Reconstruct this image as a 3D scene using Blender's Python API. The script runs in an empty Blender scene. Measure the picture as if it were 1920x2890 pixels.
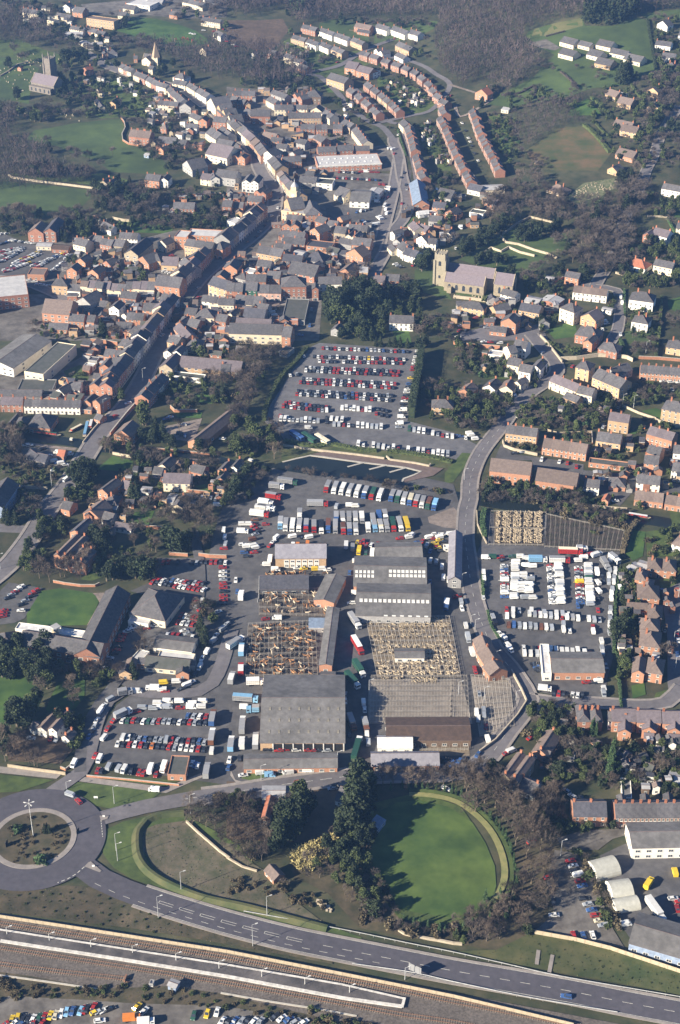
import bpy, bmesh, math, random
import numpy as np
from mathutils import Vector, Matrix
R = math.radians
rnd = random.Random(7)
SC = bpy.context.scene
COL = SC.collection
# ------------------------------------------------------------------ camera
FPX, PITCH, CAMH = 4400.0, R(32.05), 435.0
cam_d = bpy.data.cameras.new('camera'); cam = bpy.data.objects.new('camera', cam_d); COL.objects.link(cam)
cam_d.sensor_fit = 'VERTICAL'; cam_d.sensor_height = 36; cam_d.sensor_width = 36
cam_d.lens = FPX/2890*36; cam_d.clip_start = 1; cam_d.clip_end = 12000
cam.location = (0, 0, CAMH); cam.rotation_euler = (R(90)-PITCH, 0, 0); SC.camera = cam
# ------------------------------------------------------------------ light
SUN_EL, SUN_AZ = R(24), R(209)            # direction towards the sun: azimuth measured from +X
W = bpy.data.worlds.new('World'); SC.world = W; W.use_nodes = True
nt = W.node_tree; nt.nodes.clear()
sky = nt.nodes.new('ShaderNodeTexSky'); sky.sky_type = 'NISHITA'; sky.sun_disc = False
sky.sun_elevation = SUN_EL; sky.sun_rotation = R(90)-SUN_AZ; sky.altitude = 200; sky.air_density = .75; sky.dust_density = .1; sky.ozone_density = 3.0
bg = nt.nodes.new('ShaderNodeBackground'); bg.inputs['Strength'].default_value = 0.05
wo = nt.nodes.new('ShaderNodeOutputWorld')
tint = nt.nodes.new('ShaderNodeMix'); tint.data_type = 'RGBA'; tint.blend_type = 'MULTIPLY'; tint.inputs[0].default_value = 1; tint.inputs[7].default_value = (.78, .90, 1.08, 1)
nt.links.new(sky.outputs[0], tint.inputs[6]); nt.links.new(tint.outputs[2], bg.inputs[0]); nt.links.new(bg.outputs[0], wo.inputs[0])
sun_d = bpy.data.lights.new('sun', 'SUN'); sun_d.energy = 5.0; sun_d.angle = R(0.5); sun_d.color = (1, .90, .72)
sun = bpy.data.objects.new('sun', sun_d); COL.objects.link(sun); sun.location = (-300, 0, 600)
sd = Vector((math.cos(SUN_EL)*math.cos(SUN_AZ), math.cos(SUN_EL)*math.sin(SUN_AZ), math.sin(SUN_EL)))
sun.rotation_euler = sd.to_track_quat('Z', 'Y').to_euler()
SC.view_settings.view_transform = 'Standard'; SC.view_settings.look = 'None'
SC.view_settings.exposure = 1.42; SC.view_settings.gamma = 1.0
SC.cycles.max_bounces = 4; SC.cycles.diffuse_bounces = 2; SC.cycles.glossy_bounces = 2; SC.cycles.transmission_bounces = 2
SC.cycles.volume_bounces = 0; SC.cycles.transparent_max_bounces = 8; SC.cycles.caustics_reflective = False; SC.cycles.caustics_refractive = False
# ------------------------------------------------------------------ ground height and pixel -> ground point
def sm(t): t = min(1, max(0, t)); return t*t*(3-2*t)
def hgt(x, y):
    if y < 960: return 0.0
    return 34*sm((y-960)/1100) + 46*sm((y-1030)/650)*sm((x-20)/260)
def ray(px, py):
    u = (px-960)/FPX; v = (py-1445)/FPX
    c, s = math.cos(PITCH), math.sin(PITCH)
    return u, c - v*s, -s - v*c          # x, y, z of the viewing ray
def at(px, py, dz=0.0):
    dx, dy, dzr = ray(px, py); z = dz; 
    for _ in range(24):
        t = (z-CAMH)/dzr; x, y = dx*t, dy*t; z2 = hgt(x, y)+dz
        if abs(z2-z) < .01: break
        z = z2
    return Vector((x, y, z-dz))
TO = [0, 0]
def T(x, y): TO[0], TO[1] = x, y          # origin of the tile whose own coordinates follow
def P2(x, y): return TO[0]+x*0.408163, TO[1]+y*0.408163
def A(x, y, dz=0.0): return at(*P2(x, y), dz)
# ------------------------------------------------------------------ materials
MATS = {}
def mat(name, col, rough=.85, var=.18, scale=.6, col2=None, spec=.3, metal=0, big=.0, bscale=.05, rand=.12, bump=0, stripe=None):
    """col, mottled with fine noise towards col2, with a large scale patchiness and a little change from object to object"""
    if name in MATS: return MATS[name]
    m = bpy.data.materials.new(name); m.use_nodes = True; MATS[name] = m
    t = m.node_tree; N = t.nodes; Lk = t.links; b = N['Principled BSDF']
    b.inputs['Roughness'].default_value = rough; b.inputs['Metallic'].default_value = metal
    b.inputs['Specular IOR Level'].default_value = spec
    if col2 is None: col2 = tuple(c*(1-var*2) for c in col)
    tc = N.new('ShaderNodeTexCoord'); n = N.new('ShaderNodeTexNoise'); n.inputs['Scale'].default_value = scale; n.inputs['Detail'].default_value = 5; n.inputs['Roughness'].default_value = .65
    Lk.new(tc.outputs['Object'], n.inputs['Vector'])
    cr = N.new('ShaderNodeValToRGB'); cr.color_ramp.elements[0].position = .36; cr.color_ramp.elements[1].position = .64
    cr.color_ramp.elements[0].color = (*col2, 1); cr.color_ramp.elements[1].color = (*col, 1)
    Lk.new(n.outputs['Fac'], cr.inputs[0]); out = cr.outputs[0]
    if stripe:
        ax, sc, amt = stripe
        w = N.new('ShaderNodeTexWave'); w.bands_direction = ax; w.inputs['Scale'].default_value = sc; w.inputs['Distortion'].default_value = .6
        Lk.new(tc.outputs['Object'], w.inputs['Vector'])
        mx = N.new('ShaderNodeMix'); mx.data_type = 'RGBA'; mx.blend_type = 'MULTIPLY'; mx.inputs[0].default_value = amt
        Lk.new(out, mx.inputs[6]); Lk.new(w.outputs[0], mx.inputs[7]); out = mx.outputs[2]
    if big:
        n2 = N.new('ShaderNodeTexNoise'); n2.inputs['Scale'].default_value = bscale; n2.inputs['Detail'].default_value = 4
        Lk.new(tc.outputs['Object'], n2.inputs['Vector'])
        mr = N.new('ShaderNodeMapRange'); mr.inputs[1].default_value = .3; mr.inputs[2].default_value = .7; mr.inputs[3].default_value = 1-big; mr.inputs[4].default_value = 1+big
        Lk.new(n2.outputs['Fac'], mr.inputs[0])
        vm = N.new('ShaderNodeVectorMath'); vm.operation = 'SCALE'; Lk.new(out, vm.inputs[0]); Lk.new(mr.outputs[0], vm.inputs['Scale']); out = vm.outputs[0]
    if rand:
        oi = N.new('ShaderNodeObjectInfo'); mr = N.new('ShaderNodeMapRange'); mr.inputs[3].default_value = 1-rand; mr.inputs[4].default_value = 1+rand
        Lk.new(oi.outputs['Random'], mr.inputs[0])
        vm = N.new('ShaderNodeVectorMath'); vm.operation = 'SCALE'; Lk.new(out, vm.inputs[0]); Lk.new(mr.outputs[0], vm.inputs['Scale']); out = vm.outputs[0]
    Lk.new(out, b.inputs['Base Color'])
    if bump:
        bp = N.new('ShaderNodeBump'); bp.inputs['Strength'].default_value = bump; bp.inputs['Distance'].default_value = .3
        Lk.new(n.outputs['Fac'], bp.inputs['Height']); Lk.new(bp.outputs[0], b.inputs['Normal'])
    return m
WALL = dict(b=mat('brick_red', (.37, .185, .125), col2=(.28, .13, .09), scale=1.5, rand=.2),
 o=mat('brick_orange', (.45, .235, .15), col2=(.36, .175, .11), scale=1.5, rand=.15),
 c=mat('render_cream', (.72, .62, .46), col2=(.62, .53, .39), scale=.5, rand=.12),
 w=mat('render_white', (.84, .80, .72), col2=(.72, .68, .60), scale=.5, rand=.08),
 s=mat('stone_buff', (.40, .33, .23), col2=(.27, .22, .16), scale=1.2, rand=.12),
 y=mat('brick_buff', (.52, .36, .22), col2=(.42, .28, .17), scale=1.0, rand=.15),
 g=mat('wall_grey', (.36, .35, .34), col2=(.27, .26, .26), scale=.8, rand=.15),
 n=mat('boards_brown', (.16, .11, .08), scale=1.2, rand=.2),
 G=mat('paint_green', (.05, .14, .09), scale=.5), k=mat('wall_dark', (.10, .10, .11), scale=.8),
 P=mat('render_pink', (.66, .42, .33), scale=.5), B=mat('cladding_blue', (.30, .37, .50), scale=.5, rand=.05))
ROOF = dict(s=mat('slate_grey', (.122, .116, .120), col2=(.072, .069, .076), scale=.9, rand=.22, big=.12, bscale=.3),
 d=mat('slate_dark', (.09, .088, .105), col2=(.055, .056, .068), scale=.9, rand=.2, big=.12, bscale=.3),
 l=mat('slate_light', (.27, .26, .29), col2=(.21, .20, .23), scale=.6, rand=.1, big=.1, bscale=.2),
 p=mat('slate_purple', (.165, .137, .148), col2=(.115, .097, .108), scale=.9, rand=.12, big=.1, bscale=.3),
 t=mat('tile_brown', (.19, .145, .125), col2=(.13, .10, .09), scale=.9, rand=.18),
 r=mat('tile_red', (.40, .15, .085), col2=(.30, .11, .07), scale=.9, rand=.12),
 m=mat('sheet_grey', (.46, .45, .45), col2=(.36, .35, .36), scale=.5, rand=.1, stripe=('X', 1.4, .18)),
 a=mat('asbestos_grey', (.205, .195, .19), col2=(.155, .147, .143), scale=.4, rand=.08, big=.22, bscale=.10, stripe=('X', .9, .35)),
 f=mat('felt_pale', (.58, .56, .54), col2=(.44, .43, .43), scale=.3, rand=.1),
 k=mat('felt_dark', (.10, .10, .095), col2=(.07, .075, .065), scale=.3, rand=.1),
 w=mat('sheet_white', (.74, .73, .72), scale=.4, rand=.05),
 B=mat('sheet_blue', (.22, .28, .38), scale=.5, rand=.05),
 R=mat('sheet_rust', (.13, .085, .065), col2=(.085, .06, .05), scale=.5, rand=.05, stripe=('X', 2.2, .3)))
M = dict(
 glass=mat('window_glass', (.05, .06, .08), rough=.12, spec=.6, rand=0, scale=.3),
 white=mat('paint_white', (.80, .78, .73), rand=.05), chim=mat('chimney_brick', (.42, .17, .10), scale=2, rand=.25),
 pot=mat('chimney_pot', (.45, .22, .12), scale=2), door=mat('door_paint', (.10, .07, .06), rand=.4), black=mat('rubber_black', (.02, .02, .02), rand=0),
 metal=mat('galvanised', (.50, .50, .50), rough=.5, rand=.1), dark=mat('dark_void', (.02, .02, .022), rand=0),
 asphalt=mat('asphalt', (.112, .107, .108), col2=(.075, .072, .075), scale=.25, rand=0, big=.28, bscale=.03),
 road=mat('road_asphalt', (.165, .152, .158), col2=(.125, .116, .122), scale=.3, rand=0, big=.16, bscale=.04),
 bypass=mat('bypass_asphalt', (.092, .085, .100), col2=(.072, .068, .080), scale=.4, rand=0, big=.10, bscale=.05),
 carpark=mat('car_park_tarmac', (.155, .15, .155), col2=(.105, .102, .108), scale=.2, rand=0, big=.25, bscale=.03),
 yard=mat('yard_grey', (.17, .155, .14), col2=(.09, .08, .072), scale=.18, rand=0, big=.3, bscale=.03),
 pave=mat('pavement', (.30, .265, .24), col2=(.23, .205, .19), scale=.5, rand=0, big=.1),
 gravel=mat('gravel', (.26, .21, .18), col2=(.17, .14, .12), scale=.5, rand=0, big=.25, bscale=.05),
 ballast=mat('ballast', (.165, .142, .125), col2=(.085, .072, .062), scale=1.2, rand=0, big=.2, bscale=.08),
 grass=mat('grass_field', (.075, .110, .034), col2=(.046, .072, .028), scale=.06, rand=0, big=.3, bscale=.012, bump=.0),
 pitch=mat('mown_green', (.066, .115, .026), col2=(.038, .082, .022), scale=.12, rand=0, big=.25, bscale=.03),
 rough=mat('rough_grass', (.12, .115, .05), col2=(.050, .070, .026), scale=.09, rand=0, big=.25, bscale=.02),
 verge=mat('verge_grass', (.085, .115, .032), col2=(.050, .075, .024), scale=.2, rand=0, big=.2, bscale=.05),
 scrub=mat('scrub_ground', (.105, .082, .052), col2=(.050, .050, .028), scale=.16, rand=0, big=.3, bscale=.04),
 earth=mat('bare_earth', (.13, .09, .06), col2=(.085, .062, .045), scale=.3, rand=0, big=.25, bscale=.06),
 gl_pale=mat('glass_fibre_light', (.25, .225, .185), rand=.1),
 water=mat('canal_water', (.016, .022, .022), rough=.3, spec=.25, rand=0, scale=.05),
 line=mat('road_paint', (.62, .60, .55), rand=0, scale=1), timber=mat('fence_timber', (.46, .38, .27), col2=(.36, .29, .20), scale=.8, rand=.1),
 wallbrick=mat('garden_brick', (.46, .22, .13), col2=(.34, .16, .10), scale=1, rand=.15), wallstone=mat('garden_stone', (.52, .44, .33), col2=(.38, .32, .24), scale=.7, rand=.1),
 concrete=mat('concrete', (.48, .44, .38), col2=(.38, .35, .30), scale=.6, rand=.05), penmetal=mat('pen_rails', (.46, .42, .37), rough=.6, rand=.08),
 rail=mat('rail_steel', (.30, .17, .11), rough=.5, rand=0), sleeper=mat('sleeper_concrete', (.27, .225, .18), rand=.1),
 platform=mat('platform_tar', (.13, .115, .11), col2=(.07, .065, .065), scale=.3, rand=0, big=.3, bscale=.08),
 bark=mat('bark', (.20, .16, .12), rand=.2, scale=1), twig=mat('bare_twigs', (.135, .103, .082), col2=(.08, .063, .052), scale=.4, rand=.3),
 twigd=mat('bare_twigs_dark', (.10, .08, .068), col2=(.06, .05, .044), scale=.4, rand=.3),
 leaf=mat('foliage_green', (.088, .108, .036), col2=(.040, .056, .022), scale=.5, rand=.3), yew=mat('foliage_dark', (.042, .056, .026), col2=(.018, .028, .014), scale=.5, rand=.3),
 leyl=mat('foliage_hedge', (.075, .125, .048), col2=(.035, .065, .028), scale=.6, rand=.22),
 brush=mat('foliage_brown', (.115, .088, .055), col2=(.085, .072, .04), scale=.5, rand=.35),
 straw=mat('reed_straw', (.46, .39, .18), col2=(.28, .24, .11), scale=1, rand=.1),
 wool=mat('wool', (.60, .49, .34), col2=(.44, .35, .24), scale=2, rand=.2), hide=mat('hide_brown', (.38, .20, .09), col2=(.20, .10, .05), scale=.3, rand=.7),
 hidew=mat('hide_pale', (.66, .55, .40), scale=.4, rand=.3), hided=mat('hide_black', (.03, .028, .027), scale=.4, rand=.3),
 cloth=mat('clothes', (.12, .12, .16), rand=.8), skin=mat('skin', (.45, .28, .2), rand=.1))
PAINT = {}
for k, n_, c in (('r', 'red', (.36, .028, .025)), ('w', 'white', (.80, .79, .76)), ('b', 'blue', (.05, .11, .28)), ('k', 'dark', (.022, .024, .032)), ('s', 'silver', (.36, .38, .41)),
  ('g', 'green', (.03, .09, .06)), ('y', 'yellow', (.72, .50, .04)), ('c', 'cream', (.74, .66, .48)), ('n', 'brown', (.16, .07, .04)), ('a', 'light blue', (.22, .42, .62)), ('o', 'orange', (.62, .20, .04)), ('t', 'grey', (.32, .32, .33))):
    PAINT[k] = (n_, mat('paint_'+n_.replace(' ', '_')+'_coat', c, rough=.35, spec=.5, var=.06, rand=.2))
# ------------------------------------------------------------------ mesh builder
class MB:
    def __init__(s): s.v = []; s.f = []; s.m = []
    def quad(s, p, mi=0):
        n = len(s.v); s.v += [tuple(q) for q in p]; s.f.append(tuple(range(n, n+len(p)))); s.m.append(mi)
    def box(s, x0, x1, y0, y1, z0, z1, mi=0, top=None, bottom=False):
        n = len(s.v); s.v += [(x0, y0, z0), (x1, y0, z0), (x1, y1, z0), (x0, y1, z0), (x0, y0, z1), (x1, y0, z1), (x1, y1, z1), (x0, y1, z1)]
        fs = [(0, 1, 5, 4), (1, 2, 6, 5), (2, 3, 7, 6), (3, 0, 4, 7), (4, 5, 6, 7)] + ([(3, 2, 1, 0)] if bottom else [])
        for i, q in enumerate(fs): s.f.append(tuple(n+a for a in q)); s.m.append(top if (i == 4 and top is not None) else mi)
    def beam(s, a, b, w, h, mi=0, up=(0, 0, 1)):
        a = Vector(a); b = Vector(b); d = (b-a); 
        if d.length < 1e-6: return
        d.normalize(); u = Vector(up)
        if abs(d.dot(u)) > .95: u = Vector((1, 0, 0))
        r = d.cross(u).normalized()*w/2; q = r.cross(d).normalized()*h/2
        n = len(s.v)
        for p in (a, b):
            for c in (-r-q, r-q, r+q, -r+q): s.v.append(tuple(p+c))
        for f in ((0, 1, 5, 4), (1, 2, 6, 5), (2, 3, 7, 6), (3, 0, 4, 7), (3, 2, 1, 0), (4, 5, 6, 7)): s.f.append(tuple(n+i for i in f)); s.m.append(mi)
    def cyl(s, c, r0, r1, z0, z1, n=8, mi=0, cap=True):
        k = len(s.v)
        for z, r in ((z0, r0), (z1, r1)):
            for i in range(n): a = 2*math.pi*i/n; s.v.append((c[0]+r*math.cos(a), c[1]+r*math.sin(a), z))
        for i in range(n): j = (i+1) % n; s.f.append((k+i, k+j, k+n+j, k+n+i)); s.m.append(mi)
        if cap: s.f.append(tuple(k+n+i for i in range(n))); s.m.append(mi)
    def wheel(s, x, y, r, w, mi, n=10):          # axle along y
        k = len(s.v)
        for yy in (y-w/2, y+w/2):
            for i in range(n): a = 2*math.pi*i/n; s.v.append((x+r*math.cos(a), yy, r+r*math.sin(a)))
        for i in range(n): j = (i+1) % n; s.f.append((k+i, k+n+i, k+n+j, k+j)); s.m.append(mi)
        s.f.append(tuple(k+i for i in range(n))); s.m.append(mi); s.f.append(tuple(k+n+i for i in reversed(range(n)))); s.m.append(mi)
    def mesh(s, name, mats):
        me = bpy.data.meshes.new(name); me.from_pydata(s.v, [], s.f)
        for m_ in (mats if isinstance(mats, (list, tuple)) else [mats]): me.materials.append(m_)
        if any(s.m): me.polygons.foreach_set('material_index', s.m)
        return me
    def build(s, name, mats, parent=None, loc=None, rz=None): return ob(name, s.mesh(name, mats), parent, loc, rz)
def ob(name, data, parent=None, loc=None, rz=None, scale=None):
    o = bpy.data.objects.new(name, data); COL.objects.link(o)
    if parent is not None: o.parent = parent
    if loc is not None: o.location = loc
    if rz is not None: o.rotation_euler = (0, 0, rz)
    if scale is not None: o.scale = scale
    return o
# ------------------------------------------------------------------ names, labels, groups
REG = []                                    # (object, description, category, where, x, y) ; x, y = where it stands in the photo
WH = ['in the town']
def P(w): WH[0] = w
def scr(p):
    v = Vector(p)-Vector((0, 0, CAMH)); c, s = math.cos(PITCH), math.sin(PITCH)
    d = v.y*c - v.z*s; u = v.x/d*FPX+960; w = -(v.z*c+v.y*s)/d*FPX+1445
    return u, w
def reg(o, desc, cat, where=None, p=None):
    u, w = scr(p if p is not None else o.location); REG.append((o, desc, cat, where or WH[0], u, w))
ORD = 'first second third fourth fifth sixth seventh eighth ninth tenth eleventh twelfth thirteenth fourteenth fifteenth sixteenth seventeenth eighteenth nineteenth twentieth'.split()
def ordw(i):
    if i < 20: return ORD[i]
    t = ['', '', 'twenty', 'thirty', 'forty', 'fifty', 'sixty', 'seventy', 'eighty', 'ninety'][(i+1)//10] if i < 99 else ''
    if not t: return '%dth' % (i+1)
    return (t[:-1]+'ieth') if (i+1) % 10 == 0 else t+'-'+ORD[(i+1) % 10-1]
def PL(c): return c if c in ('sheep', 'cattle', 'people') else (c[:-2]+'ies' if c.endswith('ry') else c+'es' if c[-1] in 'sxh' else c+'s')
LONG = []
def finish_labels():
    from collections import defaultdict
    D = defaultdict(list); C = defaultdict(int)
    for r in REG: D[(r[1], r[3])].append(r); C[(r[2], r[3])] += 1
    for (desc, where), L in D.items():
        n = len(L); xs = [r[4] for r in L]; ys = [r[5] for r in L]
        vert = (max(ys)-min(ys)) > 1.3*(max(xs)-min(xs))
        L.sort(key=(lambda r: -r[5]) if vert else (lambda r: r[4]))
        for i, (o, d, cat, w, u, v) in enumerate(L):
            if n == 1: lab = '%s %s' % (d, w)
            else:
                if vert: q = 'nearest' if i == 0 else 'farthest' if i == n-1 else (ordw(i)+' nearest' if i <= n/2 else ordw(n-1-i)+' farthest')
                else: q = 'leftmost' if i == 0 else 'rightmost' if i == n-1 else (ordw(i)+' from left' if i <= n/2 else ordw(n-1-i)+' from right')
                lab = '%s, %s %s' % (d, q, w)
            if len(lab.split()) > 16: LONG.append(lab)
            o['label'] = lab; o['category'] = cat
            if C[(cat, w)] > 1: o['group'] = PL(cat)+' '+w
def empty(name, loc, rz=0):
    o = bpy.data.objects.new(name, None); COL.objects.link(o); o.location = loc; o.rotation_euler = (0, 0, rz); o.empty_display_size = .5
    return o
def struct(o): o['kind'] = 'structure'; return o
# ------------------------------------------------------------------ ground sheets
def ground_patch(name, pts, m, off, label=None):
    """pts: world (x, y) outline laid on the ground, off above it"""
    bm = bmesh.new(); vs = [bm.verts.new((p[0], p[1], 0)) for p in pts]; bm.faces.new(vs)
    far = max(p[1] for p in pts) > 950
    if far:
        bmesh.ops.triangulate(bm, faces=bm.faces[:])
        x0, x1 = min(p[0] for p in pts), max(p[0] for p in pts); y0, y1 = min(p[1] for p in pts), max(p[1] for p in pts)
        g = 12.5
        for ax, a0, a1 in ((0, x0, x1), (1, y0, y1)):
            k = math.ceil(a0/g)
            while k*g < a1:
                co = [0, 0, 0]; no = [0, 0, 0]; co[ax] = k*g; no[ax] = 1
                bmesh.ops.bisect_plane(bm, geom=bm.verts[:]+bm.edges[:]+bm.faces[:], plane_co=co, plane_no=no); k += 1
    for v in bm.verts: v.co.z = hgt(v.co.x, v.co.y)+off
    bmesh.ops.triangulate(bm, faces=bm.faces[:]); bm.normal_update()
    for f in bm.faces:
        if f.normal.z < 0: f.normal_flip()
    me = bpy.data.meshes.new(name); bm.to_mesh(me); bm.free(); me.materials.append(m)
    o = ob(name, me); struct(o); return o
LAY = [0.0]; RL = [0.0]
def patch(name, s, m, off=None):
    v = [float(t) for t in s.split()]; LAY[0] += .004
    return ground_patch(name, [A(v[i], v[i+1])[:2] for i in range(0, len(v), 2)], m, (off if off is not None else .02)+LAY[0]*.55)
def smooth(pts, step=6.0):
    """Catmull-Rom through 2-D points"""
    out = []; n = len(pts)
    for i in range(n-1):
        p0, p1, p2, p3 = pts[max(i-1, 0)], pts[i], pts[i+1], pts[min(i+2, n-1)]
        k = max(1, int((p2-p1).length/step))
        for j in range(k):
            t = j/k; out.append(.5*((2*p1)+(p2-p0)*t+(2*p0-5*p1+4*p2-p3)*t*t+(3*p1-p0-3*p2+p3)*t**3))
    out.append(pts[-1]); return out
def line_pts(s, sc=True):
    v = [float(t) for t in s.split()]
    return [Vector(A(v[i], v[i+1])[:2]) for i in range(0, len(v), 2)]
def normals(p):
    r = []
    for i in range(len(p)):
        d = (p[min(i+1, len(p)-1)]-p[max(i-1, 0)]).normalized(); r.append(Vector((-d.y, d.x)))
    return r
def ribbon(name, p, w, m, off, thick=0, side=0):
    n = normals(p); mb = MB()
    L = [q+k*(w/2+side) for q, k in zip(p, n)]; Rr = [q-k*(w/2-side) for q, k in zip(p, n)]
    for i in range(len(p)-1):
        q = [Rr[i], Rr[i+1], L[i+1], L[i]]
        mb.quad([(a.x, a.y, hgt(a.x, a.y)+off) for a in q])
        if thick:
            for a, b in ((Rr[i], Rr[i+1]), (L[i+1], L[i])): mb.quad([(a.x, a.y, hgt(a.x, a.y)+off-thick), (b.x, b.y, hgt(b.x, b.y)+off-thick), (b.x, b.y, hgt(b.x, b.y)+off), (a.x, a.y, hgt(a.x, a.y)+off)])
    return struct(mb.build(name, m))
def road(name, pts, w, m=None, kerb=1.6, off=.42, k0=0):
    p = smooth(pts, 6)
    RL[0] += .004; r = ribbon(name, p, w, m or M['road'], off+RL[0])
    if kerb:
        for s in (1, -1): ribbon('pavement', p[k0:], kerb, M['pave'], off+.16, .2, side=s*(w/2+kerb/2))
    return p
def dashes(name, p, on, gap, w, off, m=None, side=0, start=0):
    mb = MB(); n = normals(p); acc = start; seg = []
    q = [a+b*side for a, b in zip(p, n)]
    for i in range(len(q)-1):
        a, b = q[i], q[i+1]; L = (b-a).length; 
        if L < 1e-6: continue
        d = (b-a)/L; nn = Vector((-d.y, d.x))*w/2; t = 0
        while t < L-1e-9:
            ph = acc % (on+gap)
            if ph < on:
                st = min(on-ph, L-t)
                if st > .05:
                    c, e = a+d*t, a+d*(t+st); mb.quad([(v.x, v.y, hgt(v.x, v.y)+off) for v in (c-nn, e-nn, e+nn, c+nn)])
            else: st = min(on+gap-ph, L-t)
            st = max(st, 1e-4); acc += st; t += st
    if mb.v: return struct(mb.build(name, m or M['line']))
# ------------------------------------------------------------------ walls, fences, hedges along lines
def wall_line(s, h, t=.35, m='wallbrick', name='garden_wall', desc='low brick garden wall', pts=None, coping=True, where=None):
    p = pts or line_pts(s); mb = MB()
    for a, b in zip(p, p[1:]):
        za, zb = hgt(*a), hgt(*b); 
        mb.beam((a.x, a.y, za+h/2-.1), (b.x, b.y, zb+h/2-.1), t, h+.2, 0)
        if coping: mb.beam((a.x, a.y, za+h+.06), (b.x, b.y, zb+h+.06), t+.16, .10, 1)
    o = mb.build(name, [M[m], M['wallstone'] if m == 'wallstone' else M['concrete']])
    mid = p[len(p)//2]; reg(o, desc, 'wall' if 'wall' in name else 'fence', where, (mid.x, mid.y, 0)); return o
def fence_line(s, h, m='timber', desc='timber board fence', post=3.0, pts=None, name='board_fence', where=None):
    p = pts or line_pts(s); mb = MB(); pp = []; pm = MB(); pm.box(-.07, .07, -.07, .07, 0, h+.12)
    for a, b in zip(p, p[1:]):
        L = (b-a).length; k = max(1, round(L/post)); d = (b-a)/k; nn = Vector((-d.y, d.x)).normalized()
        for i in range(k):
            c, e = a+d*i, a+d*(i+1); u = d.normalized()*.09
            mb.beam((c.x+u.x, c.y+u.y, hgt(*c)+h/2), (e.x-u.x, e.y-u.y, hgt(*e)+h/2), .06, h, 0)
            pp.append((c.x, c.y, hgt(*c)))
    e = empty(name, (p[0].x, p[0].y, hgt(*p[0]))); 
    a_ = mb.build('board_panel', M[m], e); a_.matrix_parent_inverse = Matrix.Translation(e.location).inverted()
    pm = pm.mesh('post', M[m])
    for q in pp[:100]: ob('post', pm, e, Vector(q)-e.location)
    mid = p[len(p)//2]; reg(e, desc, 'fence', where, (mid.x, mid.y, 0)); return e
def leafcloud(rg, n, inside, size, up=.25, mb=None, mi=0, thin=1.0):
    mb = mb or MB()
    for _ in range(n):
        c, k = inside(rg); 
        if c is None: continue
        a = Vector((rg.gauss(0, 1), rg.gauss(0, 1), rg.gauss(0, 1)+up)).normalized(); b = a.orthogonal().normalized()
        ang = rg.random()*6.28; b = b*math.cos(ang)+a.cross(b)*math.sin(ang); cc = a.cross(b)
        s = size*rg.uniform(.6, 1.35)*k; b = b*s; cc = cc*s*thin*rg.uniform(.5, .9)
        c = Vector(c); mb.quad([c-b-cc*.5, c+b*.2-cc, c+b+cc*.3, c-b*.3+cc], mi)
    return mb
def hedge(s, h, w, m='leyl', name='hedge', desc='clipped green hedge', pts=None, where=None):
    p = smooth(pts or line_pts(s), 2.0); n = normals(p); rg = random.Random(len(p)*7+int(h*10)); mb = MB()
    for i in range(len(p)-1):
        a, b = p[i], p[i+1]; L = (b-a).length; hh = h*rg.uniform(.9, 1.08); z = hgt(*a)
        mb.beam((a.x, a.y, z+h*.42), (b.x, b.y, hgt(*b)+h*.42), w*.7, h*.84, 0)
        def ins(r):
            t = r.random(); q = a.lerp(b, t)+n[i]*r.uniform(-.5, .5)*w; return (q.x, q.y, z+h*(1-r.random()**2*.9)*r.uniform(.9, 1.1)), 1
        leafcloud(rg, int(L*(h+w)*3.0), ins, .35, mb=mb)
    o = mb.build(name, M[m]); mid = p[len(p)//2]; reg(o, desc, 'hedge', where, (mid.x, mid.y, 0)); return o
# ------------------------------------------------------------------ houses
WINM = {}
def winmesh(kind):
    if kind in WINM: return WINM[kind]
    mb = MB(); w, h = 1.0, 1.0                 # unit size, looks along -Y, base at z=0
    mb.box(-.5, .5, -.03, .0, 0, 1, 1)
    f = .09
    for x0, x1, z0, z1 in ((-.5, -.5+f, 0, 1), (.5-f, .5, 0, 1), (-.5+f, .5-f, 0, f), (-.5+f, .5-f, 1-f, 1)): mb.box(x0, x1, -.08, -.031, z0, z1, 0)
    if kind == 'sash': mb.box(-.5+f, .5-f, -.07, -.031, .47, .53, 0)
    if kind == 'cas': mb.box(-.03, .03, -.07, -.031, f, 1-f, 0)
    if kind == 'shop':
        for x in (-.2, .2): mb.box(x-.012, x+.012, -.07, -.031, f, 1-f, 0)
    mb.box(-.56, .56, -.16, 0, -.08, -.001, 0)
    WINM[kind] = mb.mesh('window', [M['white'], M['glass']]); return WINM[kind]
def doormesh():
    if 'door' not in WINM:
        mb = MB(); mb.box(-.5, .5, -.05, 0, 0, 1, 0); mb.box(-.6, -.501, -.09, 0, 0, 1.05, 1); mb.box(.501, .6, -.09, 0, 0, 1.05, 1); mb.box(-.5, .5, -.09, 0, 1.001, 1.05, 1)
        WINM['door'] = mb.mesh('door', [M['door'], M['white']])
    return WINM['door']
def chimney(mb, x, y, z0, z1, w=.9, d=.6, pots=3):
    mb.box(x-w/2, x+w/2, y-d/2, y+d/2, z0, z1, 1); mb.box(x-w/2-.08, x+w/2+.08, y-d/2-.08, y+d/2+.08, z1+.001, z1+.16, 1)
    for i in range(pots): mb.cyl((x+(i-(pots-1)/2)*.28, y), .1, .09, z1+.161, z1+.55, 6, 2)
ADJ = dict(b='red-brick', o='orange-brick', c='cream', w='white', s='stone', y='buff-brick', g='grey', n='brown-boarded', G='green-painted', k='dark', P='pink', B='pale-blue')
ROOF['nis'] = mat('hut_sheet', (.50, .49, .43), col2=(.40, .39, .34), scale=.5, rand=.06)
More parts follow.
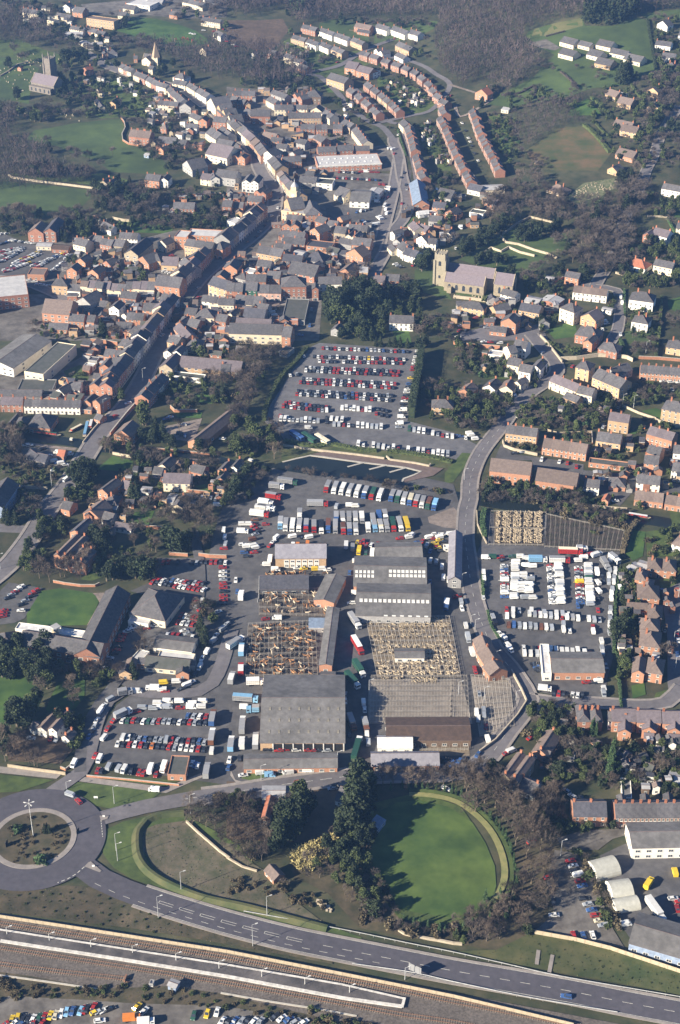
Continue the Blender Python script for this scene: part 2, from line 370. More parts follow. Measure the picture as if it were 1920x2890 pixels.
RADJ = dict(l='light-slated', nis='curved',s='grey-slated', d='dark-slated', p='purple-slated', t='brown-tiled', r='red-tiled', m='sheet-roofed', a='asbestos-roofed', f='pale-roofed', k='dark-roofed', w='white-roofed', B='blue-roofed', R='rusty-roofed')
KIND = dict(h=('house', 'house'), t=('terraced_house', 'house'), s=('shop_building', 'shop'), w=('warehouse', 'warehouse'), b=('bungalow', 'bungalow'), f=('apartment_block', 'flats'), o=('outbuilding', 'outbuilding'), c=('cottage', 'cottage'), v=('villa', 'house'), g=('garage', 'garage'), k=('school_building', 'school'), x=('garden_shed', 'shed'))
NB = [0]; FOOT = []
def building(a, b, D, e, w, r, typ, kind='h', pitch=None, win=True, chim=None, storeys=None, skip=(), desc=None, z=None, stack=True):
    """a, b: world ends of the front wall; the building lies to the left of a->b"""
    a = Vector(a[:2]); b = Vector(b[:2]); L = (b-a).length; d = (b-a)/L; n = Vector((-d.y, d.x)); c = (a+b)/2+n*D/2
    rz = math.atan2(d.y, d.x); NB[0] += 1; rg = random.Random(NB[0]*31); FOOT.append((c.x, c.y, max(L, D)*.55, min(L, D)*.5))
    if z is None: z = min(hgt(*(c+sx*d*L/2+sy*n*D/2)) for sx in (-1, 1) for sy in (-1, 1))-.1
    nm, cat = KIND[kind]; root = empty(nm, (c.x, c.y, z), rz)
    L -= .03; x, y = L/2, D/2
    far = c.y > 1040
    if pitch is None: pitch = {'a': 14, 'm': 12, 'R': 12}.get(r, 33)
    tp = math.tan(R(pitch)); mb = MB(); rb = MB(); ov = .3; th = .14
    if typ == 'f':
        mb.box(-x, x, -y, y, 0, e); rb.box(-x+.3, x-.3, -y+.3, y-.3, e+.001, e+.05, 0)
        for q in ((-x, x, -y, -y+.28), (-x, x, y-.28, y), (-x, -x+.28, -y+.281, y-.281), (x-.28, x, -y+.281, y-.281)): rb.box(*q, e+.002, e+.5, 1)
        rise = .5
    elif typ in 'gx':
        sw = typ == 'x'; hx, hy = (y, x) if sw else (x, y)        # ridge along local x of this frame
        def q(px_, py_, pz_): return (py_, px_, pz_) if sw else (px_, py_, pz_)
        rise = hy*tp
        fl = (lambda p: p[::-1]) if sw else (lambda p: p)
        mb.quad(fl([q(-hx, -hy, 0), q(hx, -hy, 0), q(hx, -hy, e), q(-hx, -hy, e)])); mb.quad(fl([q(hx, hy, 0), q(-hx, hy, 0), q(-hx, hy, e), q(hx, hy, e)]))
        for s_ in (1, -1):
            p = [q(s_*hx, -hy*s_, 0), q(s_*hx, hy*s_, 0), q(s_*hx, hy*s_, e), q(s_*hx, 0, e+rise-.02), q(s_*hx, -hy*s_, e)]; mb.quad(fl(p))
        ox = .015 if (kind == 't' and not sw) else ov
        for s_ in (1, -1):
            y0 = -s_*(hy+ov); z0 = e-ov*tp; zr = e+rise
            up = [q(-hx-ox, y0, z0+th), q(hx+ox, y0, z0+th), q(hx+ox, 0, zr+th), q(-hx-ox, 0, zr+th)]
            dn = [q(-hx-ox, y0, z0), q(hx+ox, y0, z0), q(hx+ox, 0, zr), q(-hx-ox, 0, zr)]
            if (s_ < 0) != sw: up = up[::-1]; dn = dn[::-1]
            rb.quad(up); rb.quad(dn[::-1]); rb.quad([dn[0], dn[1], up[1], up[0]] if (s_ > 0) != sw else [dn[2], dn[3], up[3], up[2]][::1], 3)
            for i0, i1 in (((0, 3), (1, 2))): pass
            rb.quad([q(hx+ox, y0, z0), q(hx+ox, 0, zr), q(hx+ox, 0, zr+th), q(hx+ox, y0, z0+th)], 3); rb.quad([q(-hx-ox, 0, zr), q(-hx-ox, y0, z0), q(-hx-ox, y0, z0+th), q(-hx-ox, 0, zr+th)], 3)
        p0, p1 = q(-hx-ox, 0, e+rise+th), q(hx+ox, 0, e+rise+th); rb.beam(p0, p1, .25, .12, 3)
    elif typ == 'h':
        mb.box(-x, x, -y, y, 0, e-.02); X, Y = x+ov, y+ov; z0 = e-ov*tp*.6; 
        hr = min(X, Y); rise = hr*tp; rx, ry = max(0, X-Y), max(0, Y-X)
        A1, A2 = (-rx, -ry, e+rise), (rx, ry, e+rise)
        k = [(-X, -Y, z0), (X, -Y, z0), (X, Y, z0), (-X, Y, z0)]
        if rx > .01: rb.quad([k[0], k[1], A2, A1]); rb.quad([k[1], k[2], A2]); rb.quad([k[2], k[3], A1, A2]); rb.quad([k[3], k[0], A1])
        elif ry > .01: rb.quad([k[0], k[1], A1]); rb.quad([k[1], k[2], A2, A1]); rb.quad([k[2], k[3], A2]); rb.quad([k[3], k[0], A1, A2])
        else:
            for i in range(4): rb.quad([k[i], k[(i+1) % 4], A1])
        for i in range(4): rb.quad([(k[i][0], k[i][1], z0-.15), (k[(i+1) % 4][0], k[(i+1) % 4][1], z0-.15), k[(i+1) % 4], k[i]], 3); rb.beam(k[i], A1 if (i in (0, 3) if rx > .01 else i in (0, 1)) else A2, .22, .1, 3)
        if rx+ry > .01: rb.beam(A1, A2, .22, .12, 3)
    elif typ == 'n':                              # curved Nissen roof, open barrel along y
        k = 12; rise = 0; ring = [(-x*math.cos(math.pi*i/k), e*math.sin(math.pi*i/k)) for i in range(k+1)]
        for i in range(k): (u0, w0), (u1, w1) = ring[i], ring[i+1]; rb.quad([(u0, -y, w0), (u1, -y, w1), (u1, y, w1), (u0, y, w0)][::-1])
        mb.quad([(u, -y+.1, w_) for u, w_ in ring][::-1]); mb.quad([(u, y-.1, w_) for u, w_ in ring])
    elif typ == 's':                              # single slope, low towards the front
        rise = D*math.tan(R(12)); mb.quad([(-x, -y, 0), (x, -y, 0), (x, -y, e), (-x, -y, e)]); mb.quad([(x, y, 0), (-x, y, 0), (-x, y, e+rise), (x, y, e+rise)])
        mb.quad([(x, -y, 0), (x, y, 0), (x, y, e+rise), (x, -y, e)]); mb.quad([(-x, y, 0), (-x, -y, 0), (-x, -y, e), (-x, y, e+rise)])
        rb.quad([(-x-.2, -y-.2, e+.05), (x+.2, -y-.2, e+.05), (x+.2, y+.2, e+rise+.12), (-x-.2, y+.2, e+rise+.12)]); rb.quad([(-x-.2, -y-.2, e-.15), (x+.2, -y-.2, e-.15), (x+.2, -y-.2, e+.05), (-x-.2, -y-.2, e+.05)], 1)
    mb.build('wall', WALL[w], root)
    ro = rb.build('roof', [ROOF[r], WALL[w] if typ in 'f' else M['white'], M['white'], M['ridge']], root)
    # chimneys
    if chim is None: chim = (1 if kind in 'ht' else 2 if kind in 'vcb' else 0) if typ in 'gxh' and e > 3 or kind in 'cb' else 0
    if chim and typ in 'gxh':
        tz = e+rise; cm = 'chimney'
        spots = [(-x+.5, 0), (x-.5, 0), (0, y*.45), (x*.3, -y*.4)] if typ == 'g' else [(0, y-.5), (0, -y+.6), (x*.5, 0)] if typ == 'x' else [(-x*.45, y*.2), (x*.45, y*.2), (0, -y*.5)]
        if kind in 't': spots = [(-x+.5, 0)]
        for i in range(min(chim, len(spots))):
            cb = MB(); sx, sy = spots[i]; chimney(cb, sx, sy, tz-1.6 if (typ != 'h') else tz-rise*.8, tz+1.25, pots=rg.choice((2, 3, 4)))
            cb.build(cm, [M['chim'], M['chim'], M['pot']], ro)
    # windows
    if win:
        ns = storeys or max(1, int((e+.6)//2.75)); cx = Vector((0, 0, CAMH))-root.location
        sides = []
        for nx, ny, half, dist, fr in ((0, -1, x, y, True), (0, 1, x, y, False), (-1, 0, y, x, False), (1, 0, y, x, False)):
            wn = d*nx + n*ny; tow = wn.x*(-c.x)+wn.y*(-c.y)
            if tow <= 0 and (far or abs(nx)): continue
            if kind == 't' and abs(nx): continue
            if abs(nx) and typ == 'g' and half < 2.5: continue
            if far and abs(nx) and half < 3: continue
            sides.append((nx, ny, half, dist, fr))
        wk = 'sash' if w in 'bsco' else 'cas'
        for nx, ny, half, dist, fr in sides:
            sp = 3.0 if kind not in 'wk' else 4.2; k = max(1, min(14, int(2*half/sp))); 
            if kind == 't': k = 2 if 2*half < 7 else 3
            if abs(nx): k = min(k, 2)
            for s_ in range(ns):
                for i in range(k):
                    u = (i+.5)/k*2*half-half; ww, hh = 1.15, 1.35
                    if kind == 's' and s_ == 0 and fr: ww, hh = 2*half/k*.8, 2.2
                    if kind in 'wk': ww, hh = 2.0, 1.3
                    zz = .9+s_*2.75 if not (kind == 's' and s_ == 0) else .35
                    if zz+hh > e-.1: hh = max(.6, e-.15-zz)
                    if fr and s_ == 0 and kind in 'thcbv' and i == (0 if kind == 't' else k//2) and k > 1:
                        ob('door', doormesh(), root, (u, -dist-.002, .05), 0, (1.0, 1, 2.05)); continue
                    if zz+.5 > e: continue
                    lx, ly = (u, -dist-.002) if ny < 0 else (-u, dist+.002) if ny > 0 else (-dist-.002, -u) if nx < 0 else (dist+.002, u)
                    rot = 0 if ny < 0 else math.pi if ny > 0 else -math.pi/2 if nx < 0 else math.pi/2
                    ob('window', winmesh('shop' if kind == 's' and s_ == 0 and fr else wk), root, (lx, ly, zz), rot, (ww, 1, hh))
    reg(root, desc or '%s %s %s' % (RADJ[r], ADJ[w], nm.replace('_', ' ')), cat, None)
    return root
M['ridge'] = mat('ridge_tiles', (.20, .15, .14), rand=.2)
PAIR = [0]
def H(txt):
    """lines: x1 y1 x2 y2 depth eaves walls roof type [n [kind]] ; the two points are the ends of the front eaves line"""
    out = []
    for ln in txt.strip().split('\n'):
        f = ln.split('#')[0].split()
        if not f: continue
        x1, y1, x2, y2, D, e = map(float, f[:6]); w, r, typ = f[6:9]; n = int(f[9]) if len(f) > 9 else 1; k = f[10] if len(f) > 10 else ('t' if n > 1 else 'h')
        dp = ' '.join(f[11:]).replace('_', ' ') or None
        a, b = A(x1, y1, e), A(x2, y2, e)
        for i in range(n):
            p, q = a.lerp(b, i/n), a.lerp(b, (i+1)/n)
            if PAIR[0] and n > 1:
                gv = (b-a).normalized()*PAIR[0]
                if i % 2 == 0: p = p+gv*.5
                else: q = q-gv*.5
            ee = e+(rnd.uniform(-.35, .35) if (n > 1 and len(w) > 1) else 0)+(rnd.uniform(-.9, .9) if (n > 2 and k == 's') else 0); rr_ = rnd.choice(r+'sdtptd') if (n > 2 and k == 's') else r[i % len(r)]; DD = D+(rnd.uniform(-2, 1.5) if (n > 2 and k == 's') else 0)
            out.append(building(p, q, DD, ee, w[i % len(w)], rr_, typ[i % len(typ)], k, win=(not dp or 'no windows' not in dp), desc=None if not dp or 'no windows' in dp else dp))
    return out
def clutter(s, n, where, base=0, kinds='bogyn', size=(3, 6.5), roofs='sdsktm'):
    """sheds, wings and stores standing in the free ground of a yard"""
    P_ = line_pts(s); x0, x1 = min(p.x for p in P_), max(p.x for p in P_); y0, y1 = min(p.y for p in P_), max(p.y for p in P_); k = 0; tr = 0; old = WH[0]; WH[0] = where
    while k < n and tr < n*60:
        tr += 1; x, y = rnd.uniform(x0, x1), rnd.uniform(y0, y1); w, d = rnd.uniform(*size), rnd.uniform(*size)
        if not inpoly(x, y, P_) or any((x-f[0])**2+(y-f[1])**2 < (f[2]*.8+max(w, d)*.45)**2 for f in FOOT): continue
        a = R(base+rnd.choice((0, 0, 90, -90, 0))+rnd.uniform(-6, 6)); dx = Vector((math.cos(a), math.sin(a)))*w/2; c = Vector((x, y))
        building(c-dx, c+dx, d, rnd.uniform(2.3, 4.6), rnd.choice(kinds), rnd.choice(roofs), rnd.choice('ggxsf'), 'x' if w+d < 9 else 'o', win=rnd.random() < .5); k += 1
    WH[0] = old
# ------------------------------------------------------------------ vehicles
def car_body(mb, kind='hatch', L=4.1, W_=1.65):
    """profile extruded with a narrower cabin; x is forward"""
    h = L/2; w = W_/2
    lo = [(-h, .35), (-h, .78), (-h*.86, .88), (h*.42, .88), (h*.93, .74), (h, .60), (h, .35)]
    n = len(mb.v)
    for s in (-1, 1):
        for px_, pz in lo: mb.v.append((px_, s*w*(.96 if pz < .5 else 1.0), pz))
    k = len(lo); 
    for i in range(k):
        j = (i+1) % k; mb.f.append((n+i, n+k+i, n+k+j, n+j)); mb.m.append(0)
    mb.f.append(tuple(n+i for i in range(k))); mb.m.append(0); mb.f.append(tuple(n+k+i for i in reversed(range(k)))); mb.m.append(0)
def car_cabin(mb, kind, L=4.1, W_=1.65, mg=1, mr=0):
    h = L/2; w = W_/2-.05
    xr0, xr1, xf1, xf0 = {'hatch': (-h*.92, -h*.70, h*.08, h*.45), 'saloon': (-h*.62, -h*.38, h*.08, h*.42), 'estate': (-h*.96, -h*.86, h*.08, h*.42), 'rover': (-h*.96, -h*.92, h*.1, h*.2)}[kind]
    z1 = 1.38 if kind != 'rover' else 1.85
    b = [(xr0, -w, .88), (xf0, -w, .88), (xf0, w, .88), (xr0, w, .88)]; t = [(xr1, -w*.82, z1), (xf1, -w*.82, z1), (xf1, w*.82, z1), (xr1, w*.82, z1)]
    for i in range(4): j = (i+1) % 4; mb.quad([b[i], b[j], t[j], t[i]], mg)
    mb.quad([(p[0], p[1], p[2]) for p in t], mr)
    for i in range(4): mb.beam(b[i], t[i], .09, .09, mr)
CARM = {}
def car(p, rz, col, kind=None, detail=False, where=None):
    kind = kind or rnd.choice(('hatch', 'hatch', 'saloon', 'estate', 'saloon'))
    nm, pm = PAINT[col]
    if detail:
        root = empty('parked_car', p, rz); key = ('d', kind, col)
        if key not in CARM:
            a = MB(); car_body(a, kind); a.box(-1.1, .3, -.68, .68, 1.36, 1.40) if False else None
            g = MB(); car_cabin(g, kind); whl = MB(); whl.wheel(0, 0, .30, .18, 0); lt = MB(); lt.box(2.0, 2.07, -.16, .16, .58, .70)
            CARM[key] = (a.mesh('body', pm), g.mesh('cabin', [pm, M['glass']]), whl.mesh('wheel', M['black']), lt.mesh('headlight', M['white']))
        a, g, wl, lt = CARM[key]; ob('body', a, root); ob('cabin', g, root)
        for x in (-1.25, 1.3):
            for y in (-.74, .74): ob('wheel', wl, root, (x, y, 0))
        for y in (-.58, .58): ob('headlight', lt, root, (0, y, 0))
    else:
        key = (kind, col)
        if key not in CARM:
            a = MB(); car_body(a, kind); car_cabin(a, kind)
            for x in (-1.25, 1.3):
                for y in (-.76, .76): a.wheel(x, y, .30, .16, 2, 7)
            CARM[key] = a.mesh('car', [pm, M['glass'], M['black']])
        root = ob('parked_car', CARM[key], None, p, rz)
    reg(root, '%s car' % nm, 'car', where); root['_c'] = 1; return root
def van(p, rz, col, kind='van', where=None, L=None):
    """kind: van, trailer (livestock trailer), box (small box lorry), caravan"""
    nm, pm = PAINT[col]; key = (kind, col, L)
    if key not in CARM:
        Lb = L or {'van': 4.6, 'trailer': 4.2, 'box': 6.0}[kind]; a = MB(); g = MB(); w = MB()
        if kind == 'van':
            h = Lb/2; a.box(-h, h*.45, -.9, .9, .4, 2.1); n = len(a.v); lo = [(h*.452, .4), (h*.452, 2.08), (h*.62, 2.0), (h*.85, 1.15), (h, 1.0), (h, .4)]
            for s_ in (-.88, .88):
                for q in lo: a.v.append((q[0], s_, q[1]))
            k = 6
            for i in range(k): j = (i+1) % k; a.f.append((n+i, n+k+i, n+k+j, n+j)); a.m.append(0)
            a.f.append(tuple(n+i for i in range(k))); a.m.append(0); a.f.append(tuple(n+k+i for i in reversed(range(k)))); a.m.append(0)
            g.quad([(h*.64, -.78, 1.96), (h*.86, -.8, 1.2), (h*.86, .8, 1.2), (h*.64, .78, 1.96)][::-1]); 
            for s_ in (-1, 1): g.box(h*.36, h*.66, *sorted((s_*.885, s_*.91)), 1.2, 1.85)
            wx = (-h*.6, h*.62); yy = .82; rr = .33
        elif kind == 'trailer':
            h = Lb/2; a.box(-h, h*.7, -.88, .88, .55, 2.0); a.quad([(h*.7, -.88, 2.0), (h*.98, -.8, 1.7), (h*.98, .8, 1.7), (h*.7, .88, 2.0)]); a.quad([(h*.7, -.88, .6), (h*.98, -.8, .7), (h*.98, -.8, 1.7), (h*.7, -.88, 2.0)])
            a.quad([(h*.7, .88, 2.0), (h*.98, .8, 1.7), (h*.98, .8, .7), (h*.7, .88, .6)]); a.quad([(h*.98, -.8, .7), (h*.98, .8, .7), (h*.98, .8, 1.7), (h*.98, -.8, 1.7)])
            g.box(-h*.9, h*.6, -.9, .9, 1.5, 1.65)
            for s_ in (-1, 1): a.beam((-h, s_*.8, 2.03), (h*.7, s_*.8, 2.03), .1, .06)
            a.beam((h*.98, 0, .55), (h*1.4, 0, .55), .12, .12); wx = (-.45, .35); yy = .98; rr = .28
        else:
            h = Lb/2; a.box(-h, h*.42, -1.05, 1.05, .75, 2.7); a.box(h*.5, h, -1, 1, .5, 2.05); g.box(h+.001, h+.03, -.85, .85, 1.25, 1.9); a.box(-h, h*.5, -.5, .5, .55, .749)
            for s_ in (-1, 1): g.box(h*.6, h*.9, *sorted((s_*1.002, s_*1.02)), 1.25, 1.85)
            wx = (-h*.55, h*.7); yy = .9; rr = .42
        w.wheel(0, 0, rr, .22, 0, 8)
        CARM[key] = (a.mesh('body', pm), g.mesh('window', M['glass'] if kind != 'trailer' else M['dark']), w.mesh('wheel', M['black']), [(x, s_*yy) for x in wx for s_ in (-1, 1)])
    a, g, w, wp = CARM[key]; name = {'van': 'parked_van', 'trailer': 'livestock_trailer', 'box': 'box_lorry'}[kind]
    root = empty(name, p, rz); ob('body', a, root); ob('window' if kind != 'trailer' else 'vent_slot', g, root)
    for x, y in wp: ob('wheel', w, root, (x, y, 0))
    reg(root, '%s %s' % (nm, name.replace('_', ' ').replace('parked ', '')), {'van': 'van', 'trailer': 'trailer', 'box': 'lorry'}[kind], where); return root
def lorry(p, rz, body, cab, L=9.5, where=None, roof=None, bus=False):
    key = ('lorry', body, cab, L, roof, bus)
    if key not in CARM:
        h = L/2; a = MB(); c = MB(); g = MB(); w = MB(); W2 = 1.24; wp = []
        if bus:
            a.box(-h, h, -W2, W2, .45, 1.9); a.box(-h+.05, h-.05, -W2+.03, W2-.03, 1.901, 2.55, 2); a.box(-h, h, -W2, W2, 2.551, 3.05, 1)
            a.box(-h*.5, -h*.1, -.6, .6, 3.051, 3.2, 1)
        else:
            a.box(-h, h-2.5, -W2, W2, 1.0, 3.6, 0, 1); a.box(-h+.2, h, -.5, .5, .6, .999, 2)
            for s_ in (-1, 1):
                for k in range(int((L-2.6)/.9)): a.box(-h+.4+k*.9, -h+.48+k*.9, *sorted((s_*(W2+.002), s_*(W2+.05))), 1.0, 3.6, 0)
                for zz in (1.9, 2.7): a.box(-h+.1, h-2.6, *sorted((s_*(W2+.052), s_*(W2+.06))), zz, zz+.16, 2)
            c.box(h-2.1, h, -1.2, 1.2, .55, 2.75); c.beam((h-2.1, 0, 2.9), (h-1.2, 0, 2.8), 2.0, .3)
            g.box(h+.001, h+.03, -1.02, 1.02, 1.6, 2.45)
            for s_ in (-1, 1): g.box(h-1.3, h-.3, *sorted((s_*1.202, s_*1.22)), 1.6, 2.4)
        for x in ([-h+1.3, -h+2.5, h-1.2] if L > 8.5 else [-h+1.6, h-1.2]):
            for s_ in (-1, 1): wp.append((x, s_*1.05))
        w.wheel(0, 0, .5, .3, 0, 9)
        CARM[key] = (wp, a.mesh('body', [PAINT[body][1], PAINT[roof][1] if roof else (ROOF['m'] if not bus else PAINT[body][1]), M['dark'] if not bus else M['glass']]), None if bus else c.mesh('cab', PAINT[cab][1]), None if bus else g.mesh('windscreen', M['glass']), w.mesh('wheel', M['black']))
    wp, a, c, g, w = CARM[key]; root = empty('coach' if bus else 'cattle_lorry', p, rz); ob('body' if bus else 'box_body', a, root)
    if c: cc = ob('cab', c, root); ob('windscreen', g, cc)
    for x, y in wp: ob('wheel', w, root, (x, y, 0))
    reg(root, ('%s coach' % PAINT[body][0]) if bus else ('%s lorry with %s cab' % (PAINT[body][0], PAINT[cab][0])), 'coach' if bus else 'lorry', where); return root
EXTRA = []                                      # cars beyond the 300 largest become one mass
def cars(txt, where=None, detail=False):
    """lines: x1 y1 x2 y2 colours [angle [kind]] ; dots are empty bays, capitals are trailers, V-prefixed kinds are vans"""
    for ln in txt.strip().split('\n'):
        f = ln.split('#')[0].split()
        if not f: continue
        x1, y1, x2, y2 = map(float, f[:4]); s = f[4]; ang = float(f[5]) if len(f) > 5 else 90; kd = f[6] if len(f) > 6 else ('box' if False else 'trailer')
        n = len(s)
        for i, ch in enumerate(s):
            if ch == '.': continue
            t = i/(n-1) if n > 1 else 0
            p = A(x1+(x2-x1)*t, y1+(y2-y1)*t, .7); p.x += rnd.uniform(-.12, .12); p.y += rnd.uniform(-.3, .3); p.z = hgt(p.x, p.y)+.12
            rz = R(ang+rnd.uniform(-3, 3)+(180 if rnd.random() < .4 else 0))
            if ch.isupper():
                van(p, rz, ch.lower(), kd, where)
            else: VC.append((p, rz, ch, where or WH[0], detail))
VC = []
def flush_cars():
    """the 300 cars that show largest are things of their own, the rest one mass"""
    order = sorted(range(len(VC)), key=lambda i: (VC[i][0]-Vector((0, 0, CAMH))).length)
    ind = set(order[:300]); mass = [VC[i] for i in range(len(VC)) if i not in ind]
    for i in sorted(ind): p, rz, ch, wh, dt = VC[i]; car(p, rz, ch, None, dt, wh)
    if mass:
        a = MB(); cols = sorted(set(c[2] for c in mass)); ci = {c: i+2 for i, c in enumerate(cols)}
        for p, rz, ch, wh, dt in mass:
            k = MB(); kind = rnd.choice(('hatch', 'saloon', 'estate')); car_body(k, kind); car_cabin(k, kind, mg=1, mr=0)
            for x in (-1.25, 1.3): k.box(x-.3, x+.3, -.8, .8, 0, .5, 9)
            cs, sn = math.cos(rz), math.sin(rz); n = len(a.v)
            a.v += [(p.x+v[0]*cs-v[1]*sn, p.y+v[0]*sn+v[1]*cs, p.z+v[2]) for v in k.v]
            a.f += [tuple(n+i for i in q) for q in k.f]; a.m += [ci[ch] if m_ == 0 else 0 if m_ == 1 else 1 for m_ in k.m]
        o = a.build('distant_parked_cars', [M['glass'], M['black']]+[PAINT[c][1] for c in cols]); o['kind'] = 'stuff'; o['label'] = 'mass of small parked cars filling the town car parks'; o['category'] = 'cars'
def lorries(txt, where=None):
    """lines: x1 y1 x2 y2 pairs(body cab ...) angle length ; the points are centres of the roofs"""
    for ln in txt.strip().split('\n'):
        f = ln.split('#')[0].split()
        if not f: continue
        x1, y1, x2, y2 = map(float, f[:4]); s = f[4:-2]; ang = float(f[-2]); L = float(f[-1])*.93; n = len(s)
        for i, q in enumerate(s):
            if q == '.': continue
            q = q.split(',')
            t = i/(n-1) if n > 1 else 0; p = A(x1+(x2-x1)*t, y1+(y2-y1)*t, 2.6); p.z = hgt(p.x, p.y)+.12
            lorry(p, R(ang+rnd.uniform(-2, 2)), q[0], q[1], L*rnd.uniform(.97, 1.03) if False else L, where, roof=q[2] if len(q) > 2 else None)
# ------------------------------------------------------------------ trees
TREE = {}
def limb(mb, a, b, r0, r1, n=5):
    a = Vector(a); b = Vector(b); d = (b-a).normalized(); u = d.orthogonal().normalized(); w = d.cross(u); k = len(mb.v)
    for p, r in ((a, r0), (b, r1)):
        for i in range(n): t = 2*math.pi*i/n; mb.v.append(tuple(p+(u*math.cos(t)+w*math.sin(t))*r))
    for i in range(n): j = (i+1) % n; mb.f.append((k+i, k+j, k+n+j, k+n+i)); mb.m.append(0)
def make_bare(seed, dark=False):
    """unit tree 12 m high: trunk with limbs, and a crown of fine branches"""
    rg = random.Random(seed); t = MB(); c = MB(); Hh = 12.0; th = rg.uniform(2.2, 3.4)
    limb(t, (0, 0, -.3), (0, 0, th), .30, .22, 6); ends = []
    def grow(p, d, L, r, lv):
        q = p+d*L; limb(t if lv < 2 else c, p, q, r, r*.6, 5 if lv < 2 else 3)
        if lv >= 3: ends.append((q, d)); return
        for _ in range(rg.choice((3, 4)) if lv < 2 else 3):
            nd = (d+Vector((rg.gauss(0, .55), rg.gauss(0, .55), rg.gauss(.05, .35)))).normalized()
            grow(q if rg.random() < .6 else p+d*L*rg.uniform(.5, 1), nd, L*rg.uniform(.6, .85), r*.55, lv+1)
    for i in range(4):
        a = i*1.57+rg.uniform(-.5, .5); d = Vector((math.cos(a)*.6, math.sin(a)*.6, 1)).normalized(); grow(Vector((0, 0, th)), d, 3.0*rg.uniform(.85, 1.1), .16, 0)
    for q, d in ends:
        for _ in range(5):
            dd = (d+Vector((rg.gauss(0, .7), rg.gauss(0, .7), rg.gauss(.1, .5)))).normalized(); L = rg.uniform(.6, 1.5); w = dd.orthogonal().normalized()*rg.uniform(.03, .055)
            s = q+d*rg.uniform(-1, .2); c.quad([s-w, s+w, s+dd*L+w*.4, s+dd*L-w*.4])
            s2 = s+dd*L*.5; d2 = (dd+Vector((rg.gauss(0, .8), rg.gauss(0, .8), rg.gauss(0, .5)))).normalized()*L*.7; w2 = d2.orthogonal().normalized()*.03; c.quad([s2-w2, s2+w2, s2+d2+w2*.4, s2+d2-w2*.4])
    return t.mesh('trunk', M['bark']), c.mesh('crown', M['twigd' if dark else 'twig'])
def lump(seed, n=7):
    rg = random.Random(seed); L = [(Vector((rg.gauss(0, 1), rg.gauss(0, 1), rg.gauss(0, .8))).normalized(), rg.uniform(.55, .85)) for _ in range(n)]
    return L
def make_leafy(seed, key):
    rg = random.Random(seed); t = MB(); c = MB(); mt = {'y': 'yew', 'c': 'yew', 'l': 'leyl', 'e': 'leaf', 'k': 'yew', 'u': 'leaf', 'v': 'brush', 'i': 'leyl'}[key]
    if key in 'yek':                                  # broad evergreen, 10 m high
        limb(t, (0, 0, -.3), (0, 0, 4), .4, .25, 6); cl = []
        for _ in range(16): a = rg.random()*6.28; r = rg.uniform(.4, 3.0); z = rg.uniform(2.2, 8.8); r *= 1.15-abs(z-4.8)/6.5; cl.append((Vector((r*math.cos(a), r*math.sin(a), z)), rg.uniform(1.0, 1.9)))
        cl.append((Vector((0, 0, 5)), 2.6))
        def ins(g):
            p, r = g.choice(cl); d = Vector((g.gauss(0, 1), g.gauss(0, 1), g.gauss(0, .9)+.2)).normalized()*r*g.random()**.33; return p+d, 1
        leafcloud(rg, 1500, ins, .42, mb=c)
        for p, r in cl: limb(t, (0, 0, 2.5), p, .09, .04, 4)
    elif key in 'cl':                                 # conifer: dark spire (c), small garden column (l)
        Rb = 2.3 if key == 'c' else 1.35
        limb(t, (0, 0, -.3), (0, 0, 9.5), .25, .04, 6)
        def ins(g):
            z = 10*(1-g.random()**.62); 
            if z < .5: z = .5+g.random()*.5
            rr = Rb*((1-z/10.2)**.72)*(1+.16*math.sin(z*4.3+seed)); a = g.random()*6.28; rr *= (1+.22*math.sin(3*a+z*1.3+seed)+.1*math.sin(7*a-z))*g.random()**.4; return (rr*math.cos(a), rr*math.sin(a), z), 1-.4*z/10
        leafcloud(rg, 1200 if key == 'c' else 900, ins, .42, up=-.1, mb=c, thin=.8)
    elif key in 'uvi':                                # bush, 2.4 m
        cl = [(Vector((rg.uniform(-1, 1), rg.uniform(-1, 1), rg.uniform(.5, 1.5))), rg.uniform(.5, 1.0)) for _ in range(7)]
        def ins(g):
            p, r = g.choice(cl); d = Vector((g.gauss(0, 1), g.gauss(0, 1), g.gauss(0, .9)+.2)).normalized()*r*g.random()**.4; q = p+d; q.z = max(.05, q.z); return q, 1
        leafcloud(rg, 260, ins, .30, mb=c)
        for _ in range(6): limb(t, (0, 0, 0), (rg.uniform(-.8, .8), rg.uniform(-.8, .8), rg.uniform(1, 1.8)), .05, .02, 4)
    return t.mesh('trunk', M['bark']), c.mesh('crown', M[mt])
BASEH = dict(b=12.5, d=12.5, y=10, e=10, k=10, c=10, l=10, u=2.4, v=2.4, i=2.4)
TN = dict(b=('bare_tree', 'bare brown tree'), d=('bare_tree', 'dark leafless tree'), y=('yew_tree', 'dark green yew tree'), e=('evergreen_tree', 'green evergreen tree'), k=('cedar_tree', 'large dark cedar tree'),
 c=('conifer_tree', 'dark pointed conifer'), l=('cypress_tree', 'slim green cypress'), u=('garden_bush', 'green bush'), v=('brown_bush', 'brown winter bush'), i=('garden_shrub', 'bright green shrub'))
TC = dict(b='tree', d='tree', y='tree', e='tree', k='tree', c='tree', l='tree', u='bush', v='bush', i='bush')
TL = []
def tree(k, p, h, where=None, fat=1.0):
    if h > 4.2 and k in 'uvi': k = {'u': 'e', 'v': 'b', 'i': 'e'}[k]
    TL.append((k, Vector(p), h, where or WH[0], fat))
def tvar(k):
    if k not in TREE: TREE[k] = [make_bare(s*13+5, k == 'd') if k in 'bd' else make_leafy(s*17+3+ord(k), k) for s in range(5 if k in 'bdye' else 3)]
    return TREE[k]
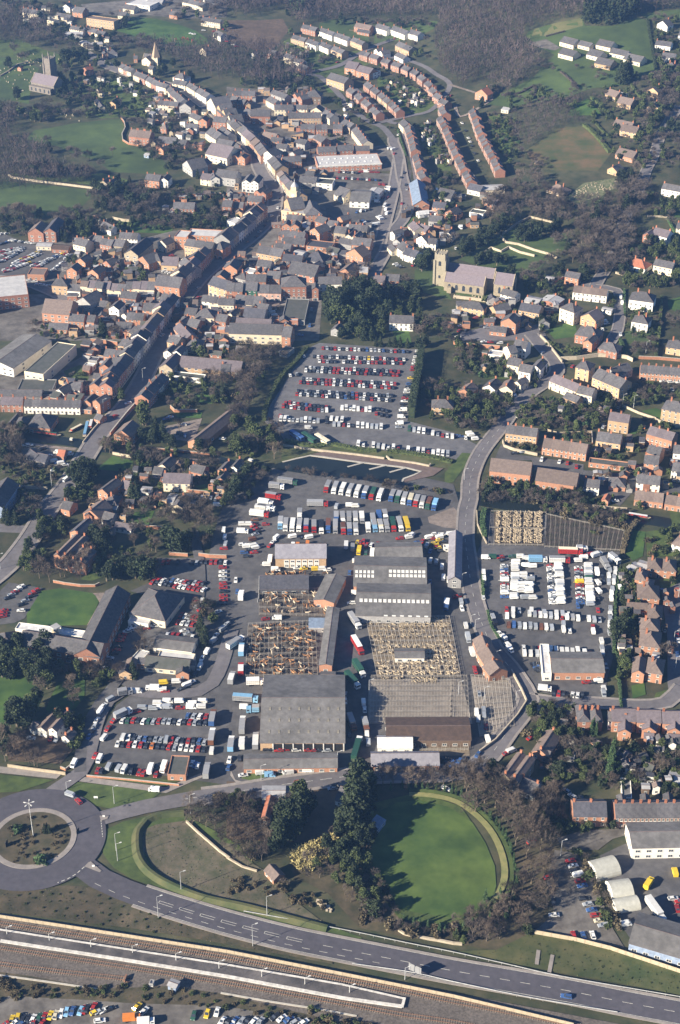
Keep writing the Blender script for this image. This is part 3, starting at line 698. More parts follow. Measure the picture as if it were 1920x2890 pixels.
def one_tree(k, p, h, where, fat):
    t, c = rnd.choice(tvar(k)); s = h/BASEH[k]; fat *= .8 if k in 'bd' else 1; root = empty(TN[k][0], p, rnd.random()*6.28)
    sx = s*fat*rnd.uniform(.88, 1.12)
    for nm, me in (('trunk', t), ('crown', c)): ob(nm if k not in 'uvi' else {'trunk': 'stems', 'crown': 'foliage'}[nm], me, root, None, None, (sx, sx, s))
    reg(root, TN[k][1], TC[k], where)
def mesh_np(name, V, nq, m):
    me = bpy.data.meshes.new(name); me.vertices.add(len(V)); me.vertices.foreach_set('co', V.astype(np.float32).ravel()); me.loops.add(nq*4); me.loops.foreach_set('vertex_index', np.arange(nq*4, dtype=np.int32))
    me.polygons.add(nq); me.polygons.foreach_set('loop_start', np.arange(0, nq*4, 4, dtype=np.int32)); me.update(calc_edges=True); me.materials.append(m); return me
def quads_of(me, step):
    co = np.empty(len(me.vertices)*3, np.float32); me.vertices.foreach_get('co', co); co = co.reshape(-1, 3)
    q = [tuple(f.vertices) for f in me.polygons if len(f.vertices) == 4]; q = np.array(q)[::step]; V = co[q]; c = V.mean(1, keepdims=True); return c+(V-c)*math.sqrt(step)
def flush_trees():
    """of every kind the 300 that show largest are things of their own, the rest one mass"""
    from collections import defaultdict
    D = defaultdict(list)
    for t in TL: D[TN[t[0]][0]].append(t)
    for nm, L in D.items():
        L.sort(key=lambda t: -t[2]/(t[1]-Vector((0, 0, CAMH))).length); 
        for t in L[:300]: one_tree(*t)
        rest = L[300:]
        if not rest: continue
        out = []; cache = {}; step = 4 if L[0][0] in 'bd' else 1 if L[0][0] in 'uvi' else 3
        for k, p, h, w, fat in rest:
            vi = rnd.randrange(len(tvar(k)))
            if (k, vi) not in cache: cache[(k, vi)] = quads_of(TREE[k][vi][1], step)
            V = cache[(k, vi)]; s = h/BASEH[k]; a = rnd.random()*6.28; c_, s_ = math.cos(a), math.sin(a)
            X = (V[..., 0]*c_-V[..., 1]*s_)*s*fat+p.x; Y = (V[..., 0]*s_+V[..., 1]*c_)*s*fat+p.y; Z = V[..., 2]*s+p.z; out.append(np.stack([X, Y, Z], -1).reshape(-1, 3))
            t = h*.012
            if k in 'bdyekcl': out.append(np.array([[p.x-t, p.y, p.z], [p.x+t, p.y, p.z], [p.x+t*.5, p.y, p.z+h*.7], [p.x-t*.5, p.y, p.z+h*.7], [p.x, p.y-t, p.z], [p.x, p.y+t, p.z], [p.x, p.y+t*.5, p.z+h*.7], [p.x, p.y-t*.5, p.z+h*.7]]))
        V = np.concatenate(out); o = ob('distant_'+nm+'s' if nm[-1] != 'h' else 'distant_'+nm+'es', mesh_np(nm, V, len(V)//4, TREE[rest[0][0]][0][1].materials[0])); o['kind'] = 'stuff'; o['label'] = 'mass of small farther %ss scattered across the town gardens' % nm.replace('_', ' ').replace('bush', 'bushe'); o['category'] = 'vegetation'
TPOS = []
def trees(txt, where=None):
    """lines: kinds h x y x y ... : trees of these kinds (in turn) standing at the points"""
    for ln in txt.strip().split('\n'):
        f = ln.split('#')[0].split()
        if not f: continue
        ks, h = f[0], float(f[1]); v = [float(t) for t in f[2:]]; fat = 1.0
        for i in range(0, len(v), 2):
            p = A(v[i], v[i+1]); p.z = hgt(p.x, p.y); tree(ks[(i//2) % len(ks)], p, h*rnd.uniform(.85, 1.15), where, fat)
def belt(ks, h, s, gap, jit=1.5, where=None):
    p = line_pts(s); p = smooth(p, 1.0); acc = 0; nxt = gap/2; j = 0
    for a, b in zip(p, p[1:]):
        acc += (b-a).length
        if acc >= nxt:
            nxt += gap*rnd.uniform(.8, 1.2); x, y = b.x+rnd.uniform(-jit, jit), b.y+rnd.uniform(-jit, jit); tree(ks[j % len(ks)], (x, y, hgt(x, y)), h*rnd.uniform(.8, 1.2), where); j += 1
def inpoly(x, y, P_):
    c = False; n = len(P_)
    for i in range(n):
        x1, y1 = P_[i][0], P_[i][1]; x2, y2 = P_[i-1][0], P_[i-1][1]
        if (y1 > y) != (y2 > y) and x < (x2-x1)*(y-y1)/(y2-y1)+x1: c = not c
    return c
def scat(ks, h, s, n, where=None, mind=0):
    P_ = line_pts(s); x0, x1 = min(p.x for p in P_), max(p.x for p in P_); y0, y1 = min(p.y for p in P_), max(p.y for p in P_); k = 0; tr = 0; got = []
    while k < n and tr < n*80:
        tr += 1; x, y = rnd.uniform(x0, x1), rnd.uniform(y0, y1)
        if not inpoly(x, y, P_): continue
        if mind and any((x-a)**2+(y-b)**2 < mind*mind for a, b in got): continue
        got.append((x, y)); tree(ks[k % len(ks)], (x, y, hgt(x, y)), h*rnd.uniform(.75, 1.25), where); k += 1
def wood(name, s, gap, h, m, label, seed=1, dens=1.0, mtr='bark', conif=False):
    """a wood nobody could count, one mesh: every tree a trunk and sprays of branches"""
    P_ = line_pts(s); x0, x1 = min(p.x for p in P_), max(p.x for p in P_); y0, y1 = min(p.y for p in P_), max(p.y for p in P_); rg = np.random.default_rng(seed)
    P0 = []
    y = y0
    while y < y1:
        x = x0
        while x < x1:
            a, b = x+rg.uniform(-.45, .45)*gap, y+rg.uniform(-.45, .45)*gap
            if inpoly(a, b, P_): P0.append((a, b, hgt(a, b), h*rg.uniform(.75, 1.25)))
            x += gap
        y += gap*.9
    V = []; F = []; nv = 0; k = int((26 if conif else 34)*dens)
    for a, b, z, hh in P0:
        r = hh*.27
        if conif:
            zz = rg.uniform(.12, 1, k); rad = (1-zz)*hh*.2+.3; th = rg.uniform(0, 6.283, k); c = np.stack([a+rad*np.cos(th)*rg.uniform(.3, 1, k), b+rad*np.sin(th)*rg.uniform(.3, 1, k), z+zz*hh], 1); d = rg.normal(0, 1, (k, 3)); d /= np.linalg.norm(d, axis=1)[:, None]; L = hh*.07; w = hh*.05
        else:
            d = rg.normal(0, 1, (k, 3)); d /= np.linalg.norm(d, axis=1)[:, None]; rr = rg.uniform(.15, 1, k)[:, None]**.45; c = np.array([a, b, z+hh*.62])+d*rr*np.array([r, r, hh*.36]); d = d*np.array([.7, .7, .8])+np.array([0, 0, .55])+rg.normal(0, .25, (k, 3)); L = hh*.10; w = hh*.011
        u = np.cross(d, rg.normal(0, 1, (k, 3))); u /= np.linalg.norm(u, axis=1)[:, None]; u *= w*rg.uniform(.7, 1.4, (k, 1))
        q = np.stack([c-d*L-u, c-d*L+u, c+d*L+u*.4, c+d*L-u*.4], 1).reshape(-1, 3); V.append(q)
        t = hh*.012; tr = np.array([[a-t, b, z], [a+t, b, z], [a+t*.5, b, z+hh*.8], [a-t*.5, b, z+hh*.8], [a, b-t, z], [a, b+t, z], [a, b+t*.5, z+hh*.8], [a, b-t*.5, z+hh*.8]]); V.append(tr)
    V = np.concatenate(V).astype(np.float32); n = len(V)//4
    me = bpy.data.meshes.new(name); me.vertices.add(len(V)); me.vertices.foreach_set('co', V.ravel()); me.loops.add(n*4); me.loops.foreach_set('vertex_index', np.arange(n*4, dtype=np.int32))
    me.polygons.add(n); me.polygons.foreach_set('loop_start', np.arange(0, n*4, 4, dtype=np.int32)); me.update(calc_edges=True); me.materials.append(M[m])
    o = ob(name, me); o['kind'] = 'stuff'; o['label'] = label; o['category'] = 'woodland'; return o
# ================================================================== THE GROUND
def big_ground():
    xs = list(range(-1500, 1501, 25)); ys = list(range(100, 950, 50))+list(range(950, 3600, 25)); V = []; F = []
    xs = [x*.5 if abs(x) <= 1500 else x for x in range(-3000, 3001, 25)] if False else xs
    g = 12.5; xs = [-1500+g*i for i in range(241)]; ys = [100+g*i for i in range(221)]
    nx = len(xs)
    for y in ys:
        for x in xs: V.append((x, y, hgt(x, y)))
    for j in range(len(ys)-1):
        for i in range(nx-1): k = j*nx+i; F.append((k, k+1, k+nx+1, k+nx))
    me = bpy.data.meshes.new('ground'); me.from_pydata(V, [], F); me.materials.append(mat('garden_ground', (.078, .072, .040), col2=(.034, .045, .022), scale=.11, rand=0, big=.35, bscale=.025))
    struct(ob('ground', me))
big_ground()
T(0, 0)
patch('school_field', '900 115 1080 130 1240 170 1350 210 1430 265 1440 300 1250 320 1120 300 980 265 850 225 770 205 800 185 880 165', M['pitch'])
patch('churchyard_grass', '-60 380 60 400 150 420 270 470 250 560 210 640 200 720 100 700 60 690 -60 740', M['grass'])
patch('hill_meadow', '-60 280 120 270 300 340 420 380 400 440 330 440 200 430 60 395 -60 380', M['verge'])
patch('sheep_field', '350 885 500 855 700 832 835 820 862 870 845 950 880 990 960 1010 1010 1040 1110 1090 1150 1130 1170 1200 1000 1200 770 1190 700 1130 640 1100 500 1060 400 1010 330 1000 180 960 240 900', M['grass'])
patch('works_yard', '560 30 900 0 1568 -20 1568 120 1300 130 1000 105 800 110 600 100', M['yard'])
patch('allotment_ground', '560 560 800 540 1060 640 1080 800 700 820 560 740', M['verge'])
T(640, 0)
patch('ploughed_slope', '0 140 200 140 390 130 430 210 330 330 200 350 60 290 0 280', M['earth'])
patch('estate_grass', '330 330 440 260 780 370 960 340 1080 400 700 560 480 500 350 400', M['verge'])
patch('hill_lawn', '640 160 760 130 860 150 1010 160 1300 130 1460 150 1430 200 1310 260 1000 300 640 200', M['grass'])
patch('school_lawn', '670 590 810 600 800 640 700 640', M['pitch'])
patch('garden_strips', '1040 540 1240 560 1500 760 1380 780 1240 790 1050 640', M['verge'])
patch('garden_strips', '1260 880 1420 850 1560 1180 1480 1180', M['verge'])
patch('town_yards', '0 600 260 620 520 600 640 720 800 800 990 1010 1200 1000 1260 1180 0 1180', M['yard'])
T(1280, 0)
patch('upper_meadow', '520 215 650 175 890 125 910 180 1100 180 1280 120 1350 150 1370 330 1400 500 1280 560 1180 590 960 610 820 660 640 700 380 740 200 720 250 670 350 640 430 600 560 530 620 450 700 380 590 320 500 250', M['grass'])
patch('yellowed_grass', '560 200 700 160 890 125 895 180 760 215 640 250 540 250', mat('dry_grass', (.16, .15, .065), col2=(.11, .12, .05), scale=.08, rand=0))
patch('top_field', '1290 95 1600 60 1600 130 1330 125', M['grass'])
patch('school_playground', '520 300 640 270 740 330 700 350 600 330', M['yard'])
patch('gorse_slope', '500 1040 640 950 720 890 900 870 1010 960 1090 1060 1000 1180 700 1180 560 1150', mat('gorse_grass', (.125, .085, .045), col2=(.062, .085, .032), scale=.05, rand=0, big=.2))
patch('paddock', '790 800 820 730 930 680 1030 790 900 800', M['pitch'])
patch('garden_strips', '240 790 380 820 420 960 380 1100 330 1050 270 950', M['verge'])
T(0, 480)
patch('park_field', '-60 75 60 82 200 92 400 112 640 140 620 200 560 260 480 320 350 330 230 330 150 300 60 275 -60 290', M['grass'])
patch('lane_verge', '60 20 420 60 700 20 860 60 1000 120 700 112 520 88 200 60', M['verge'])
patch('station_car_park', '-60 400 120 480 250 520 480 560 440 660 350 800 100 745 -60 750', M['asphalt'])
patch('walled_garden', '800 360 960 350 1200 400 1180 440 900 430', M['pitch'])
patch('town_yards', '200 500 520 480 800 520 1200 420 1568 400 1568 1180 -60 1180 -60 860 340 860 480 560', M['yard'])
T(640, 480)
patch('town_yards', '0 0 640 -10 1200 30 1250 420 1100 560 940 900 660 900 640 1180 0 1180 0 0', M['yard'])
patch('market_yard', '680 240 900 240 1120 120 1220 0 1280 0 1230 300 1080 420 820 400 700 360', M['asphalt'])
patch('bank_grass', '940 620 1050 610 1020 700 900 750 930 700', M['pitch'])
patch('bank_grass', '1160 420 1230 350 1400 290 1300 330 1200 440', M['pitch'])
patch('churchyard_grass', '1300 690 1440 660 1560 900 1300 830', M['grass'])
patch('rectory_lawn', '1150 1110 1260 1110 1280 1200 1160 1200', M['pitch'])
T(1280, 480)
patch('churchyard_grass', '40 620 400 400 640 470 800 410 760 560 640 640 600 680 400 780 280 830 300 880 0 880 160 660', M['grass'])
patch('graveyard', '800 170 900 90 1150 50 1160 100 1010 190 870 220 800 210', mat('graveyard_turf', (.20, .19, .12), col2=(.07, .10, .035), scale=.5, rand=0))
patch('villa_lawn', '1380 290 1568 240 1568 330 1400 330', M['pitch']); patch('villa_lawn', '1240 520 1300 400 1300 560', M['grass'])
patch('villa_lawn', '1180 1120 1400 1080 1430 1200 1200 1200', M['grass']); patch('villa_lawn', '1480 900 1600 870 1600 1000 1490 960', M['pitch'])
patch('villa_lawn', '630 1090 840 1050 860 1150 700 1170', M['pitch']); patch('yard', '60 1120 200 1090 420 1110 600 1060 660 1180 0 1180', M['road'])
T(0, 960)
patch('factory_yard', '-60 230 330 230 560 120 860 100 800 330 620 500 340 400 -60 400', M['yard'])
patch('lawn', '665 895 780 800 925 835 905 905 800 905', M['pitch']); patch('lawn', '440 215 560 170 620 250 600 300 480 300', M['verge'])
patch('lawn', '1210 500 1400 500 1390 540 1230 535', M['pitch']); patch('lawn', '1340 1010 1568 970 1568 1040 1400 1040', M['pitch'])
patch('yard', '1130 600 1400 540 1340 700 1180 690', M['gravel']); patch('yard', '130 740 330 740 470 780 440 880 200 860', M['yard'])
patch('lawn', '1350 360 1480 370 1470 440 1350 430', M['pitch'])
T(640, 960)
patch('town_car_park', '640 20 1340 66 1345 110 1300 260 1250 560 1568 640 1760 740 1700 800 1600 830 1480 800 1200 770 900 750 700 715 600 738 400 695 350 620 265 570 300 450 400 300 470 180 560 60', M['carpark'])
patch('canal_bank_grass', '380 690 590 735 900 750 1200 775 1480 805 1600 850 1560 890 1400 870 900 800 640 770 560 790 380 850', M['rough'])
T(1280, 960)
patch('lawn', '200 230 420 225 400 270 220 270', M['verge']); patch('lawn', '1300 490 1400 470 1568 540 1568 600 1400 560', M['pitch'])
patch('lawn', '900 1100 1010 1090 1000 1140 900 1130', M['pitch']); patch('lawn', '1200 650 1290 600 1260 650', M['pitch'])
patch('estate_road', '580 810 900 860 900 900 860 1000 560 900 540 830 280 840 320 740 340 720 420 790', M['asphalt'])
patch('estate_road', '900 900 1230 930 1568 1000 1568 1060 1230 1060 1150 1150 1060 1100 880 960', M['asphalt'])
patch('lawn', '-60 920 60 780 140 785 130 840 60 900 0 980 -60 1000', M['verge'])
T(0, 1440)
patch('hospital_car_park', '1050 330 1520 330 1560 450 1540 800 1400 960 1200 1240 900 1240 640 1100 820 840 1050 760 1190 640 900 560 1040 500', M['asphalt'])
patch('staff_car_park', '60 500 300 540 170 750 100 780 -60 800 -60 620', M['asphalt'])
patch('hospital_lawn', '285 560 420 540 640 575 690 620 640 740 600 795 400 800 190 790 185 720', M['pitch'])
patch('lawn', '860 20 1070 5 1030 105 850 80', M['pitch']); patch('lawn', '600 440 760 400 900 330 1030 330 980 420 720 460 640 490 560 480', M['verge'])
patch('path', '640 575 740 570 800 520 700 640 620 790 600 800 690 640 660 590', M['gravel'])
patch('side_road', '-60 90 330 120 300 150 160 160 -60 150', M['road']); patch('park_lawn', '-60 1100 120 1150 240 1190 300 1280 250 1380 60 1470 0 1600 -60 1600', M['pitch'])
T(640, 1440)
patch('lorry_park', '60 -230 500 -330 1240 -250 1568 -180 1640 60 1600 120 1640 300 1680 600 1750 800 1860 1040 2040 1250 2010 1420 1900 1600 1700 1790 1000 1840 500 1900 0 1900 -700 1800 -900 1700 -880 1560 -760 1350 -560 1200 -340 1100 -220 1000 -180 800 -120 300 -60 60', M['asphalt'])
patch('gravel_turning', '1390 50 1568 -20 1640 60 1600 130 1500 120 1400 90', M['gravel'])
T(1280, 1440)
patch('trailer_park', '230 20 620 30 1180 150 1150 290 1160 400 1120 700 1110 1000 1060 1180 1060 1290 950 1325 600 1260 480 1180 400 1030 300 920 240 780 190 560 160 300 190 240', M['asphalt'])
patch('lawn', '1240 140 1330 150 1310 320 1240 350 1190 300', M['pitch']); patch('lawn', '1330 150 1480 130 1520 320 1340 320', M['verge'])
patch('lawn', '1180 430 1260 420 1250 480 1190 480', M['pitch']); patch('lawn', '1170 740 1300 720 1290 860 1160 850', M['grass']); patch('lawn', '1420 480 1600 440 1600 560 1440 560', M['verge'])
patch('side_road', '1440 560 1568 500 1640 500 1640 1300 1500 1320 1480 1200 1480 900', M['road'])
patch('lawn', '1170 880 1280 880 1280 1000 1160 1000', M['verge']); patch('lawn', '1490 0 1640 0 1640 160 1520 130', M['verge'])
T(0, 1920)
patch('park_lawn', '-60 -60 120 -40 240 0 290 100 250 200 60 290 0 420 -60 430', M['pitch']); patch('park_lawn', '400 20 590 -40 585 120 520 200 360 240 315 200', M['pitch'])
patch('yard', '180 340 480 340 560 420 420 580 60 560 40 420', M['earth'])
patch('roadside_grass', '-60 645 370 692 130 772 0 778 -60 778', M['verge']); patch('roadside_grass', '520 703 1120 775 1060 815 880 882 760 888 620 862 400 762', M['verge'])
patch('footway', '-60 590 430 648 392 684 -60 636', M['pave'], .06); patch('footway', '560 666 1150 742 1390 645 1402 672 1150 782 1040 768 520 697', M['pave'], .06)
patch('roadside_grass', '600 655 1160 690 1290 680 1150 735 600 668', M['verge'])
T(640, 1920)
patch('footway', '30 625 60 690 130 710 200 710 500 680 750 640 825 598 835 622 760 662 500 705 200 737 110 732 60 705 25 660', M['pave'], .06)
patch('roadside_grass', '100 680 150 640 600 640 560 665 200 702', M['verge'])
patch('depot_yard', '0 700 400 720 800 700 850 760 830 860 1000 880 600 1130 0 1100', M['earth'])
T(0, 1920)
patch('bypass_bank', '715 1200 705 1100 745 1030 850 980 1000 945 1310 920 1330 960 1500 1050 1650 1140 1880 1430 2250 1690 2500 1780 2500 1860 2100 1790 1568 1590 1200 1480 900 1370 790 1300 740 1240', M['verge'])
patch('rough_pasture', '1080 1000 1270 975 1310 975 1480 1100 1580 1130 1720 1250 1850 1330 1980 1480 2240 1680 2000 1640 1700 1590 1400 1500 1180 1400 1060 1290 990 1180 965 1100 1010 1030', mat('rough_heath', (.14, .115, .082), col2=(.062, .068, .036), scale=.16, rand=0, big=.25, bscale=.03))
T(640, 2400)
patch('bowling_surround', '900 -300 1330 -400 1620 -300 1760 -100 1850 100 1860 300 1780 420 1500 520 1200 480 1000 300 930 0', M['verge'], .02)
patch('green', '950 0 970 -150 1060 -270 1180 -330 1330 -345 1530 -300 1700 -190 1790 -50 1855 110 1865 250 1830 340 1700 420 1560 470 1350 440 1160 400 1060 280 1000 150', mat('bowling_turf', (.082, .120, .028), col2=(.044, .086, .022), scale=.045, rand=0, big=.22, bscale=.09), .03)
patch('scrub_ground', '430 60 540 -60 740 -130 900 -60 1000 200 1130 400 1200 480 1568 560 1568 640 1280 610 920 540 700 300 560 230 470 200', M['scrub'])
T(1280, 1920)
patch('garden', '540 350 640 290 760 350 680 400', M['pitch']); patch('garden', '1110 450 1290 450 1270 520 1120 510', M['verge']); patch('garden', '1360 520 1440 480 1450 600 1380 600', M['pitch']); patch('garden', '1480 500 1600 470 1600 600 1500 640', M['verge'])
patch('garden', '1230 40 1320 20 1330 100 1240 130', M['pitch']); patch('garden', '1400 90 1500 60 1540 110 1450 170 1380 150', M['verge'])
patch('lane', '560 1130 760 1080 900 1040 1110 1030 1600 1010 1600 1050 1240 1060 1100 1100 1000 1176 560 1176', M['yard'])
T(1280, 2400)
patch('wooded_verge', '430 0 500 -280 640 -150 860 80 1010 260 560 560 480 600 300 700 0 640 -60 520 140 480 300 380 390 240', M['scrub'])
patch('breakers_yard', '700 0 850 20 1010 300 1100 540 1185 680 560 562 700 440 640 200', M['yard'])
patch('roadside_bank', '0 700 300 690 500 590 640 560 1080 672 1600 850 1600 1010 1200 930 800 860 400 785 0 715', M['rough'])
patch('industrial_yard', '1010 40 1180 -40 1640 -120 1640 860 1240 640 1160 520 1080 330', M['asphalt'])
T(0, 2400)
patch('cutting_bank', '-900 200 -60 265 300 262 460 245 620 255 760 300 1000 400 1300 500 1568 600 2300 740 2300 790 1568 650 900 540 -60 420 -900 298', M['scrub'])
patch('ballast_bed', '-900 300 -60 425 1568 680 3200 1000 4800 1300 4800 1500 3200 1420 1568 1040 700 960 -60 860 -900 750', M['ballast'])
patch('bank', '-900 725 -60 835 200 870 700 960 1200 940 1568 1000 2300 1180 3000 1300 3000 1400 -900 1400', M['scrub'])
patch('scrapyard', '-60 1060 60 1010 640 1040 900 1060 1568 1080 2100 1180 2400 1400 -60 1400', M['yard'])
T(640, 1440)
patch('pen_concrete', '980 1170 1620 1170 1700 1480 980 1480', mat('pen_concrete_clean', (.34, .295, .25), col2=(.25, .215, .18), scale=.25, rand=0, big=.12))
for s_ in ('960 745 1540 745 1620 1160 1040 1160',): patch('pen_concrete', s_, mat('pen_concrete', (.27, .215, .155), col2=(.17, .135, .095), scale=.25, rand=0, big=.12))
patch('pen_concrete', '1300 1480 1680 1480 1680 1700 1300 1700', MATS['pen_concrete'])
T(1280, 1440); patch('pen_concrete', '120 1150 390 1180 430 1500 180 1570', MATS['pen_concrete_clean']); patch('pen_strip', '285 240 280 15 620 30 625 250', mat('pen_straw', (.13, .10, .07), col2=(.08, .062, .045), scale=.4, rand=0))
patch('hurdle_ground', '632 255 650 35 1000 90 1180 150 1150 290', mat('hurdle_ground', (.13, .10, .085), col2=(.06, .06, .04), scale=.3, rand=0, stripe=('X', .35, .5)))
T(640, 1440); patch('cattle_pen_floor', '130 1165 150 800 610 780 630 1155', mat('cattle_floor', (.13, .105, .085), col2=(.07, .06, .055), scale=.4, rand=0)); patch('cattle_pen_floor', '225 735 225 545 740 555 740 740', MATS['cattle_floor'])
# ---- water
def water(name, s): return patch(name, s, M['water'], .05)
T(640, 960)
water('canal_basin', '330 862 400 842 470 828 580 806 760 830 950 856 1240 890 1335 914 1215 960 1205 982 1300 1012 1100 1000 900 962 700 945 600 938 400 905 330 890')
def F(s):
    v = [float(t) for t in s.split()]; return [Vector(at(v[i], v[i+1])[:2]) for i in range(0, len(v), 2)]
ribbon('canal_water', smooth(F('-60 1216 60 1228 150 1241 215 1250 262 1262 330 1268 430 1272 560 1286 640 1306 700 1318 775 1318')), 9, M['water'], .07)
ribbon('canal_water', smooth(F('1160 1372 1230 1388 1300 1404 1420 1424 1560 1446 1660 1455 1760 1462 1850 1470 1990 1500')), 10, M['water'], .07)
ribbon('towpath', smooth(F('-60 1236 60 1250 150 1262 215 1268')), 3, M['gravel'], .10)
T(640, 960)
quay = line_pts('390 842 580 797 680 765'); 
ribbon('quay_edge', smooth(line_pts('385 848 480 824 580 802 760 826 950 852 1240 886 1345 912 1225 962 1210 985')), 1.2, M['concrete'], .55, .6)
patch('quay_paving', '590 792 700 770 1090 828 1300 856 1440 884 1500 890 1430 940 1230 985 1225 970 1350 914 1240 884 950 848 760 822', mat('quay_brick', (.17, .125, .11), col2=(.13, .095, .085), scale=.4, rand=0), .12)
for s in ('955 850 835 882', '1110 868 985 900', '1245 886 1125 920'):
    o = ribbon('jetty', line_pts(s), 1.2, M['concrete'], .6, .35); 
    del o['kind']; p_ = line_pts(s)[0]; reg(o, 'narrow timber mooring jetty', 'jetty', 'in the canal basin', (p_.x, p_.y, 0))
# ---- roads
road('main_street', F('-60 1665 20 1600 85 1520 135 1440 204 1352 245 1284 286 1222 339 1164 367 1131 408 1062 433 1009 469 949 500 868 531 829 571 782 640 722 677 697 740 643 772 594 775 533 747 500 731 470 722 433 681 392 640 352 604 318 563 286 522 254 470 240 400 222 350 205 300 185 240 150'), 9.5)
road('church_street', F('500 868 560 872 640 866 800 853 880 846 925 842 1000 815 1045 780 1075 735 1090 705 1105 660 1140 615 1150 560 1135 500 1125 440 1110 400 1110 390'), 7)
road('west_street', F('500 868 400 862 300 870 200 850 130 820 60 796 -60 780'), 6.5)
road('upper_road', F('1110 395 1080 360 1040 343 980 300 960 270 930 240 900 215 880 212 830 210 900 200 960 185 1010 155 1060 130 1110 112'), 6, kerb=0)
road('hill_road', F('1060 350 1120 336 1170 325 1210 316 1240 290 1270 240 1230 210 1190 185 1120 165 1010 155'), 5, kerb=0)
road('terrace_street', F('1240 290 1265 360 1290 430 1320 480 1350 520'), 4.5, kerb=0)
road('terrace_street', F('1130 350 1150 400 1165 450 1175 500 1180 540'), 4.5, kerb=0)
road('terrace_street', F('1000 250 1060 300 1090 340 1120 350'), 5, kerb=0)
road('school_lane', F('1270 240 1340 262 1390 275 1360 300 1300 330 1285 300'), 3, M['gravel'], 0)
road('relief_road', F('1125 450 1110 540 1085 640 1070 700'), 7)
road('east_road', F('1920 300 1890 340 1862 390 1850 430 1825 480 1810 520 1770 600 1740 700 1710 760 1690 790 1680 810'), 7, kerb=1)
road('east_lane', F('1680 810 1740 820 1750 860 1748 905 1740 940 1720 970'), 6, kerb=1)
road('east_lane', F('1680 810 1640 800'), 6, kerb=0)
sal = road('church_bank', F('1329 2173 1382 2136 1435 2063 1484 2002 1492 1973 1476 1940 1435 1881 1394 1832 1362 1766 1333 1669 1321 1583 1313 1522 1317 1440 1325 1409 1329 1348 1358 1278 1415 1205 1455 1152 1496 1111 1545 1078 1572 1050 1566 1021 1533 984 1500 945'), 7.5, kerb=1.2)
mid = road('market_road', F('150 2330 215 2338 286 2312 408 2279 571 2250 640 2242 762 2222 885 2206 987 2193 1069 2189 1170 2186 1250 2184 1329 2173'), 8, k0=7)
dashes('centre_line', mid[6:], 5, 3, .22, .56); dashes('centre_line', sal[:44], 3, 5, .2, .56)
road('side_road', F('1492 1973 1560 1982 1680 1985 1800 1992 1880 1984 1925 1940'), 6, kerb=1.2)
byp = road('bypass', F('180 2400 225 2440 282 2482 347 2512 449 2548 571 2586 640 2606 803 2648 967 2682 1130 2714 1280 2743 1443 2771 1607 2800 1770 2833 1920 2861 2200 2915'), 10.5, M['bypass'], 1.0, k0=4)
for s in (-5.0, 5.0): dashes('edge_line', byp[4:], 4000, 1, .18, .58, side=s)
bi = next(i for i, q in enumerate(byp) if scr((q.x, q.y, 0))[0] > 905); 
for s in (-.55, .55): dashes('median_marking', byp[5:bi], 6, 2.6, .18, .58, side=s)
for sgn in (1,):
    mb = MB(); acc = 0
    n_ = normals(byp)
    dashes('centre_line', byp[5:bi], .25, 8.35, 1.2, .58, side=0); dashes('centre_line', byp[bi:], 3.6, 3.6, .2, .58); dashes('lane_marking', byp[2:18], 3, 3.6, .18, .58, side=-3.0)
road('hatch_lane', F('165 2440 110 2455 0 2465 -180 2450 -400 2420'), 9, M['bypass'], 0)
road('entry_arm', F('100 2280 150 2235 228 2181 245 2148 261 2083 280 2020 305 1980 350 1952 430 1960 560 1955 600 1930 625 1880 640 1830 655 1780'), 6.5, None, 0)
road('back_lane', F('228 2181 230 2110 262 2020 310 1950 420 1830 520 1800 560 1700 565 1600 545 1500'), 5, M['asphalt'], 0)
C0 = at(95, 2368); RR = 16.9
def ring(name, r0, r1, m, off, thick=0, squash=1.0):
    mb = MB(); n = 96
    for i in range(n):
        a, b = 2*math.pi*i/n, 2*math.pi*(i+1)/n
        q = [(C0.x+r*math.cos(t), C0.y+r*math.sin(t), off) for r, t in ((r0, a), (r1, a), (r1, b), (r0, b))]; mb.quad(q)
        if thick:
            for r in (r0, r1): u = [(C0.x+r*math.cos(t), C0.y+r*math.sin(t)) for t in (a, b)]; mb.quad([(*u[0], off-thick), (*u[1], off-thick), (*u[1], off), (*u[0], off)])
    return struct(mb.build(name, m))
ring('roundabout_road', RR, RR+11.5, M['bypass'], .53)
ring('kerb_ring', RR-2.2, RR, M['pave'], .70, .2); ring('island_ground', 0.0, RR-2.2, M['scrub'], .66)
# ---- walls, fences
P('beside the bypass')
T(0, 2400); fence_line('-900 340 0 470 400 530 900 608 1568 712', 1.9, desc='long pale timber boundary fence', where='between the bypass and the railway')
T(640, 2400); fence_line('0 712 800 868 1568 1022 2400 1220', 1.9, desc='long pale timber boundary fence', where='between the bypass and the railway, east half')
T(1280, 2400); fence_line('560 580 850 632 1080 690 1300 762 1600 862', 2.2, desc='pale timber fence', where='between the scrap yard and the bypass verge')
wall_line('-380 560 -340 585 -280 600 -100 630 0 650 60 655', 1.0, .6, 'wallstone', 'garden_wall', 'curving pale stone wall', where='on the verge below the bowling green')
T(640, 2400)
def rail_fence(s, name, desc, where):
    p = smooth(line_pts(s), 4); mb = MB(); pm = MB(); pm.box(-.06, .06, -.06, .06, 0, 1.05)
    for a, b in zip(p, p[1:]): mb.beam((a.x, a.y, 1.0), (b.x, b.y, 1.0), .12, .3)
    e = empty(name, (p[0].x, p[0].y, 0)); mb.build('rail', M['metal'], e).matrix_parent_inverse = Matrix.Translation(e.location).inverted(); pm = pm.mesh('post', M['metal'])
    for a in p[:100]: ob('post', pm, e, (a.x-p[0].x, a.y-p[0].y, 0))
    m_ = p[len(p)//2]; reg(e, desc, 'barrier', where, (m_.x, m_.y, 0))
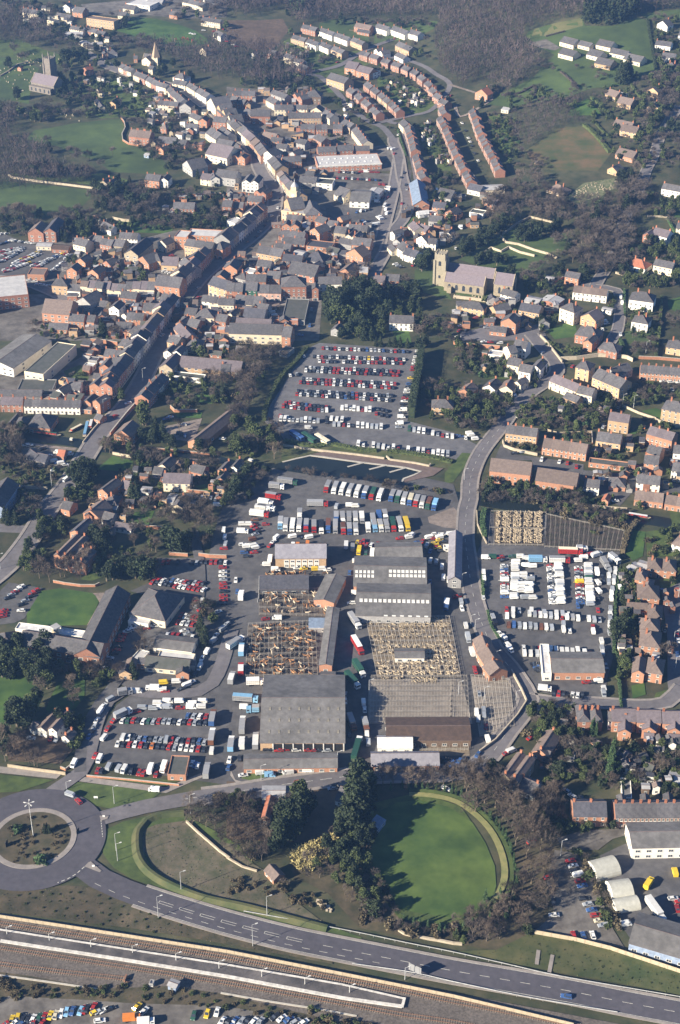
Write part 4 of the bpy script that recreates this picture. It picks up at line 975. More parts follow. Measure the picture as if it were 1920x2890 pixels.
rail_fence('120 432 400 482 920 582 1240 650 1568 715 1900 790 2300 880 2900 985 3200 1035', 'crash_barrier', 'low grey steel crash barrier', 'on the town side of the bypass')
rail_fence('870 795 1280 855 1568 920 2100 1030 2700 1130', 'crash_barrier', 'low grey steel crash barrier', 'on the railway side of the bypass')
T(0, 1920)
P('by the roundabout')
wall_line('55 600 200 622 455 655', 1.6, .4, 'timber', 'board_fence', 'pale boundary fence', coping=False, where='behind the footway near the park')
wall_line('600 668 900 695 1150 722 1240 732', 1.0, .3, 'wallbrick', desc='low brick wall', where='in front of the lower car park')
wall_line('1290 985 1370 1060 1440 1120 1520 1190 1590 1240', 1.2, .5, 'wallstone', desc='bright stone wall', where='crossing the rough pasture')
wall_line('540 560 500 590 455 625 420 610', 1.2, .3, 'wallbrick', desc='curved dark garden wall', where='at the villa gate by the roundabout')
T(640, 2400); wall_line('0 55 110 120 210 150', .9, .5, 'wallstone', desc='pale stone wall', where='near the ruined shed')
T(640, 960)
P('at the canal basin')
wall_line('390 735 620 768 900 800 1090 826', 1.3, .5, 'wallstone', desc='long pale stone wall', where='between the car park bank and the basin')
wall_line('1105 812 1130 835 1300 858 1400 878 1410 865', 1.3, .5, 'wallstone', desc='pale stone wall', where='on the quay at the basin end')
T(0, 480)
wall_line('60 40 90 58 250 82 500 112 720 140 830 150 940 158', 1.5, .5, 'wallstone', desc='long pale stone wall', where='along the lane above the park field')
wall_line('1220 188 1568 176 1700 170', 2.4, .5, 'wallbrick', desc='tall brick garden wall', where='behind the long-garden houses')
wall_line('780 340 850 355 930 362', 2, .4, 'wallstone', desc='pale garden wall', where='around the walled garden'); wall_line('630 330 680 330', 2, .4, 'wallbrick', desc='short brick garden wall', where='around the walled garden')
T(0, 0)
wall_line('835 815 860 850 868 890 845 935 850 975 890 1000 960 1012', 1.6, .5, 'wallbrick', desc='curved brick wall', where='between the sheep field and the lane')
wall_line('0 530 60 495 120 450 200 430', 1, .4, 'wallstone', desc='low stone wall', where='across the hill churchyard')
T(1280, 480)
wall_line('330 470 360 505 450 520 560 560 650 585 715 615', 1.6, .6, 'wallstone', desc='old pale stone wall', where='through the upper churchyard')
wall_line('215 575 260 545 330 570 380 540 460 575 560 600', 1.6, .6, 'wallstone', desc='broken pale stone wall', where='through the upper churchyard')
wall_line('340 450 440 375 530 330 600 345 700 370', 1.4, .5, 'wallstone', desc='stone graveyard wall', where='along the yew bank')
wall_line('0 885 120 898 240 915 330 940', 2, .5, 'wallstone', desc='long stone wall', where='at the foot of the church lawn')
wall_line('640 770 700 780 760 750', 1.6, .4, 'wallbrick', desc='brick garden wall', where='by the little orange house')
wall_line('1120 715 1190 735', 1.5, .4, 'wallstone', desc='short garden wall', where='below the red-roofed bungalow'); wall_line('1340 325 1480 330', 1.5, .4, 'wallstone', desc='garden wall', where='above the twin-dormer villa')
T(1280, 960)
wall_line('0 28 100 45 200 52 320 62', 2.4, .5, 'wallbrick', desc='long red brick wall', where='above the gardens east of the car park')
wall_line('740 140 850 135 1000 115 1140 120 1200 130 1240 150', 2.4, .5, 'wallstone', desc='long stone retaining wall', where='above the gabled villa'); wall_line('1280 130 1420 135 1600 150', 2, .5, 'wallbrick', desc='brick wall', where='behind the long east terrace')
wall_line('340 705 350 740 420 765 580 800', 1.6, .5, 'wallstone', desc='curved pale wall', where='round the corner terrace garden')
wall_line('640 625 720 650 960 640', 1.4, .3, 'timber', desc='wooden garden fence', name='board_fence', coping=False, where='behind the modern terrace'); wall_line('955 640 960 720', 1.2, .3, 'wallbrick', desc='garden wall', where='behind the modern terrace')
wall_line('830 1135 1000 1160 1200 1176', 1.4, .4, 'wallstone', desc='pale wall', where='beside the canal behind the flats'); wall_line('1400 560 1480 600 1568 600', 1.8, .5, 'wallstone', desc='round-cornered stone wall', where='at the east crossroads'); wall_line('1170 460 1280 510 1400 550', 1.4, .4, 'wallstone', desc='grey stone wall', where='at the east crossroads')
T(0, 960)
wall_line('1180 470 1210 500 1365 500', 2, .4, 'wallbrick', desc='brick garden wall', where='west of the long shed'); wall_line('1050 755 1200 768 1450 795', 1.2, .4, 'wallbrick', desc='low wall', where='along the canal by the long shed')
wall_line('780 790 830 800 930 820', 1.6, .3, 'wallstone', desc='white garden wall', where='at the bridge lawn'); wall_line('630 15 720 22 815 38', 2.6, .5, 'wallbrick', desc='tall brick wall', where='behind the factory yard')
wall_line('1260 1048 1400 1060 1568 1085', 1.8, .4, 'wallbrick', desc='long brick garden wall', where='below the stone villa'); wall_line('920 1150 1080 1165', 1.5, .4, 'wallbrick', desc='garden wall', where='below the garden sheds')
wall_line('130 850 200 865 290 880', 1.2, .4, 'wallstone', desc='low stone wall', where='round the canal-side yard'); wall_line('125 1020 180 1025 330 1035', 1.6, .4, 'wallstone', desc='stone wall', where='by the lamp post on the canal road')
wall_line('945 445 870 530 765 660', 2.2, .5, 'wallbrick', desc='long parapet wall', where='of the canal bridge'); wall_line('740 520 650 620 575 715', 1.2, .4, 'wallstone', desc='parapet wall', where='of the canal bridge by the boats')
T(0, 1440)
wall_line('910 110 1000 125 1120 135', 2, .4, 'wallbrick', desc='orange brick garden wall', where='below the square lawn'); wall_line('1375 320 1450 330 1568 335', 2.2, .4, 'wallbrick', desc='brick wall', where='at the top of the hospital car park'); wall_line('370 90 460 95', 1.6, .4, 'wallbrick', desc='short brick wall', where='beside the main road hedge')
wall_line('1170 310 1300 320', 1.8, .3, 'wallbrick', desc='old brick wall', where='under the dark yew'); wall_line('370 500 450 515 560 530 660 530 690 515', 1.4, .3, 'wallbrick', desc='mossy brick wall', where='behind the hospital lawn')
T(1280, 1440)
p_ = '380 990 480 1100 560 1240 620 1300'
T(640, 1440); wall_line('225 470 222 620 215 640', 1.6, .2, 'metal', name='pipe_fence', desc='grey pipe fence', coping=False, where='on the west side of the cattle pens')
T(1280, 1440); wall_line('400 1120 470 1250 505 1330 440 1430 290 1600 180 1680', 1.6, .4, 'wallstone', desc='angled stone wall', where='between the sheep market and the road')
T(1280, 960); wall_line('750 160 650 30 600 -20', 2, .5, 'wallstone', desc='stone retaining wall', where='beside the hill street')
T(1280, 1440)
wall_line('160 10 165 100 190 160 230 235', 1.0, .4, 'wallstone', desc='pale kerb wall', where='at the hedge corner by the sheep pens')
hedge('215 0 200 90 215 190', 2.2, 3.0, desc='tall dark hedge', where='between the road and the sheep pens')
hedge('1145 420 1120 620 1108 1000', 2.0, 1.6, desc='long clipped hedge', where='along the east side of the trailer park'); hedge('1270 90 1210 160 1190 220 1170 300', 3, 3, 'brush', desc='brown beech hedge', where='at the end of the sheep pens')
hedge('200 460 205 600', 2, 1.5, desc='short dark hedge', where='along the west side of the trailer park'); hedge('235 700 260 800 320 900', 1.2, 1.5, desc='low roadside hedge', where='along the west side of the trailer park')
hedge('1130 1000 1140 1130 1160 1380', 2.0, 1.4, where='beside the brick shed drive')
T(640, 960)
hedge('560 60 470 170 380 260 280 450 260 560', 2.5, 3.0, 'leaf', desc='dark hedge', where='on the west edge of the town car park'); hedge('1345 100 1325 250 1297 400 1278 540', 8, 5, 'yew', desc='tall dark hedge', where='on the east edge of the town car park')
hedge('400 700 600 740 720 725 900 760 1040 770', 1.6, 4, 'leaf', desc='scrubby green hedge', where='on the basin bank'); hedge('1110 775 1200 780 1400 810 1560 850', 1.6, 4, 'leaf', desc='scrubby green hedge', where='on the basin bank')
T(640, 0)
hedge('1180 900 1200 960 1240 1080', 1.5, 1.5, where='beside the relief road cutting')
hedge('850 210 1050 245', 1.2, 1.2, 'brush', desc='thin brown hedge', where='between the hill semis gardens'); hedge('400 290 560 350', 1.2, 1.2, 'leaf', desc='garden hedge', where='below the hill semis')
T(1280, 0)
hedge('1340 140 1370 330 1400 500', 2.2, 3, 'yew', desc='tall dark field hedge', where='beside the top lane'); hedge('900 870 980 940 1080 1060', 2.5, 4, 'leaf', desc='thick green hedge', where='between gorse slope and bungalows'); hedge('950 680 1000 720 1050 780', 2.2, 3, 'leaf', desc='garden hedge', where='by the hillside bungalows'); hedge('970 840 1020 900 1090 960', 1.8, 2, 'leaf', desc='garden hedge', where='in the bungalow gardens')
hedge('1230 590 1260 640 1320 700', 2, 2.5, 'leaf', desc='garden hedge', where='above the gabled house'); hedge('640 255 770 220', 1.5, 1.5, 'twigd', desc='bare field hedge', where='along the top meadow'); hedge('740 500 800 550 860 610', 1.8, 2, 'twigd', desc='bare field hedge', where='across the meadow')
hedge('330 660 450 650 560 600 560 680', 1.6, 2, 'twigd', desc='broken bare hedge', where='across the lower meadow')
T(1280, 480)
hedge('1480 340 1510 400 1560 480', 2, 2, desc='clipped hedge', where='beside the twin-dormer villa'); hedge('1350 780 1500 790', 2.6, 3, 'leaf', desc='row of clipped evergreen hedge', where='above the white villa'); hedge('1440 880 1430 1000 1420 1160', 2.2, 2, 'leaf', desc='dark straight hedge', where='east of the white villas'); hedge('1180 830 1180 930 1185 1000', 1.6, 1.6, where='beside the east lane')
T(1280, 960)
hedge('1150 0 1190 110', 2.2, 2.2, desc='clipped green hedge', where='below the white villa'); hedge('1410 0 1400 130', 2.2, 2.2, 'leaf', desc='clipped green hedge', where='beside the bare orchard'); hedge('640 30 760 90', 1.6, 1.8, 'leaf', desc='sloping garden hedge', where='above the hill street')

def raised_bank(name, p, w, h, m):
    n = normals(p); mb = MB()
    for i in range(len(p)-1):
        for s0, s1, z0, z1 in ((-w/2, -w*.12, 0, h), (-w*.12, w*.12, h, h), (w*.12, w/2, h, -.3)):
            q = [p[i]+n[i]*s0, p[i+1]+n[i+1]*s0, p[i+1]+n[i+1]*s1, p[i]+n[i]*s1]; mb.quad([(q[0].x, q[0].y, z0+.1), (q[1].x, q[1].y, z0+.1), (q[2].x, q[2].y, z1+.1), (q[3].x, q[3].y, z1+.1)])
    return struct(mb.build(name, m))
raised_bank('grass_bank', smooth(F('520 2296 455 2302 415 2318 393 2345 388 2380 398 2430 445 2478 560 2530 700 2562 850 2602 925 2622'), 3), 5.0, 1.4, M['rough'])
# ================================================================== HOUSES
T(0, 0)
P('beside the far school field')
H('''875 22 1035 45 22 5 w f f 1 w
850 55 925 70 10 4 c s g
815 105 865 112 9 6 c s g
597 122 787 152 11 8 y t f 1 f
500 80 570 90 12 5 o s g
430 45 482 52 8 5.5 w s x
325 140 370 150 9 5 c s f 1 o
380 110 480 128 8 3 c s g 3
1015 15 1120 20 15 4 g m g 1 w''')
P('along the far school lane')
H('''480 197 575 215 7 5 c s g 3
578 205 715 245 8 4.5 cbc s g 5
440 245 570 245 14 3 g m g 1 w
545 285 600 320 8 3 c m g 1 o
640 310 710 305 9 4 c m g 1 o
148 82 270 100 9 5 c s g 4''')
P('by the far top road')
H('''1260 10 1400 45 8 5 c s g 4
1420 20 1510 10 8 5 w s g 2
1390 140 1522 160 8 5.5 c s g 3
1475 228 1525 252 8 5 w s g
1170 98 1225 108 8 4 o s g
1380 345 1425 360 8 4 c s x''')
P('on the left side of the far hill street')
H('''820 462 905 500 8 5.5 cbc s g 3
920 512 1000 548 8 5.5 cb s g 2
1000 545 1080 590 8 5.5 cb s g 2
1080 590 1145 612 8 5.5 wc s g 2
1150 615 1195 665 8 5.5 cb s g 2
1195 665 1245 715 9 6 cg s g 2
1240 735 1320 745 9 6 g s x
1090 722 1165 728 8 5 c s g 2
1165 728 1225 735 8 5 b s g
1285 882 1360 888 8 4.5 w s g
1305 800 1370 835 8 6 c s g 1
1370 835 1430 840 9 6 o s x''')
P('on the right side of the far hill street')
H('''1195 530 1272 548 10 6 w s h 1 v
1190 575 1280 592 8 5 c s g 2
1285 592 1345 628 8 5.5 c s g 2
1350 632 1425 678 9 6 w s g 2
1430 700 1492 745 16 8 c s x
1500 760 1560 815 10 7 b s g 2
1560 830 1625 900 10 7 c s g 2''')
P('by the spired school chapel')
H('''980 412 1040 425 8 5 c s x
925 405 950 405 6 4 o s g
715 375 745 372 7 5 o s x
750 372 812 368 10 4 g s h
565 478 607 490 8 5 b r x
1025 475 1055 480 7 5 c s g''')
P('below the hillside church')
H('''745 715 800 722 12 4 y s x
652 690 688 745 5 4 c s g
470 640 480 650 4 3 y s x 1 o
120 468 145 472 4 3 o r x 1 o
890 940 1032 955 12 7 b t g 3 v
1090 985 1210 995 11 3.5 b s g 1 o
1215 995 1280 1005 9 3.5 b s g 1 o
1095 1030 1130 1040 7 4 o s x
995 1070 1028 1075 6 2.5 B m g 1 o
1105 880 1150 890 8 5 b t h''')
P('by the large grey-roofed chapel')
H('''1420 1060 1570 1095 20 7 c p g 1 k
1420 915 1492 965 12 6 c s g 2
1500 900 1560 950 10 6 g s g 2
1262 1130 1330 1176 14 6 g s x 1 h
1340 1140 1410 1155 12 6 o p x
1470 840 1560 850 10 6 b s g 2
1590 1010 1650 1080 10 6 o s g 2''')
T(640, 0)
P('on the upper hill estate')
H('''512 190 612 215 8 5.5 b s g 2
634 212 728 246 8 5.5 w s g 2
743 248 833 282 8 5.5 w s g 2
853 278 935 312 8 5.5 y s g 2
443 262 535 288 8 5.5 y s g 2
545 288 615 316 8 5.5 w s g 2
633 308 702 338 8 5.5 w s g 2
720 338 795 372 8 5.5 y s g 2''')
P('on the top row under the wood')
H('''880 182 988 204 9 5.5 b t g 2
1020 187 1105 212 9 5.5 w s g 2
1130 202 1230 238 9 5.5 w s g 2
1250 227 1320 247 9 5.5 w s g 2
1165 312 1260 352 9 5.5 y s g 2
1018 348 1080 376 9 5 w s x 2
1160 382 1220 412 8 4 w s g
900 215 985 232 6 3 b s g 1 o''')
P('below the ploughed slope')
H('''280 365 330 377 8 5.5 b s g
390 388 450 412 8 5.5 c s g
460 422 515 440 8 5.5 w s g
490 462 540 484 8 5 b s g
165 372 195 380 6 4 w s x
52 658 196 662 9 5.5 b s g 3
455 655 522 690 10 6 b s x 2
545 665 652 670 13 7 n s h 1 h''')
P('around the hill school')
H('''690 535 812 578 12 7 y s g 1 k
815 465 890 480 14 6 o p g 1 k
893 485 985 512 12 6 o p g 1 k
980 500 1015 510 10 5 w p f 1 k''')
PAIR[0] = 1.6
P('on the curving upper terrace')
H('''910 372 1045 412 8 5.5 b s g 4
1058 425 1120 442 8 5.5 b s g 2
1130 447 1195 467 8 5.5 b s g 2
1200 472 1255 494 8 5.5 b s g 2
1262 498 1310 522 8 5.5 b s g 2
1312 532 1355 562 8 5.5 b s g 2
1360 575 1400 605 8 5.5 b s g 2
1390 620 1430 650 8 5.5 b s g 2
1418 662 1470 690 8 5.5 b s g 2
1455 702 1512 727 8 5.5 b s g 2''')
P('on the long terrace row below the allotments')
H('''942 580 1035 655 8 5.5 b s g 4
1038 657 1110 718 8 5.5 y s g 4
1113 720 1172 778 8 5.5 b s g 3''')
P('on the short terrace row above the cutting')
H('''822 622 870 652 8 5.5 b s g 2
878 658 915 697 8 5.5 b s g 2
925 702 975 742 8 5.5 b s g 2
980 755 1035 800 8 5.5 b s g 2''')
P('on the straight terrace beside the relief road')
H('''1190 845 1222 880 9 6 c s g 1
1228 880 1252 955 8 5.5 b s g 3
1255 960 1275 1052 8 5.5 b s g 4
1285 1075 1312 1176 8 5.5 b s g 4
1314 1190 1345 1245 8 5.5 b s g 2''')
P('on the middle hillside terrace')
H('''1460 745 1490 800 8 5.5 b s g 2
1450 815 1490 885 8 5.5 b s g 3
1492 895 1530 985 8 5.5 b s g 4
1532 995 1570 1085 8 5.5 b s g 4
1575 1095 1618 1180 8 5.5 b s g 4
1625 1195 1662 1265 8 5.5 b s g 3''')
T(1280, 0)
P('on the outermost hillside terrace')
H('''105 760 130 820 8 5.5 b s g 2
130 828 148 880 8 5.5 b s g 2
148 888 168 935 8 5.5 b s g 2
172 945 205 1010 8 5.5 b s g 3
208 1018 250 1095 8 5.5 b s g 3
255 1105 290 1185 8 5.5 b s g 3''')
PAIR[0] = 0
P('among the hilltop school blocks')
H('''735 287 830 312 12 4 c s g 1 k
725 367 825 392 12 4 c s g 1 k
860 307 940 327 9 3.5 c s g 1 k
920 372 1010 397 12 4 c s g 1 k
985 305 1085 330 12 4 c s g 1 k
975 432 1085 457 12 4 y s g 1 k
1080 357 1192 388 10 4 c s g 1 k
1175 397 1290 432 12 4 c s g 1 k''')
P('beside the top lane on the right')
H('''1410 155 1480 182 9 5 w s x
1395 302 1500 322 9 4 w s g
1440 387 1530 404 9 5 w s g
1465 460 1540 472 11 4 y s h 1 b
1555 240 1600 250 9 4 w s g''')
P('on the meadow edge')
H('''150 640 235 655 9 6 o r x
330 757 380 762 5 3 c m s 1 o''')
P('among the hillside bungalows')
H('''1340 620 1415 642 11 6 y s x
1050 645 1120 672 11 4 y t g 1 b
1130 705 1225 728 12 4 y t g 1 b
1340 735 1420 752 9 5 y s x
1105 855 1225 885 10 5 b t g 1 v
1150 895 1262 920 11 5 y t g 1 v
1120 1060 1240 1095 12 4 o t g 1 b
1065 1165 1130 1185 10 4 y s x 1 b
1140 640 1180 660 6 2.5 w m g 1 g''')
T(1280, 480)
P('at the foot of the terraces')
H('''95 130 182 150 10 4 w d g 1 w
185 140 356 128 11 4 c m g 1 w
640 128 752 165 12 3 y t h 1 b
110 292 205 308 8 3.5 w k f 1 o
215 215 282 240 9 5 b p g
-20 300 40 310 8 4 o s x
-120 180 -20 200 14 4 g s g 1 w''')
P('east of the wooded dell')
H('''1440 122 1565 150 9 6 w s g 1 v
1310 445 1368 460 10 6 b p x
1372 440 1475 468 11 6 w p g 1 v
1190 648 1325 684 11 3.5 w r h 1 b
1382 655 1512 682 9 6 c s g 1 v
1540 400 1600 410 9 5 c s g''')
P('below the upper churchyard')
H('''770 735 865 752 8 5.5 o s g
635 755 690 762 6 3 g m g 1 o
825 842 1060 870 9 5.5 w t g 4
735 950 835 985 10 9.5 c s h 1 v
880 1010 985 1045 10 6 y p x
1025 962 1092 975 5 3 w m g 1 o
840 1135 1000 1165 13 6 b s h 1 v''')
P('in the white villa gardens')
H('''1215 892 1382 915 12 7.5 w s h 1 v
1232 1045 1345 1065 10 6.5 w s h 1 v''')
P('below the church wall')
H('''325 855 422 882 8 5 w s g
490 902 585 922 9 4 g m g
598 902 715 932 11 4 b m x
450 965 592 992 10 6 y d g 2
328 1045 432 1065 9 7.5 o s x
250 1112 362 1125 7 3 o s g 1 o
55 945 210 968 9 5 y s h
300 985 400 960 9 4 y s g
400 1010 470 1050 6 4 y s g
560 -60 570 -50 3 2 y s g 1 o''')
T(0, 480)
P('by the park lane')
H('''690 85 740 95 9 5 s s x 1 c
740 90 780 95 8 5 s s x 1 c
1000 65 1100 78 10 6 o s g 2
1105 70 1162 75 10 6 w s x
1385 60 1450 70 10 5 c p g
1455 65 1520 60 9 6 w s x
1195 265 1345 270 10 5.5 b s g 2
1165 285 1197 290 7 3 w f f 1 o
1535 250 1600 255 10 6 b s g''')
P('beside the old malthouse')
H('''192 430 300 438 14 7 b t x 1 w
300 425 385 430 22 8 b d x 1 w
250 525 352 530 8 3 c m g 1 o
358 545 470 552 9 3 b R g 1 o
190 725 306 728 12 4 o t f 1 o''')
P('beside the station car park')
H('''505 510 590 530 10 6 c s g 2
590 485 635 492 9 6 c s x
640 490 700 500 9 6 y s g
690 510 770 525 9 6 b s g 2
778 520 850 530 10 6 s s g
690 385 765 420 8 4 w s g 1 c
680 350 720 355 5 3 w f f 1 o
820 470 950 478 9 5 w s g 3
460 690 530 700 9 6 o s x
525 625 590 640 9 6 o s x
605 705 680 722 9 6 o s x
710 640 765 660 8 5 b s x''')
P('around the pointed chapel')
H('''858 575 955 590 24 9 s d x 1 k
950 615 1030 650 12 6 o s x
1025 615 1110 628 10 6.5 y s h 1 h
1115 655 1225 662 12 4 y p g 1 w
1090 500 1150 520 9 6 c s x''')
P('on the corner block by the main street')
H('''1205 462 1290 470 13 9 o f f 1 f
1292 452 1600 470 13 8 o f f 1 f
1275 520 1465 548 10 8.5 y s g 3
1465 535 1540 550 12 8 o s h 1 s
1235 640 1300 700 10 7 g s g 1 s
1300 640 1420 590 8 6 c s g 1 s''')
P('along the west cross street')
H('''357 795 465 802 11 7 y s h 1 v
465 832 553 838 9 4 w s g 2 s
555 802 703 815 9 7 c p g 3 s
705 820 863 830 9 5.5 c s g 3 s
865 815 1066 826 10 6.5 c s g 4 s
1070 795 1240 815 14 9 o s g 2 s''')
P('below the west cross street')
H('''290 985 480 1000 18 9 o t g 1 w
470 1042 580 1048 9 6 o s g 2
600 1048 650 1052 9 6 o s g
335 1098 465 1104 8 3 o s g 1 o
525 905 632 935 14 7 g s x 1 h
635 885 700 890 9 6 b s g
680 940 730 948 8 5 c s g
752 955 822 965 10 6.5 w s x
830 880 940 892 9 6 b s g 2
1005 940 1065 948 8 5 o s x
985 968 1092 978 10 5 o s g
870 1030 990 1038 9 5 o s g 2
805 1095 902 1104 9 5 o s g
890 1122 1030 1134 10 5 y s h
650 975 700 990 7 3 o s g 1 o
1100 900 1180 915 10 6 y s g 2
840 1000 880 1015 7 4 w s x''')
P('on the near side of the lower high street')
H('''1052 1120 1240 880 10 8.5 cbwy s g 7 s''')
P('at the supermarket corner')
H('''-250 905 198 862 34 9 b f f 1 w
-120 960 -10 940 9 6 b d g 1 h''')
P('along the shaded side of the upper high street')
H('''1255 775 1460 565 11 8.5 bcgyb s g 6 s''')
P('inside the crossroads block')
H('''1275 995 1350 1005 9 6 o s g 1 h
1345 1015 1480 1022 11 6 c s h 1 h
1395 905 1450 910 8 5 w s g 1 s
1450 915 1540 925 8 5 c s g 2 s
1440 790 1568 830 12 8 y d g 2 s
1215 1060 1290 1078 9 6 o s x
1200 1090 1280 1176 9 5 o p g 2
1290 1075 1360 1090 10 6 b s g
1490 1040 1560 1050 9 6 b s g
1475 745 1568 755 9 7 o s x
1540 680 1640 690 12 7 o s x
640 1100 700 1110 6 3 b s g 1 o''')
T(640, 480)
P('on the curved shaded side of the high street')
H('''22 490 205 330 12 8.5 gywcg s g 6 s
208 325 282 262 11 8 cyb s g 3 s''')
P('by the high street bend')
H('''105 82 218 92 14 8 w s x 2 s
190 150 272 168 9 6 b s x 2 s
345 25 402 95 10 7 cby s g 3 s
405 100 470 190 10 8 y s g 2 s
0 255 112 262 9 4 o s g 3
140 212 242 220 9 5 b s g 2
60 375 130 350 10 5 w f f 1 o
-80 40 60 60 12 7 g s g 1 w''')
P('in the courts behind the town hall')
H('''370 460 533 480 10 6 b s g 3
575 415 643 440 12 8 o s x
670 432 735 445 12 5 o s x
740 430 820 440 10 7 s s g 2
822 455 905 470 10 6 c s x 2
838 412 970 425 9 6 s s g 3
865 515 990 528 11 6 o s g
548 525 718 545 12 5 o d f 1 w
380 385 500 392 8 6 o s x 2
410 340 520 350 8 5 b s g 3
765 330 803 350 8 7 o s x
690 380 760 390 8 5 g s g 1
610 350 670 370 9 6 b s g 1
770 500 862 520 8 4 g s g 1 o''')
P('in the yards north of church street')
H('''205 570 375 600 11 6 y s g 2
380 625 518 640 10 5 o d g 2
330 545 440 555 9 5 b s g 2
380 505 540 515 9 5 b s g 2
540 620 670 640 14 4 g d h 1 w
420 705 605 738 16 5 b s g 1 w
585 720 680 660 9 4 b s g 1 w
825 570 942 605 10 6 o t x
768 705 870 725 13 4 o t x
660 700 720 722 9 4 o t h
205 660 300 672 9 6 g s g 1
190 710 285 720 8 6 o s x 2
275 745 365 752 10 6 o s g
0 635 48 655 10 7 o s x
60 740 130 760 9 6 g s h
115 700 185 715 7 4 w f f 1 o
690 560 760 580 8 4 n k g 1 o
455 575 520 590 8 4 B m g 1 o''')
P('on the north side of church street')
H('''0 835 108 838 11 8 b s g 2 s
110 828 208 832 11 8 G s g 1 s
215 848 375 852 11 6.5 P s g 2 s
378 805 550 803 14 10 r_ s h 1 s
590 822 635 822 8 9 b s x 1 s
637 790 797 787 10 7.5 w s g 1 s
130 768 272 772 10 6 b s g 2'''.replace('r_', 'b'))
P('south of church street')
H('''50 922 245 938 12 4 c s g 3
110 1022 255 1036 14 4 g d g 1 w
-60 930 48 935 9 6 c s g 2
0 1000 50 1010 9 5 c s x
210 965 275 975 9 5 g s g 1
60 1085 300 1098 12 6 g p g 1 w
380 1040 540 1045 34 3 g k f 1 o
720 1105 780 1115 8 4 g s x
15 1128 380 1140 13 7 c s g 1 k
382 1150 440 1155 13 8 o s g 1 h
640 1180 800 1200 2 1 y s g 1 o'''.rsplit('\n', 1)[0])
P('around the market yard')
H('''850 215 985 222 26 5 w a g 1 w
740 165 810 190 14 5 c s g 1 w
975 155 1055 165 11 5 w m x 1 w
620 92 730 100 12 5 w k f 1 w
1090 130 1128 132 6 3 w w f 1 o
1290 242 1402 240 46 5 o B x 1 w
500 80 615 90 10 5 g s g 1 w
540 40 600 45 9 5 b s g 1''')
P('by the mini roundabout near the church')
H('''1018 770 1092 776 9 5 b p g 2
1095 762 1190 768 9 5 b s g 2 s
1170 530 1215 562 11 6 w s g 2
1215 578 1302 605 10 5 w d g 2
1130 430 1162 445 9 6 w s x
1252 380 1300 425 9 5 c p g 2
1300 400 1378 428 9 5 o p g 2
1312 470 1382 495 9 6 w s x
1385 505 1446 512 8 5 w s g
1395 350 1480 360 9 4 g s g 1
1420 255 1510 265 9 5 o d g 2
1510 290 1580 310 9 5 b s x
1500 445 1560 455 8 5 w s x
1330 310 1400 300 6 3 w w g 1 o
1110 530 1140 560 6 4 c s g 1 o
1200 500 1240 470 6 4 g s g 1 o''')
P('beside the rectory garden')
H('''1125 1055 1290 1062 10 5.5 w s g 1 v''')
T(640, 0)
P('in the streets west of the relief road')
H('''270 690 328 722 9 5.5 c s g 2
330 757 460 757 9 5.5 c s g 3
465 752 555 757 8 5 c s g 2
580 762 655 770 9 5.5 c s x
655 782 712 822 9 5.5 c s g 2
165 802 300 804 12 7 b s g 1 k
425 818 655 815 10 6 y s g 4
785 850 852 885 9 5.5 y s g 2
510 892 610 892 9 5.5 b s g 2
618 895 698 892 9 5.5 b s g 2
735 890 800 892 9 5.5 b s g 2
597 950 655 985 9 5.5 b s g
862 897 940 1000 9 6 c s g 5
630 1052 760 1046 9 5.5 b s g 3
765 1042 875 1036 9 5.5 b s g 2
880 1040 990 1040 8 4.5 b s g 2
50 705 120 720 9 5 b s g 2
110 780 170 795 9 5 b s g 1
300 640 400 680 8 5 g s g 1 h''')
P('behind the upper high street')
H('''30 1082 126 1096 11 6 o s x 2
390 1122 520 1112 9 5.5 o s g 3
430 1060 480 1074 9 6 g s x
390 1075 470 1080 7 4 g s g 1 o
240 940 330 960 9 5 o t g 1
300 975 380 985 8 5 b s g 2
340 1020 410 1030 8 5 g s g 1
480 985 540 1000 8 5 g s g 1
-80 1010 20 1030 14 6 g s g 1 w
20 690 60 700 9 6 b s g 1''')
P('on the sunlit side of the upper high street')
H('''-70 740 -5 800 11 8 y s x 2 s
0 812 33 850 11 7.5 c s x 1 s
35 862 100 922 11 7 yc s g 2 s
100 925 190 1012 11 7.5 cyb s g 3 s
190 1015 235 1075 11 7.5 yo s g 2 s
240 1065 325 1085 11 8 w s x 1 s
280 1110 335 1176 11 7 cy s g 2 s''')
P('beside the supermarket')
sup = H('''632 1150 1072 1128 24 5 b f f 1 w''')
T(640, 480)
T(0, 960)
P('in the left factory yard')
H('''-115 150 92 196 42 6 w a x 1 w
168 218 300 240 43 7 c k f 1 w
105 378 350 382 20 3 g k f 1 w
575 180 640 190 5 3 w f f 1 o
375 352 445 375 9 5 w s x
447 338 550 345 9 5 w s g''')
P('by the canal wharf terrace')
H('''0 445 155 448 9 5 b p g 2
165 455 552 464 8 5 w s g 7
0 388 285 392 8 4 g s g 1 w
575 425 628 435 9 6 o s x
640 422 692 440 9 7 o s x
557 476 632 482 8 3 o s s 1 o
100 590 180 594 10 4 o s h 1 w
190 595 345 608 15 4 o s h 1 w
45 585 85 590 14 3 g s x 1 o
650 540 690 555 6 3 o s g 1 o''')
P('along the canal bridge street, factory side')
H('''775 330 925 130 10 8 byb s g 6 s
925 128 1058 -55 10 8 cwg s g 6 s
617 312 690 325 10 7.5 o s x
695 318 762 332 10 7.5 o s x
685 185 760 195 10 6 o s x
715 108 862 125 9 6 o s g 2
765 165 850 180 9 6 b s g 1
815 35 922 48 11 6 y s h''')
P('along the canal bridge street, school side')
